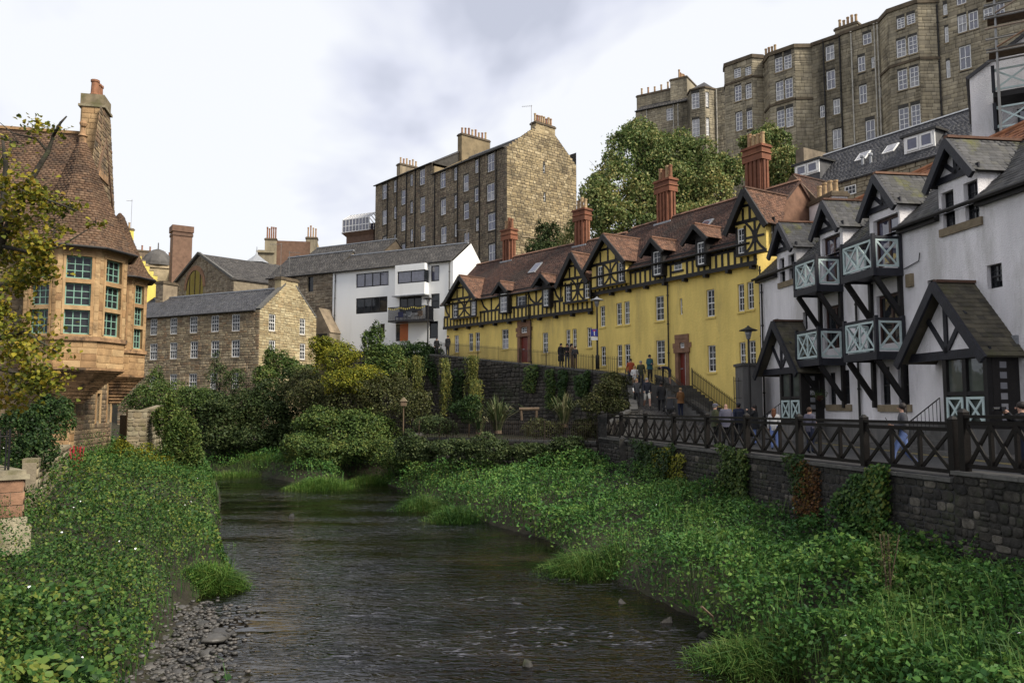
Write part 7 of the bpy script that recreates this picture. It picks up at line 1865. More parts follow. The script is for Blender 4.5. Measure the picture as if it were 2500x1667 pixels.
def bush(name, label, cat, blobs, n, size, mat, group=None, wid=.6, big=False, clump=.9, seed=1, stem=True, flat=.5, lo=.72, hi=1.06, stem_to=None):
    P, d = blob_points(blobs, n, lo, hi, clump, seed)
    z = height(P[:, 0], P[:, 1]); P = P[P[:, 2] > z - .05]; d = d[:len(P)]
    B = np.array(blobs); c = B[:, :3].mean(0); base = (c[0], c[1], hz(c[0], c[1]))
    t = thing(name, label, cat, base, group)
    Nr = unit(d * .7 + RNG.normal(size=d.shape) * .55 + np.array([0, 0, flat]))
    leaves_obj('foliage', P, Nr, size * RNG.uniform(.6, 1.3, len(P)), mat, t, wid, big)
    if stem:
        m = MB()
        for b in blobs:
            g = Vector(base) if stem_to is None else Vector(stem_to); g = g + Vector((random.uniform(-.4, .4), random.uniform(-.4, .4), -.15)); tp = Vector(b[:3])
            mid_ = g.lerp(tp, .5) + Vector((random.uniform(-.3, .3), random.uniform(-.3, .3), .2)); m.tube([g, mid_, tp], [.09, .06, .03], 5)
            for k in range(4):
                e = tp + Vector((random.uniform(-1, 1) * b[3], random.uniform(-1, 1) * b[4], random.uniform(-.3, .9) * b[5])) * .75; m.tube([mid_.lerp(tp, .6), tp.lerp(e, .5) + Vector((0, 0, .1)), e], [.04, .025, .01], 4)
        m.build('stem', M['bark'], t, smooth=True)
    return t
def tree(name, label, blobs, n, size, mat, base, tr=.3, group=None, seed=1, clump=1.5, lo=.6, wid=.6, big=False, hi=1.06):
    P, d = blob_points(blobs, n, lo, hi, clump, seed, zmin=-.85)
    t = thing(name, label, 'tree', base, group)
    Nr = unit(d * .55 + RNG.normal(size=d.shape) * .75 + np.array([0, 0, .25]))
    leaves_obj('crown', P, Nr, size * RNG.uniform(.6, 1.3, len(P)), mat, t, wid, big)
    m = MB(); b0 = Vector(base); top = Vector(np.array(blobs)[:, :3].mean(0)); fk = b0.lerp(top, .45)
    m.tube([b0 - UP * .3, b0.lerp(fk, .5) + Vector((.1, 0, 0)), fk], [tr * 1.25, tr, tr * .8], 8)
    for b in blobs:
        tp = Vector(b[:3]); q = fk.lerp(tp, .5) + Vector((random.uniform(-.4, .4), random.uniform(-.3, .3), .3)); m.tube([fk - UP * .2, q, tp], [tr * .6, tr * .35, tr * .12], 6)
        for k in range(7):
            e = tp + Vector((random.uniform(-1, 1) * b[3], random.uniform(-1, 1) * b[4], random.uniform(-.6, 1) * b[5])) * .85; m.tube([q.lerp(tp, random.uniform(.3, .9)), tp.lerp(e, .5) + UP * .1, e], [tr * .18, tr * .1, tr * .03], 4)
    m.build('trunk', M['bark'], t, smooth=True)
    return t
# ------------------------------------------------------------------ banks
def bank_points(n, x0, x1, y0, y1, cond, p=1.3):
    a, b = y0 ** (1 - p), y1 ** (1 - p)
    Y = (a + (b - a) * RNG.random(n)) ** (1 / (1 - p)); X = RNG.uniform(x0, x1, n)
    k = cond(X, Y) & (np.abs(X) < Y * .68 + 2.5)
    return X[k], Y[k]
FB = lambda X, Y: (X - FEN.A.x) * FEN.n.x + (Y - FEN.A.y) * FEN.n.y       # >0 on the river side of the wall
def left_cond(X, Y): return (~inside(X, Y, RIV)) & (X < -2.0) & (Y < 52) & (seg_dist(X, Y, RIV) > .1) & ~((np.abs(X + 6.0 + (Y - 15) * .26) < .78) & (Y < 20.5)) & ~((Y < 20) & (X > -5.2 - (Y - 15) * .26))
def right_cond(X, Y):
    g = np.where(X < -6.3, 68.0, np.where(X < -1.0, 50.4 - (X + 6.2) * .596, 47.3 - (X + 1.0) * .579))
    return (~inside(X, Y, RIV)) & (FB(X, Y) > .12) & (Y < np.where(X > 4.4, 60, g - .3)) & (X > np.where(Y > 40, -30, -5)) & (seg_dist(X, Y, RIV) > .05) & ((X > -4) | (Y > 36))
def cover(X, Y, hmax, sc, seed, fall):
    d = seg_dist(X, Y, RIV); q = v3(X, Y)
    nz = vnoise(q, sc, seed) * .65 + vnoise(q, sc * 2.7, seed + 1) * .35
    return hmax * (.12 + 1.15 * nz ** 1.5) * sstep(d, 0.0, fall) + .06
X, Y = bank_points(7000, -14, -3, 7.5, 16, left_cond, 1.5); k = vnoise(v3(X, Y), .6, 66) > .5; X, Y = X[k], Y[k]
P = np.stack([X, Y, height(X, Y) + cover(X, Y, 2.1, .42, 11, .8) * .95], 1); leaves_obj('butterbur', P, unit(RNG.normal(size=P.shape) * .35 + np.array([0, -.2, 1])), RNG.uniform(.09, .17, len(P)), M['l_bramble'], None, .85, True, .12, label='broad leaved plants among the brambles at the bottom left', kind='stuff')
X, Y = bank_points(480000, -30, -2, 7.5, 52, left_cond, 1.95)
g_ = vnoise(v3(X, Y), .75, 77) * .6 + vnoise(v3(X, Y), 1.9, 78) * .4; k = RNG.random(len(X)) < np.clip((g_ - .27) * 5, .12, 1); X, Y, g_ = X[k], Y[k], g_[k]
hc = cover(X, Y, 2.1, .42, 11, .8) * (.62 + .6 * g_); t = RNG.random(len(X)) ** .5
P = np.stack([X, Y, height(X, Y) + hc * t], 1)
e_ = .25; gx_ = (cover(X + e_, Y, 2.1, .42, 11, .8) - hc) / e_; gy_ = (cover(X, Y + e_, 2.1, .42, 11, .8) - hc) / e_
Nr = unit(np.stack([-gx_, -gy_, np.ones_like(gx_)], 1) * .8 + RNG.normal(size=P.shape) * .75)
near = Y < 24
leaves_obj('brambles', P[near], Nr[near], RNG.uniform(.5, 1.2, near.sum()) * (.035 + .085 * vnoise(v3(X, Y), .5, 91)[near]), M['l_bramble'], None, .72, True, .15, label='brambles and bindweed covering the left bank near the bridge', kind='stuff')
leaves_obj('brambles', P[~near], Nr[~near], RNG.uniform(.07, .14, (~near).sum()), M['l_bramble'], None, .7, False, .15, label='brambles covering the left bank below the sandstone house', kind='stuff')
X, Y = bank_points(700000, -30, 12, 8.0, 68, right_cond, 1.55)
g_ = vnoise(v3(X, Y), .8, 79) * .55 + vnoise(v3(X, Y), 2.2, 80) * .45; k = RNG.random(len(X)) < np.clip((g_ - .26) * 5, .3, 1); X, Y, g_ = X[k], Y[k], g_[k]
hc = cover(X, Y, 1.15, .55, 23, .45) * (.6 + .75 * g_); t = RNG.random(len(X)) ** .45
hc += .3 * np.exp(-seg_dist(X, Y, RIV) / .5); P = np.stack([X - .6 * np.exp(-seg_dist(X, Y, RIV) / .6) * RNG.random(len(X)), Y, height(X, Y) + .1 + hc * t], 1)
Nr = unit(RNG.normal(size=P.shape) * .75 + np.array([0, 0, .8]))
leaves_obj('nettles', P, Nr, RNG.uniform(.55, 1.25, len(P)) * (.07 + .10 * vnoise(v3(X, Y), .45, 92)) * (1 + (Y > 30) * .25), M['l_bank'], None, .58, False, .2, label='low nettles and weeds carpeting the right bank', kind='stuff')
X, Y = bank_points(65000, -30, 12, 8.0, 68, right_cond, 1.5)
k = (vnoise(v3(X, Y), .42, 31) > .55) | (seg_dist(X, Y, RIV) < 1.3) & (vnoise(v3(X, Y), .7, 5) > .25) | (Y > 50); X, Y = X[k], Y[k]
dd = seg_dist(X, Y, RIV); P = np.stack([X, Y, height(X, Y) + .12 + .5 * cover(X, Y, 1.15, .55, 23, .45) * (dd > 1.0)], 1); ln = RNG.uniform(.3, .75, len(P)) * (1 + .55 * (dd < 1.2))
# blades near the water lean towards it
G = RIV.mean(0); D = hdir(len(P))
blades_obj('bank_grass', P, ln, RNG.uniform(.012, .024, len(P)) * (1 + (Y > 28) * .6 + (Y > 48) * .8), M['l_grass'], None, (.3, 1.1), D, label='long grass growing among the weeds of the right bank', kind='stuff')
X, Y = bank_points(30000, -30, -2, 7.5, 52, lambda x, y: left_cond(x, y) & (seg_dist(x, y, RIV) < 2.2), 1.5)
P = np.stack([X, Y, height(X, Y) + .1], 1)
blades_obj('edge_grass', P, RNG.uniform(.3, .65, len(P)), RNG.uniform(.012, .026, len(P)), M['l_grass'], None, label='grass along the water edge of the left bank', kind='stuff')
# white bindweed flowers
fl_ = []
X, Y = bank_points(90, -20, -2, 8, 45, left_cond, 1.2); hc = cover(X, Y, 2.1, .42, 11, .8); fl_.append(np.stack([X, Y, height(X, Y) + hc + .03], 1))
X, Y = bank_points(45, -5, 10, 10, 45, right_cond, 1.2); hc = cover(X, Y, 1.15, .55, 23, .45); fl_.append(np.stack([X, Y, height(X, Y) + hc + .03], 1))
P = np.concatenate(fl_); leaves_obj('bindweed_flowers', P, unit(RNG.normal(size=P.shape) * .4 + np.array([0, -.5, .8])), RNG.uniform(.035, .06, len(P)), M['flower'], None, 1.0, True, .3, label='scattered small white bindweed flowers on the banks', kind='stuff')
# ------------------------------------------------------------------ tussocks of tall grass
def tussock(x, y, w, h, n, mat, label, lean=0.0):
    g = on_z(x, y, ZW + .15); c = np.array([g.x, g.y]); s = g.y / F
    P = np.stack([c[0] + RNG.normal(size=n) * w * s * .42, c[1] + RNG.normal(size=n) * w * s * .35, np.zeros(n)], 1)
    P[:, 2] = np.maximum(height(P[:, 0], P[:, 1]), ZW - .1)
    D = hdir(n); D = unit(D + (P - np.array([c[0], c[1], 0])) * np.array([1.4, 1.4, 0]) / (w * s) + np.array([lean, -.2, 0]))
    D[:, 2] = 0; D = unit(D)
    o = blades_obj('grass_tussock', P, h * .8 * s * RNG.uniform(.4, 1.15, n) * np.exp(-.55 * (((P[:, :2] - c) / (w * s * .5)) ** 2).sum(1)), RNG.uniform(.012, .026, n), mat, None, (.3, 1.25), D)
    return tag(o, label, 'grass', 'tussocks of tall grass at the water edge')
tussock(785, 1186, 110, 60, 3200, M['l_grass_br'], 'bright green grass tussock jutting into the far end of the river')
tussock(1030, 1235, 90, 70, 2200, M['l_grass'], 'tall grass clump where the right bank narrows, left of two')
tussock(1110, 1262, 95, 75, 2200, M['l_grass'], 'tall dark grass clump where the right bank narrows, right of two')
tussock(535, 1425, 90, 105, 2400, M['l_grass_br'], 'green grass tussock at the tip of the left bank')
tussock(1430, 1385, 150, 105, 2600, M['l_grass'], 'long arching grass leaning over the water on the right bank', -.7)
tussock(1840, 1600, 220, 120, 3200, M['l_grass'], 'thick dark grass at the near right water edge', -.4)
tussock(2180, 1700, 220, 120, 2600, M['l_grass_br'], 'yellowish tall grass at the bottom right corner')
tussock(905, 1172, 90, 42, 2200, M['l_grass_br'], 'bright grass fringe below the left end of the garden wall')
tussock(572, 1322, 26, 30, 26, M['l_grass_br'], 'tiny pale tuft of blades standing in the shallow water')
tussock(620, 1152, 170, 34, 3600, M['l_grass_br'], 'bright low grass below the dark bush at the bend')
# ------------------------------------------------------------------ bushes of the middle distance
B_ = pblob
bush('dark_bush', 'large dark green bush overhanging the river bend', 'bush', [B_(545, 1045, 66, 90, 70), B_(640, 1030, 67, 105, 85), B_(725, 1000, 68, 75, 85), B_(520, 995, 68, 60, 48), B_(600, 1075, 65, 105, 45), B_(700, 1075, 65, 85, 48), B_(490, 1070, 66, 55, 45)], 64000, .22, M['l_dark'], seed=3, clump=1.2)
bush('spreading_bush', 'broad mid green bush beside the far grass tussock', 'bush', [B_(840, 1062, 58, 100, 58), B_(740, 1095, 57, 70, 40), B_(905, 1062, 58.5, 75, 55), B_(790, 1035, 59, 65, 40), B_(850, 1100, 57, 100, 35)], 46000, .17, M['l_mid'], seed=4, clump=1.0)
bush('wall_bush', 'leafy bush growing against the lichen wall', 'bush', [B_(440, 1085, 45, 50, 75), B_(410, 1040, 47, 40, 65), B_(465, 1120, 45, 35, 45)], 18000, .14, M['l_mid'], seed=5)
bush('tangled_shrub', 'loose yellowish shrub below the left windows of the stone house', 'bush', [B_(395, 975, 66, 70, 50), B_(340, 980, 66, 50, 44), B_(470, 990, 66, 60, 48), B_(380, 930, 67, 24, 36)], 22000, .16, M['l_mid'], seed=6, lo=.5)
bush('small_tree', 'bright green sapling in front of the stone house gable', 'bush', [B_(690, 900, 70, 40, 40), B_(665, 885, 70, 22, 40), B_(730, 915, 70, 46, 28), B_(650, 930, 69, 42, 36)], 16000, .18, M['l_mid'], seed=7)
bush('slender_sapling', 'dark slender sapling before the stone house windows', 'bush', [B_(535, 930, 69, 36, 44), B_(575, 935, 69, 38, 38), B_(525, 890, 69, 14, 32)], 4200, .16, M['l_dark'], seed=8, lo=.4)
bush('golden_shrub', 'golden yellow leaved shrub in the middle of the far bank', 'bush', [B_(815, 875, 62, 60, 48), B_(885, 925, 61, 60, 42), B_(840, 935, 60, 60, 40), B_(790, 850, 62, 35, 30)], 20000, .17, M['l_yel'], seed=9, lo=.6)
bush('tall_green_shrub', 'tall green shrub rising before the white house', 'bush', [B_(912, 835, 64, 28, 45), B_(935, 870, 64, 55, 45), B_(960, 900, 63, 55, 40)], 16000, .17, M['l_mid'], seed=10, lo=.55)
bush('brown_thicket', 'tangle of brownish twigs and leaves below the golden shrub', 'bush', [B_(950, 985, 60, 80, 75), B_(860, 990, 61, 85, 65), B_(780, 975, 62, 80, 60), B_(735, 945, 65, 60, 50), B_(900, 945, 61, 75, 50), B_(1010, 1000, 58, 55, 55)], 40000, .16, M['l_brown'], seed=11, lo=.5)
bush('ivy_mound', 'dark ivy mound on the corner of the street wall', 'bush', [B_(1010, 865, 68.5, 55, 32), B_(1050, 885, 67.5, 42, 42), B_(960, 870, 69, 45, 28), B_(1075, 925, 66.3, 30, 55)], 22000, .16, M['l_ivy'], seed=12)
bush('ivy_bush', 'ivy clad bush at the foot of the sandstone house', 'bush', [B_(95, 1030, 30, 75, 55), B_(45, 1060, 28, 70, 60), B_(130, 1000, 32, 45, 40), B_(85, 1110, 27, 55, 55)], 15000, .11, M['l_ivy'], seed=13)
bush('wall_creeper', 'yellow green creeper spilling over the lichen wall foot', 'bush', [B_(340, 1120, 44.6, 60, 35), B_(300, 1110, 44, 28, 40), B_(375, 1150, 44, 60, 35)], 9000, .12, M['l_yel'], seed=14)
bush('hill_conifer', 'dark conifer in front of the tenement gable, right of two', 'bush', [B_(1352, 590, 84, 32, 48), B_(1345, 620, 83, 45, 26)], 6000, .22, M['l_dark'], 'conifers below the tenement', seed=15)
bush('hill_conifer', 'dark conifer in front of the tenement gable, left of two', 'bush', [B_(1322, 575, 86, 20, 38), B_(1315, 612, 84, 36, 30)], 5000, .22, M['l_dark'], 'conifers below the tenement', seed=16)
bush('brown_slope_shrub', 'dry brownish shrub covering the slope left of the cobbled ramp', 'bush', [B_(1490, 960, 47.3, 45, 40), B_(1455, 985, 47, 50, 35), B_(1515, 1005, 46, 30, 32), B_(1500, 930, 49.0, 36, 25)], 12000, .12, M['l_brown'], seed=17)
for i, (x, y, w, h, lb) in enumerate(((1000, 1105, 50, 30, 'at the left end of the garden wall'), (1090, 1100, 60, 32, 'second from the left below the garden wall'), (1190, 1105, 60, 34, 'below the larger flax'), (1290, 1110, 60, 32, 'below the smaller flax'), (1385, 1100, 45, 26, 'nearest the corner of the river wall'))):
    bush('wall_foot_shrub', 'low dark shrub ' + lb, 'bush', [B_(x, y - 6, 46.4 - i * .55, w * .9, h * (1.5, .75, 1.2, .65, 1.3)[i]), B_(x + 34, y + 8, 46.1 - i * .55, w * .7, h * (.6, 1.1, .7, 1.0, .6)[i])], 7000, .13, M['l_dark'], 'shrubs at the foot of the garden wall', seed=20 + i, stem=False)
bush('wall_corner_shrub', 'leafy shrub hiding the left corner of the garden wall', 'bush', [B_(985, 1125, 50.6, 46, 42), B_(1015, 1120, 49.8, 42, 40), B_(960, 1120, 53.0, 45, 42), B_(930, 1110, 55.0, 45, 42)], 16000, .14, M['l_mid'], seed=19)
for i, (x, y, w, h, m_, lb) in enumerate(((1060, 1045, 60, 30, 'l_dark', 'behind the left part of the iron fence'), (1320, 1050, 55, 32, 'l_brown', 'between the two flax clumps'), (1140, 1000, 40, 35, 'l_ivy', 'against the wall left of the larger flax'), (1430, 1050, 36, 28, 'l_brown', 'next to the garden gate'))):
    bush('garden_shrub', 'small garden shrub ' + lb, 'bush', [B_(x, y, 49.5 - i * .6, w, h)], 3800, .12, M[m_], 'shrubs in the raised garden', seed=30 + i, stem=False)
# ------------------------------------------------------------------ trees
TG_ = 'trees on the hillside behind the yellow terrace'
def hill_tree(label, bl, n, seed, base_px, Y, size=.26):
    g = at(base_px, 600, Y); tree('hillside_tree', label, [B_(*b) for b in bl], n, size, M['l_tree'], (g.x, g.y, hz(g.x, g.y)), .28, TG_, seed)
hill_tree('broad pale leaved tree left above the yellow terrace roof', [(1505, 470, 69, 80, 110), (1455, 500, 67, 55, 80), (1550, 380, 71, 85, 85), (1500, 540, 66, 70, 60), (1575, 500, 67, 60, 80), (1560, 325, 73, 50, 35)], 40000, 41, 1520, 69)
hill_tree('tall dense tree in the middle behind the third chimney', [(1640, 385, 72, 80, 75), (1700, 420, 71, 70, 85), (1665, 480, 69, 80, 75), (1620, 440, 70, 60, 80)], 32000, 42, 1660, 71)
hill_tree('dark tree behind the roof between third and fourth chimney', [(1735, 480, 68, 60, 85), (1690, 540, 66, 70, 50), (1770, 430, 70, 50, 60), (1630, 560, 65, 70, 40)], 24000, 43, 1720, 68)
hill_tree('green tree right of the fourth chimney below the terrace bays', [(1880, 365, 72, 62, 60), (1850, 410, 71, 60, 50), (1910, 420, 70, 60, 60), (1835, 350, 74, 35, 35)], 22000, 44, 1880, 72)
# hill scrub filling in behind the roofs
bush('hill_scrub', 'green scrub on the hillside between tenement and hillside trees', 'bush', [B_(1440, 570, 74, 60, 50), B_(1400, 600, 78, 50, 40), B_(1500, 590, 70, 60, 40)], 9000, .24, M['l_tree'], seed=45, stem=False)
# autumn maple at the left edge
mp_b = [(30, 455, 60, 45), (95, 470, 45, 35), (40, 540, 70, 50), (120, 500, 50, 28), (20, 620, 60, 45), (90, 600, 60, 35), (100, 650, 45, 40), (45, 690, 70, 45), (60, 800, 75, 45), (110, 850, 45, 28), (35, 870, 70, 60), (90, 925, 65, 38), (30, 960, 60, 45), (170, 505, 35, 16), (125, 560, 40, 20), (20, 760, 40, 40), (35, 350, 45, 22), (100, 310, 45, 22), (10, 390, 30, 30), (150, 330, 20, 16), (235, 545, 22, 10)]
mt = thing('autumn_maple', 'maple with yellowing leaves reaching in from the left edge', 'tree', (-17.5, 23.5, hz(-17.5, 23.5)))
PP, NN = [], []
for i, (x, y, w, h) in enumerate(mp_b):
    Yd = 23 + (i % 5 - 2) * .55
    b = B_(x, y, Yd, w, h, .9); dens = .2 if y < 400 else .45
    n = int(w * h * .45 * dens) + 30
    q = RNG.normal(size=(n, 3)) * np.array([b[3], b[4], b[5]]) * .52 + np.array(b[:3])
    nz = vnoise(q, 2.2, 7); q = q[nz > .46]
    PP.append(q)
P = np.concatenate(PP); Nr = unit(RNG.normal(size=P.shape) * .7 + np.array([0, -.35, .8]))
leaves_obj('crown', P, Nr, RNG.uniform(.09, .17, len(P)), M['l_maple'], mt, .85, True, .2)
m = MB(); A = lambda x, y, Y=23.2: at(x, y, Y)
root = Vector((-17.5, 23.5, hz(-17.5, 23.5) - .2))
m.tube([root, A(-170, 900), A(-90, 740), A(-20, 640)], [.32, .27, .22, .19], 8)
m.tube([A(-20, 640), A(35, 520), A(75, 440), A(118, 370), A(128, 340), A(132, 310)], [.13, .105, .085, .065, .045, .03], 8)
m.tube([A(128, 335), A(148, 300), A(163, 284)], [.05, .035, .02], 6); m.tube([A(118, 372), A(90, 340), A(30, 325), A(0, 300)], [.05, .03, .02, .01], 5)
m.tube([A(-20, 640), A(10, 480), A(14, 400), A(5, 330)], [.14, .09, .06, .03], 6); m.tube([A(60, 470), A(120, 490), A(190, 515)], [.06, .04, .015], 5); m.tube([A(0, 600), A(90, 620), A(150, 600), A(235, 548)], [.07, .045, .03, .01], 5)
m.tube([A(-90, 740), A(0, 700), A(80, 690), A(120, 650)], [.12, .08, .05, .02], 6); m.tube([A(-150, 860), A(-20, 830), A(60, 810), A(140, 860)], [.12, .08, .05, .02], 6); m.tube([A(-160, 900), A(0, 900), A(70, 920), A(150, 930)], [.1, .07, .04, .015], 6)
for i, (x, y, w, h) in enumerate(mp_b):
    for k in range(4):
        p = A(x + random.uniform(-.3, .3) * w, y + random.uniform(-.3, .5) * h); q = A(x + random.uniform(-1, 1) * w, y + random.uniform(-1, .7) * h); m.tube([p, p.lerp(q, .5) + UP * .08, q], [.018, .012, .005], 4)
m.build('trunk', M['bark'], mt, smooth=True)
# ------------------------------------------------------------------ hanging and climbing plants
def ivy(label, fc, u0, u1, z0, z1, n, mat, size=.11, seed=1, name='wall_ivy', off=.16, ragged=.35, group='ivy patches on the walls', taper=0.0):
    u = RNG.uniform(u0, u1, n); z = z1 - (z1 - z0) * RNG.random(n)
    q = np.stack([u, z, np.zeros(n)], 1); nz = vnoise(q, 1.3, seed) * .65 + vnoise(q, 3.6, seed + 1) * .35
    c, hw = (u0 + u1) / 2, (u1 - u0) / 2; tt = (z - z0) / (z1 - z0)
    edge = np.minimum(1 - np.abs(u - c) / (hw * (1 - taper * (1 - tt))), np.minimum(tt, 1 - tt) * 2.5)
    k = nz * 1.35 + np.minimum(edge, .55) * 1.3 > .98; u, z, nz = u[k], z[k], nz[k]
    o = off * (.2 + RNG.random(len(u)) * .8) * (.5 + nz)
    A2 = np.array(fc.A); P = np.stack([A2[0] + fc.d.x * u + fc.n.x * o, A2[1] + fc.d.y * u + fc.n.y * o, z], 1)
    Nr = unit(np.array([fc.n.x, fc.n.y, .45]) + RNG.normal(size=P.shape) * .4)
    return leaves_obj(name, P, Nr, size * RNG.uniform(.7, 1.3, len(P)), mat, None, .85, False, label=label, cat='ivy', group=group)
def fivy(label, x0, x1, y0, y1, n, mat, seed, **kw):
    r_ = FEN.rect((x0, y0), (x1, y1)); ivy(label, FEN, r_[0] - .35, r_[1] + .35, r_[2] - .4, r_[3] + .15, int(n * 1.9), M[mat], seed=seed, **kw)
fivy('dark ivy patch on the far part of the river wall', 1555, 1650, 1085, 1190, 1900, 'l_ivy', 51, size=.13, off=.3)
fivy('yellowing ivy trailing right of the far ivy patch on the river wall', 1600, 1690, 1100, 1230, 1500, 'l_yel', 52, size=.11, off=.25)
fivy('green creeper climbing the river wall through the railing', 1770, 1835, 1085, 1235, 2300, 'l_mid', 53, size=.11, off=.35)
fivy('reddish brown creeper hanging on the river wall', 1955, 2005, 1120, 1270, 1300, 'l_red', 54, size=.08, off=.2)
fivy('dark ivy beside the reddish creeper on the river wall', 1938, 1970, 1120, 1190, 700, 'l_ivy', 55, size=.08, off=.2)
fivy('wide leafy creeper on the near river wall', 2070, 2165, 1135, 1330, 3600, 'l_bramble', 56, size=.10, off=.35)
def sivy(label, i0, x0, x1, y0, y1, n, mat, seed, **kw):
    i = i0 + 1; fc = Fac(WT[i][:2], WT[i + 1][:2]); r_ = fc.rect((x0, y0), (x1, y1)); ivy(label, fc, r_[0], r_[1], r_[2], r_[3], n, M[mat], seed=seed, size=.16, off=.4, **kw)
sivy('ivy drooping over the retaining wall right of the red door', 2, 1275, 1325, 885, 965, 1100, 'l_mid', 61, taper=.6)
sivy('thin ivy column on the retaining wall below the people', 2, 1338, 1362, 896, 1000, 900, 'l_mid', 62)
sivy('dense ivy column on the retaining wall below the lamp post', 2, 1362, 1392, 898, 985, 1300, 'l_ivy', 63)
sivy('thick dark ivy hanging at the bend of the retaining wall', 3, 1405, 1446, 905, 975, 1500, 'l_ivy', 64)
sivy('dark ivy sheet on the retaining wall left of the larger flax', 1, 1100, 1140, 890, 1010, 1500, 'l_ivy', 65)
sivy('small ivy patch on the wall end by the cobbled ramp', 4, 1480, 1518, 925, 985, 700, 'l_ivy', 66)
def hanging(label, x, w, y0, y1, Y, n):
    P, T = [], []
    top, bot = at(x, y0, Y), at(x, y1, Y); s = Y / F
    ns = 46
    for i in range(ns):
        ux, uy = RNG.normal() * w * s * .5, RNG.normal() * .35; zl = top.z + (bot.z - top.z) * RNG.uniform(.45, 1.05); k = n // ns
        z = RNG.uniform(zl, top.z + .1, k); sw = .12 * np.sin(z * 1.7 + i)
        P.append(np.stack([top.x + ux * (1 - .15 * (z - bot.z) / (top.z - bot.z)) + sw + RNG.normal(size=k) * .05, Y + uy + RNG.normal(size=k) * .06, z], 1)); T.append(np.tile([0, 0, -1.0], (k, 1)) + RNG.normal(size=(k, 3)) * .35)
    P = np.concatenate(P); T = np.concatenate(T)
    leaves_obj('hanging_creeper', P, unit(RNG.normal(size=P.shape) * .6 + np.array([.3, -.8, .3])), RNG.uniform(.13, .26, len(P)), M['l_willow'], None, .32, False, .1, T, label=label, cat='creeper', group='curtains of creeper hanging from the street wall')
hanging('leftmost of the three long creeper curtains', 1020, 14, 872, 1045, 62.5, 2100)
hanging('middle of the three long creeper curtains', 1087, 14, 878, 1040, 61.0, 2100)
hanging('right one of the three long creeper curtains, beside the bare wall', 1155, 15, 872, 1010, 60.0, 2300)
hanging('broad faint creeper curtain left of the other curtains', 975, 32, 880, 985, 63.0, 2300)
hanging('short creeper tail left of the larger flax', 1165, 14, 930, 1020, 56.0, 700)
# ------------------------------------------------------------------ flax
def flax(label, x, y, Y, n, ln):
    g = at(x, y, Y); t = thing('flax_clump', label, 'plant', g, 'flax clumps in the raised garden')
    m = MB()
    for i in range(n):
        a = random.uniform(0, 2 * math.pi); d = Vector((math.cos(a), math.sin(a), 0)); L = ln * random.uniform(.6, 1.08); le = random.uniform(.12, .95) ** 1.2
        b = g + d * random.uniform(0, .25); s = d.cross(UP) * .035
        p1 = b + d * (L * .30 * le) + UP * L * (.5 - .08 * le); p2 = b + d * (L * .68 * le) + UP * L * (.86 - .28 * le); p3 = b + d * (L * .98 * le) + UP * L * (1.0 - .58 * le)
        m.add([b - s, b + s, p1 + s, p1 - s, p2 + s * .7, p2 - s * .7, p3], [(0, 1, 2, 3), (3, 2, 4, 5), (5, 4, 6)])
    m.build('leaf_blades', M['l_flax'], t)
    MB().lathe(g - UP * .2, [(.28, 0), (.2, .35), (.08, .5)], 8).build('crown', M['wood'], t)
flax('larger spiky flax clump behind the iron fence', 1215, 1050, 48.6, 170, 2.35); flax('smaller spiky flax clump right of the larger one', 1375, 1035, 49.3, 110, 2.2); flax('low flax tuft in front of the larger clump', 1170, 1055, 48.2, 60, 1.5)
# red stems by the tower foot
m = MB(); g = at(176, 1140, 37.5)
for i in range(26):
    b = g + Vector((random.uniform(-.3, .3), random.uniform(-.2, .2), -.3)); e = b + Vector((random.uniform(-.35, .35), random.uniform(-.2, .2), random.uniform(.6, 1.3))); m.tube([b, b.lerp(e, .5) + Vector((.05, 0, 0)), e], [.012, .012, .03], 4)
tag(m.build('valerian', smat('red_flower', (.30, .02, .03))), 'red flowering stems at the foot of the tower', 'flower')
# ------------------------------------------------------------------ stones in and beside the river
def stone_mesh(k):
    rg = np.random.default_rng(k); V = []
    n, r_ = 8, 5
    for i in range(r_):
        ph = math.pi * (i + .5) / r_ - math.pi / 2
        for j in range(n): V.append([math.cos(ph) * math.cos(2 * math.pi * j / n), math.cos(ph) * math.sin(2 * math.pi * j / n), math.sin(ph)])
    V = np.array(V); V *= (1 + rg.normal(size=(len(V), 1)) * .07); V[:, 0] *= 1 + .25 * np.sin(V[:, 1] * 2 + k); V[:, 2] = np.sign(V[:, 2]) * np.abs(V[:, 2]) ** .8
    Fs = [(i * n + j, i * n + (j + 1) % n, (i + 1) * n + (j + 1) % n, (i + 1) * n + j) for i in range(r_ - 1) for j in range(n)]
    me = mesh_np(np.concatenate([V, V[(r_ - 1) * n:].mean(0, keepdims=True), V[:n].mean(0, keepdims=True)]), Fs + [((r_ - 1) * n + j, (r_ - 1) * n + (j + 1) % n, r_ * n, r_ * n) for j in range(0)], np.full(len(Fs), k / 10), [M['pebble']], True)
    import bmesh
    bm = bmesh.new(); bm.from_mesh(me); bmesh.ops.holes_fill(bm, edges=bm.edges[:]); bm.to_mesh(me); bm.free()
    for p in me.polygons: p.use_smooth = True
    return me
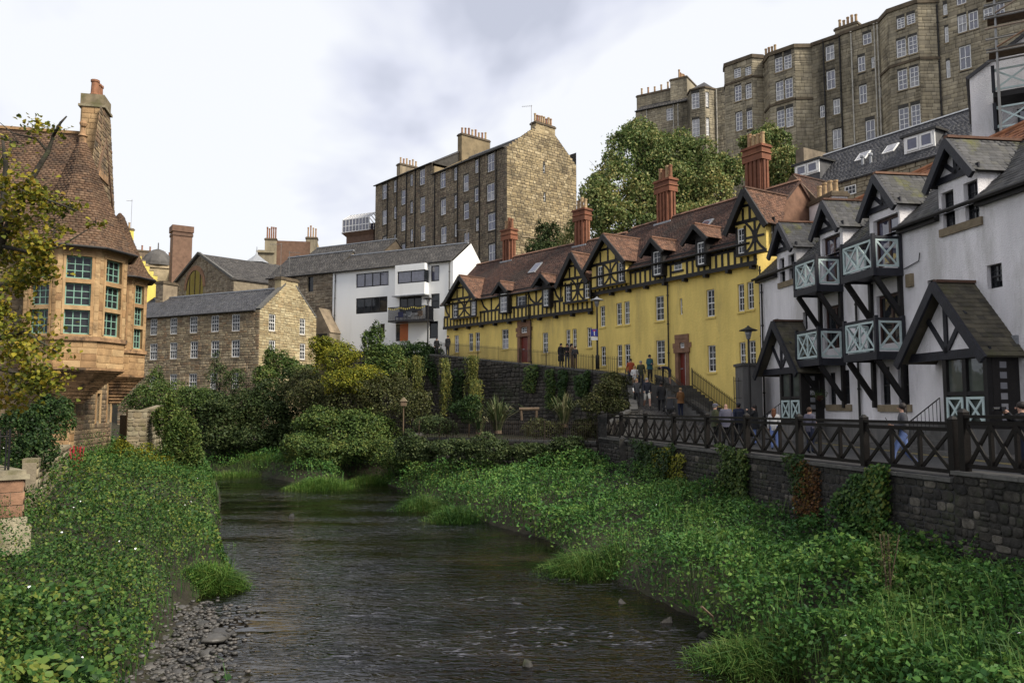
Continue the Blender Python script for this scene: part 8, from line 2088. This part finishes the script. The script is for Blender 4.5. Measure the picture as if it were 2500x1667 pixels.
def rock_mesh(k):
    rg = np.random.default_rng(k + 50); n, r_ = 14, 9; V = []
    for i in range(r_):
        ph = math.pi * (i + .5) / r_ - math.pi / 2
        for j in range(n): V.append([math.cos(ph) * math.cos(2 * math.pi * j / n), math.cos(ph) * math.sin(2 * math.pi * j / n), math.sin(ph)])
    V = np.array(V)
    for q in range(11):
        nn = rg.normal(size=3); nn /= np.linalg.norm(nn); nn[2] = abs(nn[2]); dd = rg.uniform(.28, .72); V -= nn * np.maximum(0, V @ nn - dd)[:, None]
    Fs = [(i * n + j, i * n + (j + 1) % n, (i + 1) * n + (j + 1) % n, (i + 1) * n + j) for i in range(r_ - 1) for j in range(n)]
    t = (r_ - 1) * n; Fs += [(t + j, t + j + 1, t + n - 2 - j, t + n - 1 - j) for j in range(n // 2 - 1)]
    return mesh_np(V, Fs, np.full(len(Fs), k / 6), [M['wetrock']])
RM = [rock_mesh(k) for k in range(6)]
SM = [stone_mesh(k) for k in range(10)]
def stone(x, y, s, label, group, z=None, sq=.34, name='river_stone'):
    zz = max(hz(x, y), ZW - .12) if z is None else z
    o = bpy.data.objects.new(name, random.choice(SM if group else RM)); COL.objects.link(o)
    o.location = (x, y, zz + s * sq * .35); o.rotation_euler = (random.uniform(-.15, .15), random.uniform(-.15, .15), random.uniform(0, 6.28)); o.scale = (s * random.uniform(.8, 1.25), s * random.uniform(.65, 1.0), s * sq * random.uniform(.8, 1.2))
    tag(o, label, 'stone', group); return o
cnt = 0; tries = 0; placed = []
while cnt < 285 and tries < 9000:
    tries += 1
    y = random.uniform(12.2, 21.0); x = -6.15 - (y - 15) * .26 + random.uniform(-1.5, 1.5)
    if True:
        c = -6.15 - (y - 15) * .26
        if abs(x - c) > 1.02 + .15 * math.sin(y * 2) - (y - 14) * .07: continue
        s = min(.32, .075 + random.expovariate(1 / .07))
        if any((x - a) ** 2 + (y - b) ** 2 < (s + t_) ** 2 * .72 for a, b, t_ in placed): continue
        placed.append((x, y, s)); stone(x, y, s, 'flat grey river stone lying in the gravel bar at lower left', 'river stones of the gravel bar'); cnt += 1
V, Fs, R = [], [], []; b = 0
base_v = np.array([v.co[:] for v in SM[0].vertices]); base_f = np.array([p.vertices[:] for p in SM[0].polygons if len(p.vertices) == 4])
for i in range(1500):
    y = random.uniform(11.5, 20.5); x = -6.2 - (y - 15) * .26 + random.gauss(0, .5); s = random.uniform(.025, .065)
    z = max(hz(x, y), ZW - .1) if i % 4 == 0 else z
    V.append(base_v * s * np.array([1.2, .9, .6]) + np.array([x, y, max(ZW - .06, z) + .01])); Fs.append(base_f + b); R.append(np.full(len(base_f), random.random())); b += len(base_v)
obj_np('gravel', np.concatenate(V), np.concatenate(Fs), M['pebble'], None, np.concatenate(R), True, label='small gravel between the stones of the bar', kind='stuff')
for (x, y, s, lb) in ((712, 1258, .42, 'flat pale boulder standing in the upper river'), (1290, 1618, .46, 'pointed grey boulder in the near water'), (655, 1452, .2, 'small grey stone left of the riffle'), (690, 1312, .22, 'pale stone in the middle of the stony riffle'), (738, 1297, .12, 'round stone right of the stony riffle'), (775, 1298, .16, 'low wide stone at the right end of the riffle'), (640, 1293, .18, 'left stone of the riffle'), (670, 1275, .16, 'back stone of the riffle'), (1520, 1465, .3, 'dark boulder at the edge of the right bank, leftmost'), (1630, 1512, .42, 'dark rounded boulder half under the right bank'), (1712, 1545, .34, 'dark wet boulder right of the rounded one'), (1740, 1570, .36, 'wet boulder nearest the dark grass'), (1395, 1372, .3, 'dark boulder under the arching grass'), (850, 1340, .2, 'pale flat stone breaking the water in midstream'), (820, 1285, .18, 'light stone in midstream above the flat one'), (285, 1600, .33, 'large smooth grey stone at the edge of the brambles'), (590, 1655, .3, 'broad stone at the tip of the gravel bar')):
    g = on_z(x, y, ZW + .05); stone(g.x, g.y, s * .72, lb, None, ZW - .08, .8 if s > .25 else .6, 'boulder')
# fallen branch and stalks on the right bank
m = MB(); a = on_z(1712, 1480, -2.7); e = on_z(1745, 1540, -3.3); m.tube([a, a.lerp(e, .5) + Vector((.1, 0, .05)), e], [.03, .025, .02], 5); tag(m.build('dead_branch', M['wood']), 'bare dead branch slanting into the water at the right bank', 'branch')
g = on_z(2165, 1440, -2.1); dk = thing('dock_plant', 'rusty brown dock stalk standing in the right bank weeds', 'plant', g)
P = np.array(g) + RNG.normal(size=(340, 3)) * np.array([.11, .11, 0]) + np.array([0, 0, 1]) * RNG.uniform(.1, 1.15, (340, 1)); leaves_obj('seed_heads', P, RNG.normal(size=P.shape), RNG.uniform(.05, .1, len(P)), M['l_brown'], dk, .4, kind='stuff')
m = MB()
for i in range(5): m.tube([g + Vector((random.gauss(0, .05), random.gauss(0, .05), -.3)), g + Vector((random.gauss(0, .1), random.gauss(0, .1), 1.1))], .012, 5)
m.build('stalk', M['wood'], dk)
# ------------------------------------------------------------------ people
def cloth(name, c): return pmat(name, tuple(c), rough=.85, wear=.25, wsc=9, bump=.15, bsc=40)
SKIN = smat('skin', (.42, .24, .17), .55); SHOE = smat('dark_shoes', (.015, .014, .014), .5)
HAIR = {k: pmat('hair_' + k, v, rough=.5, wear=.4, wsc=20, bump=.3, bsc=60) for k, v in dict(dark=(.018, .012, .01), brown=(.06, .03, .016), blonde=(.34, .22, .10), grey=(.28, .27, .26), red=(.16, .06, .025)).items()}
J0 = dict(pel=(0, 0, .97), sp=(0, 0, 1.14), ch=(0, .01, 1.33), nk=(0, -.01, 1.49), hd=(0, .015, 1.60), ht=(0, .01, 1.70),
          hl=(-.09, 0, .92), kl=(-.1, .02, .5), al=(-.1, -.02, .1), tl=(-.12, .14, .04), hr=(.09, 0, .92), kr=(.1, .02, .5), ar=(.1, -.02, .1), tr=(.12, .14, .04),
          sl=(-.18, 0, 1.42), el=(-.24, -.03, 1.14), wl=(-.25, .05, .9), dl=(-.245, .07, .82), sr=(.18, 0, 1.42), er=(.24, -.03, 1.14), wr=(.25, .05, .9), dr=(.245, .07, .82))
RAD = dict(pel=(.155, .12), sp=(.14, .105), ch=(.165, .115), nk=(.06, .062), hd=(.075, .09), ht=(.062, .075), hl=(.09, .1), kl=(.062, .065), al=(.042, .046), tl=(.042, .032), sl=(.075, .08), el=(.05, .05), wl=(.034, .038), dl=(.035, .022))
for k in 'hkat': RAD[k + 'r'] = RAD[k + 'l']
for k in 'sewd': RAD[k + 'r'] = RAD[k + 'l']
BONES = [('pel', 'sp', 't'), ('sp', 'ch', 't'), ('ch', 'nk', 't'), ('nk', 'hd', 's'), ('hd', 'ht', 's'), ('pel', 'hl', 'b'), ('hl', 'kl', 'b'), ('kl', 'al', 'c'), ('al', 'tl', 'f'), ('pel', 'hr', 'b'), ('hr', 'kr', 'b'), ('kr', 'ar', 'c'), ('ar', 'tr', 'f'),
         ('ch', 'sl', 't'), ('sl', 'el', 't'), ('el', 'wl', 'a'), ('wl', 'dl', 's'), ('ch', 'sr', 't'), ('sr', 'er', 't'), ('er', 'wr', 'a'), ('wr', 'dr', 's')]
POSE = dict(stand={}, walk=dict(kl=(-.1, .24, .54), al=(-.1, .33, .11), tl=(-.11, .48, .06), kr=(.1, -.05, .5), ar=(.1, -.33, .17), tr=(.11, -.21, .05), el=(-.24, -.12, 1.16), wl=(-.24, -.1, .92), dl=(-.24, -.08, .84), er=(.24, .03, 1.15), wr=(.22, .2, .95), dr=(.21, .25, .88)),
            hold=dict(el=(-.24, -.02, 1.15), wl=(-.1, .24, 1.13), dl=(-.05, .31, 1.16), er=(.24, -.02, 1.15), wr=(.1, .24, 1.13), dr=(.05, .31, 1.16)),
            photo=dict(el=(-.22, .16, 1.28), wl=(-.1, .3, 1.5), dl=(-.06, .34, 1.56), er=(.22, .16, 1.28), wr=(.1, .3, 1.5), dr=(.06, .34, 1.56)),
            bend=dict(sp=(0, .12, 1.08), ch=(0, .34, 1.12), nk=(0, .49, 1.12), hd=(0, .58, 1.1), ht=(0, .67, 1.07), sl=(-.18, .40, 1.08), sr=(.18, .40, 1.08), el=(-.2, .42, .8), wl=(-.14, .44, .58), dl=(-.12, .45, .5), er=(.2, .42, .8), wr=(.14, .44, .58), dr=(.12, .45, .5)))
POSE['stroll'] = {**POSE['walk'], **POSE['hold']}
TS = bpy.data.scenes.new('pose_workshop')
def person(label, loc, H, face, pose, top, bottom, hair='dark', arms=None, calf=None, group=None, long_hair=False, coat=None, cap=None, fingers=False, bald=False, bulk=1.12):
    """face: direction the person looks, degrees clockwise from the view direction"""
    J = {**J0, **POSE[pose]}; s = H / 1.75
    names = list(J); bones = list(BONES); rad = dict(RAD)
    J = {k: Vector(v) for k, v in J.items()}
    if fingers:
        for sd in 'lr':
            h, w = J['d' + sd], J['w' + sd]; d = (h - w).normalized(); x = Vector((1, 0, 0)) * (1 if sd == 'l' else -1)
            for i, (o, L) in enumerate(((-.028, .065), (-.01, .078), (.01, .074), (.027, .058))):
                a, b = 'f%s%da' % (sd, i), 'f%s%db' % (sd, i); up = d.cross(x).normalized()
                J[a] = h + d * L * .5 + up * o; J[b] = h + d * L * .8 + up * o + x * L * .45
                rad[a], rad[b] = (.0095, .0095), (.0085, .0085); bones += [('d' + sd, a, 's'), (a, b, 's')]
            a = 'th' + sd; J[a] = (h + w) / 2 + x * .035 + d * .045; rad[a] = (.010, .010); bones.append(('w' + sd, a, 's'))
    names = list(J)
    me = bpy.data.meshes.new('person'); me.from_pydata([J[n] * s for n in names], [(names.index(a), names.index(b)) for a, b, _ in bones], [])
    tmp = bpy.data.objects.new('tmp', me); TS.collection.objects.link(tmp)
    sk = tmp.modifiers.new('s', 'SKIN'); sk.use_smooth_shade = True
    sb = tmp.modifiers.new('u', 'SUBSURF'); sb.levels = 1; sb.render_levels = 1
    lay = me.skin_vertices[0].data if me.skin_vertices else None
    if lay:
        for i, n in enumerate(names): k_ = 1.0 if n in ('hd', 'ht', 'nk') or n[0] == 'f' or n[:2] == 'th' else bulk; lay[i].radius = (rad[n][0] * s * k_, rad[n][1] * s * k_); lay[i].use_root = (n == 'pel')
    TS.view_layers[0].update(); dg = TS.view_layers[0].depsgraph; m2 = bpy.data.meshes.new_from_object(tmp.evaluated_get(dg))
    bpy.data.objects.remove(tmp)
    mats = [top, bottom, SKIN, SHOE, arms or top, calf or bottom]; idx = dict(t=0, b=1, s=2, f=3, a=4, c=5)
    m2.materials.clear()
    for m in mats: m2.materials.append(m)
    n = len(m2.polygons); C = np.zeros(n * 3, np.float32); m2.polygons.foreach_get('center', C); C = C.reshape(-1, 3)
    best, bi = np.full(n, 1e9), np.zeros(n, int)
    for a, b, k in bones:
        A, B = np.array(J[a] * s), np.array(J[b] * s); d = B - A; t = np.clip((C - A) @ d / max(d @ d, 1e-9), 0, 1)
        q = np.linalg.norm(C - A - t[:, None] * d, axis=1) - (1 - t) * rad[a][0] * s - t * rad[b][0] * s
        u = q < best; best[u] = q[u]; bi[u] = idx[k]
    m2.polygons.foreach_set('material_index', bi.astype(np.int32)); m2.polygons.foreach_set('use_smooth', np.ones(n, bool))
    zmin = min(v.co.z for v in m2.vertices)
    o = bpy.data.objects.new('person', m2); COL.objects.link(o)
    o.location = Vector(loc) - UP * zmin; o.rotation_euler = (0, 0, -math.radians(face)); WLOC[o.name] = Vector(o.location)
    tag(o, label, 'person', group)
    def child(mb, name, mat, smooth=True):
        me_ = bpy.data.meshes.new(name); me_.from_pydata(mb.v, [], mb.f); me_.materials.append(mat)
        for p in me_.polygons: p.use_smooth = smooth
        c = bpy.data.objects.new(name, me_); COL.objects.link(c); c.parent = o; return c
    hd, ht = J['hd'] * s, J['ht'] * s; ax = (ht - hd).normalized(); rt = Vector((1, 0, 0)); fw = rt.cross(ax) * -1
    if fw.y < 0: fw = -fw
    def ell(c, rx, ry, rz, n=10, r=6, cut=None):
        mb = MB(); vs, fs = [], []
        for i in range(r + 1):
            ph = math.pi * i / r - math.pi / 2
            for j in range(n):
                t = 2 * math.pi * j / n; p = c + rt * rx * math.cos(ph) * math.cos(t) + fw * ry * math.cos(ph) * math.sin(t) + ax * rz * math.sin(ph); vs.append(p)
        for i in range(r):
            for j in range(n): fs.append((i * n + j, i * n + (j + 1) % n, (i + 1) * n + (j + 1) % n, (i + 1) * n + j))
        return mb.add(vs, fs)
    if not bald:
        h = ell(hd - fw * .022 * s + ax * .055 * s, .098 * s, .102 * s, .105 * s)
        if long_hair:
            g = ell(hd - fw * .075 * s - ax * .12 * s, .1 * s, .06 * s, .23 * s); h.add(g.v, g.f)
        child(h, 'hair', HAIR[hair])
    if cap:
        c = ell(hd - fw * .004 * s + ax * .085 * s, .108 * s, .12 * s, .075 * s); b = ell(hd + fw * .12 * s + ax * .06 * s, .075 * s, .07 * s, .012 * s); c.add(b.v, b.f); child(c, 'cap', cap)
    f = ell(hd + fw * .098 * s - ax * .005 * s, .014 * s, .02 * s, .025 * s, 6, 4); child(f, 'nose', SKIN)
    e = MB()
    for sx in (-.034, .034):
        q = ell(hd + rt * sx * s + fw * .088 * s + ax * .03 * s, .012 * s, .008 * s, .007 * s, 6, 4); e.add(q.v, q.f)
    child(e, 'eyes', SHOE)
    if coat:
        mat, zl = coat; mb = MB(); vs, fs = [], []; prof = [(.10, .09, 1.47), (.225, .14, 1.40), (.215, .15, 1.2), (.2, .15, 1.02), (.225, .175, .85), (.25, .2, zl)]
        P0, P1 = J['pel'], J['ch']
        for (rx, ry, z) in prof:
            t = (z - P0.z) / max(P1.z - P0.z, .2) if pose == 'bend' else 0
            off = P0.lerp(P1, t) - Vector((0, 0, P0.z + (P1.z - P0.z) * t)) if pose == 'bend' else Vector((0, 0, 0))
            for j in range(14): a = 2 * math.pi * j / 14; vs.append((Vector((rx * math.cos(a), ry * math.sin(a), z)) + off) * s)
        for i in range(len(prof) - 1):
            for j in range(14): fs.append((i * 14 + j, i * 14 + (j + 1) % 14, (i + 1) * 14 + (j + 1) % 14, (i + 1) * 14 + j))
        mb.add(vs, fs); child(mb, 'coat', mat)
    return o, J, s
CL = {k: cloth('cloth_' + k, v) for k, v in dict(grey=(.075, .075, .085), jeans=(.17, .24, .50), rust=(.34, .07, .03), white=(.66, .64, .62), black=(.014, .014, .016), navy=(.018, .02, .032), teal=(.03, .11, .13), brown=(.17, .08, .03), green=(.055, .06, .03), mauve=(.12, .115, .15), shorts=(.55, .52, .47), vest=(.05, .05, .055), darkblue=(.02, .025, .05), tan=(.2, .13, .08)).items()}
def rz_(Y): return float(np.interp(Y, [r[0] for r in RR], [r[3] for r in RR])) if Y > RR[0][0] else 0.0
def rp(x, Y): p = at(x, 1000, Y); return Vector((p.x, Y, rz_(Y) + .025))
def lp(x, Y): p = at(x, 1000, Y); return Vector((p.x, Y, .002))
wm_ = lp(2203, 20.4)
o, J, s = person('woman in grey sweater and blue jeans walking past the river railing', wm_, 1.7, -72, 'stroll', CL['grey'], CL['jeans'], 'dark', long_hair=True, fingers=True, bulk=1.3)
ph = MB(); ph.box((0, 0, 0), (.037, 0, 0), (0, .006, 0), (0, 0, .075)); p_ = ph.build('phone', M['bpaint'], label='dark phone held in both hands by the walking woman', cat='phone')
p_.location = wm_ + Matrix.Rotation(math.radians(68), 3, 'Z') @ (Vector((0, .345, 1.2)) * s); p_.rotation_euler = (-.5, 0, math.radians(68))
G1_ = 'people walking on the cobbled ramp'
person('walker in dark vest with white sleeves coming down the ramp', rp(1555, 46.6), 1.66, 180, 'walk', CL['vest'], CL['black'], 'blonde', arms=CL['white'], group=G1_)
person('man in navy top and white shorts coming down the ramp', rp(1580, 46.4), 1.78, 176, 'walk', CL['navy'], CL['shorts'], 'grey', calf=SKIN, group=G1_)
person('woman in white top holding something, halfway up the ramp', rp(1551, 48.6), 1.62, 178, 'hold', CL['white'], CL['tan'], 'blonde', group=G1_)
person('person in dull green jacket behind the white topped woman', rp(1566, 49.4), 1.72, 185, 'stand', CL['green'], CL['darkblue'], 'grey', group=G1_)
person('woman in rust red sweater at the top of the ramp', rp(1541, 50.3), 1.7, 182, 'stand', CL['rust'], CL['darkblue'], 'dark', group=G1_)
person('person in long black coat walking up the ramp', rp(1615, 45.6), 1.76, 4, 'walk', CL['black'], CL['black'], 'dark', coat=(CL['black'], .72), group=G1_)
bw = rp(1662, 44.6)
person('blonde woman in brown jacket pushing a pushchair up the ramp', bw, 1.68, -25, 'hold', CL['brown'], CL['darkblue'], 'blonde', coat=(CL['brown'], .84), group=G1_)
person('person in teal jacket standing at the railing above the ramp', at(1587, 932, 50.2), 1.74, 150, 'hold', CL['teal'], CL['black'], 'dark', coat=(CL['teal'], .8), group='people by the steps')
u, z = YR.uz((1636, 943), 1.5)
person('person bending forward at the top of the steps', YR.P(u, zd_ - .02, 1.5), 1.72, -80, 'bend', CL['darkblue'], CL['darkblue'], 'dark', calf=SKIN, group='people by the steps')
G2_ = 'people on the lane behind the railing'
person('man in flat cap and green padded jacket behind the railing', lp(1746, 33.2), 1.74, 95, 'stand', CL['green'], CL['black'], 'grey', cap=CL['mauve'], coat=(CL['green'], .8), group=G2_)
person('bald man in mauve jacket behind the railing', lp(1772, 32.6), 1.77, 10, 'stand', CL['mauve'], CL['black'], bald=True, coat=(CL['mauve'], .78), group=G2_)
nv, _, _ = person('man in navy jacket walking away from the railing', lp(1803, 36.2), 1.8, 5, 'walk', CL['darkblue'], CL['black'], 'dark', cap=CL['navy'], group=G2_)
person('dark haired woman in black taking a picture', lp(1842, 33.4), 1.7, -70, 'photo', CL['black'], CL['jeans'], 'dark', long_hair=True, coat=(CL['black'], .7), group=G2_)
person('red haired girl in white top behind the railing', lp(1889, 29.8), 1.54, 30, 'stand', CL['white'], CL['jeans'], 'red', long_hair=True, group=G2_)
person('grey jacketed person with brown hair near the white house windows', lp(1976, 27.4), 1.58, 60, 'hold', CL['mauve'], CL['darkblue'], 'brown', group=G2_)
pc = lp(2493, 17.6)
person('photographer cut off by the right edge', pc, 1.7, -75, 'photo', CL['black'], CL['darkblue'], 'dark', group=G2_)
cm = MB(); cq = pc + Vector((-.36, .1, 1.52)); cm.box(cq, (.05, 0, 0), (0, .08, 0), (0, 0, .05)); cm.tube([cq + Vector((-.04, 0, 0)), cq + Vector((-.2, 0, 0))], .045, 10); tag(cm.build('camera_body', M['bpaint']), 'black camera with long lens held at the right edge', 'camera')
G3_ = 'people on the upper street'
ys_ = YL.shift(2.0)
for (x, H, top, bot, hair, lb, ct_) in ((1370, 1.7, 'black', 'black', 'dark', 'person in long black coat, leftmost of four on the upper street', .45), (1385, 1.72, 'black', 'grey', 'dark', 'long haired person in black, second of four on the upper street', None), (1396, 1.74, 'tan', 'tan', 'dark', 'person in beige clothes, third of four on the upper street', None), (1404, 1.58, 'vest', 'tan', 'brown', 'shorter person, rightmost of four on the upper street', None)):
    u, z = ys_.uz((x, 898)); p = ys_.P(u, z); lo, hi = (min(range(len(WT) - 1), key=lambda i: abs((WT[i].y + WT[i + 1].y) / 2 - p.y)), 0)
    a, b = WT[lo], WT[lo + 1]; t = max(0, min(1, (p.y - a.y) / (b.y - a.y))); p.z = a.z + (b.z - a.z) * t + .005
    person(lb, p, H, random.uniform(120, 240), 'hold' if x != 1370 else 'stand', CL[top], CL[bot], hair, long_hair=hair == 'dark', coat=(CL[top], ct_) if ct_ else None, group=G3_)
u, z = ys_.uz((1093, 869)); p = ys_.P(u, WT[2].z + .02); person('dark dressed person leaning at the far end of the street', p, 1.72, 215, 'stand', CL['black'], CL['black'], 'dark', coat=(CL['black'], .8), group=G3_)
u, z = ys_.uz((1066, 866)); p = ys_.P(u, WT[2].z + .06); person('person in black beside the white house lamp post', p, 1.6, 150, 'stand', CL['black'], CL['black'], 'dark', group=G3_)
bpy.data.scenes.remove(TS)
# pushchair
pz = bw + Vector((-.45, .75, .05)); pcx = thing('pushchair', 'dark pushchair in front of the brown jacketed woman', 'pushchair', pz)
for dx in (-.24, .24):
    for dy in (-.3, .35): 
        w = MB(); n = 14; c = pz + Vector((dx, dy, .13)); w.tube([c + Vector((-.02, 0, 0)), c + Vector((.02, 0, 0))], .13, n); w.build('wheel', M['bpaint'], pcx)
st_ = MB(); st_.prism([pz + Vector((-.22, -.25, .4)), pz + Vector((-.22, .2, .38)), pz + Vector((-.22, .38, .95)), pz + Vector((-.22, .3, .95)), pz + Vector((-.22, .1, .5)), pz + Vector((-.22, -.25, .5))], (.44, 0, 0)); st_.build('seat', CL['vest'], pcx)
fr_ = MB()
for dx in (-.24, .24): fr_.tube([pz + Vector((dx, .35, .13)), pz + Vector((dx, -.1, .55)), pz + Vector((dx, -.42, 1.05))], .018, 6); fr_.tube([pz + Vector((dx, -.3, .13)), pz + Vector((dx, .15, .6))], .018, 6)
fr_.tube([pz + Vector((-.24, -.42, 1.05)), pz + Vector((.24, -.42, 1.05))], .02, 6); fr_.build('frame', M['steel'], pcx)
# backpack of the navy jacket man
bp_ = MB(); c = Vector(nv.location) + Vector((.0, -.24, 1.2)); bp_.hexa([c + Vector(v) for v in ((-.15, -.1, -.24), (.15, -.1, -.24), (.16, .08, -.25), (-.16, .08, -.25), (-.11, -.06, .22), (.11, -.06, .22), (.13, .07, .25), (-.13, .07, .25))]); tag(bp_.build('backpack', CL['navy'], bevel=.03), 'dark backpack on the man in the navy jacket', 'backpack')
# ------------------------------------------------------------------ lamp posts and sign
def lamp(label, base, top):
    t = thing('street_lamp', label, 'lamp post', base, 'street lamps')
    h = top - base.z
    MB().lathe(base, [(.12, 0), (.12, .9), (.07, 1.0), (.055, h - .75), (.05, h - .6)], 10).build('post', M['pipe'], t, smooth=True)
    b = base + UP * (h - .62); MB().lathe(b, [(.06, 0), (.1, .04), (.19, .42), (.17, .44)], 10).build('lantern_glass', M['glass_cur'], t, smooth=True)
    MB().lathe(b + UP * .44, [(.46, 0), (.44, .04), (.2, .13), (.08, .2), (.05, .26)], 14).build('lamp_hood', M['lead'] if h < 5 else M['pipe'], t, smooth=True)
    return t
p = at(1044, 868, 72); lamp('slender street lamp before the white house', Vector((p.x, p.y, p.z - .2)), at(1044, 725, 72).z)
u, z = sh1.uz((1450, 903)); lb_ = sh1.P(u, z + .05, -.35); l2 = lamp('street lamp with blue sign on the retaining wall', lb_, at(1449, 727, lb_.y).z)
p = at(1833, 1060, 40.0); lamp('street lamp beside the cement wall', Vector((p.x, 40.0, .125)), at(1833, 799, 40.0).z)
sg = thing('road_sign', 'blue square dead end sign with white plate on the lamp post', 'sign', lb_ + UP * 2)
c = at(1451, 812, lb_.y - .1); fsn = Fac((c.x - .22, c.y), (c.x + .22, c.y)); blue = smat('sign_blue', (.02, .035, .30), .4)
MB().fbox(fsn, 0, .44, c.z - .24, c.z + .24, -.02, 0).build('plate', blue, sg)
MB().fbox(fsn, .19, .25, c.z - .18, c.z + .10, 0, .004).build('white_bar', M['wpaint'], sg); MB().fbox(fsn, .11, .33, c.z + .10, c.z + .17, 0, .004).build('red_bar', smat('sign_red', (.5, .02, .02), .4), sg)
MB().fbox(fsn, .0, .44, c.z - .5, c.z - .28, -.02, 0).build('text_plate', M['wpaint'], sg)
# ------------------------------------------------------------------ small things
b = W.P(W.uz(Zn(505, 690), 1.05)[0], 0, 1.05); b.z = W.uz(Zn(505, 690), 1.05)[1]
hb_ = thing('hanging_basket', 'hanging flower basket under the balcony of the white terrace', 'basket', b)
MB().lathe(b - UP * .12, [(.05, -.05), (.16, .05), (.2, .2)], 10).build('basket', M['door_br'], hb_)
P = np.array(b) + RNG.normal(size=(160, 3)) * np.array([.17, .17, .09]) + np.array([0, 0, .12]); leaves_obj('foliage', P, RNG.normal(size=P.shape), RNG.uniform(.05, .1, 160), M['l_dark'], hb_)
MB().tube([b + UP * .1, b + UP * .75], .01, 5).build('chain', M['iron'], hb_)
g = at(985, 1035, 53.0); bh = thing('bird_house', 'small wooden bird house on a post in the garden', 'bird house', g); zt = at(985, 985, 53).z
MB().fbox(Fac((g.x - .2, g.y), (g.x + .2, g.y)), .17, .23, g.z - .8, zt - .15, -.03, .03).build('post', M['wood'], bh)
q = MB(); fq = Fac((g.x - .2, g.y), (g.x + .2, g.y)); q.fbox(fq, .02, .38, zt - .15, zt + .15, -.15, .15); q.build('box', M['wood'], bh)
q = MB(); q.prism([fq.P(-.05, zt + .15, .2), fq.P(.45, zt + .15, .2), fq.P(.2, zt + .42, .2)], -fq.Nn * .4); q.build('roof', M['ashlar'], bh)
for k, (x, y0, y1, lb) in enumerate(((1023, 1070, 1020, 'stout wooden stake left in the garden'), (1073, 1068, 1024, 'wooden stake second from the left in the garden'), (1091, 1068, 1026, 'wooden stake third from the left in the garden'), (1145, 1068, 1030, 'wooden stake left of the larger flax'))):
    a, c = at(x, y0, 49.3), at(x, y1, 49.3); m = MB(); m.tube([a - UP * .3, c], .05, 6); tag(m.build('garden_stake', M['wood']), lb, 'stake', 'wooden stakes in the garden')
a, c = at(*Zo(1235, 500), 50), at(*Zo(1400, 498), 50); m = MB(); m.tube([a, c], .11, 8); m.tube([at(*Zo(1378, 500), 50), at(*Zo(1375, 570), 50)], .08, 8); m.tube([at(*Zo(1250, 500), 50), at(*Zo(1255, 590), 50)], .08, 8); tag(m.build('log_arch', M['wood']), 'rough log frame standing between the two flax clumps', 'frame')
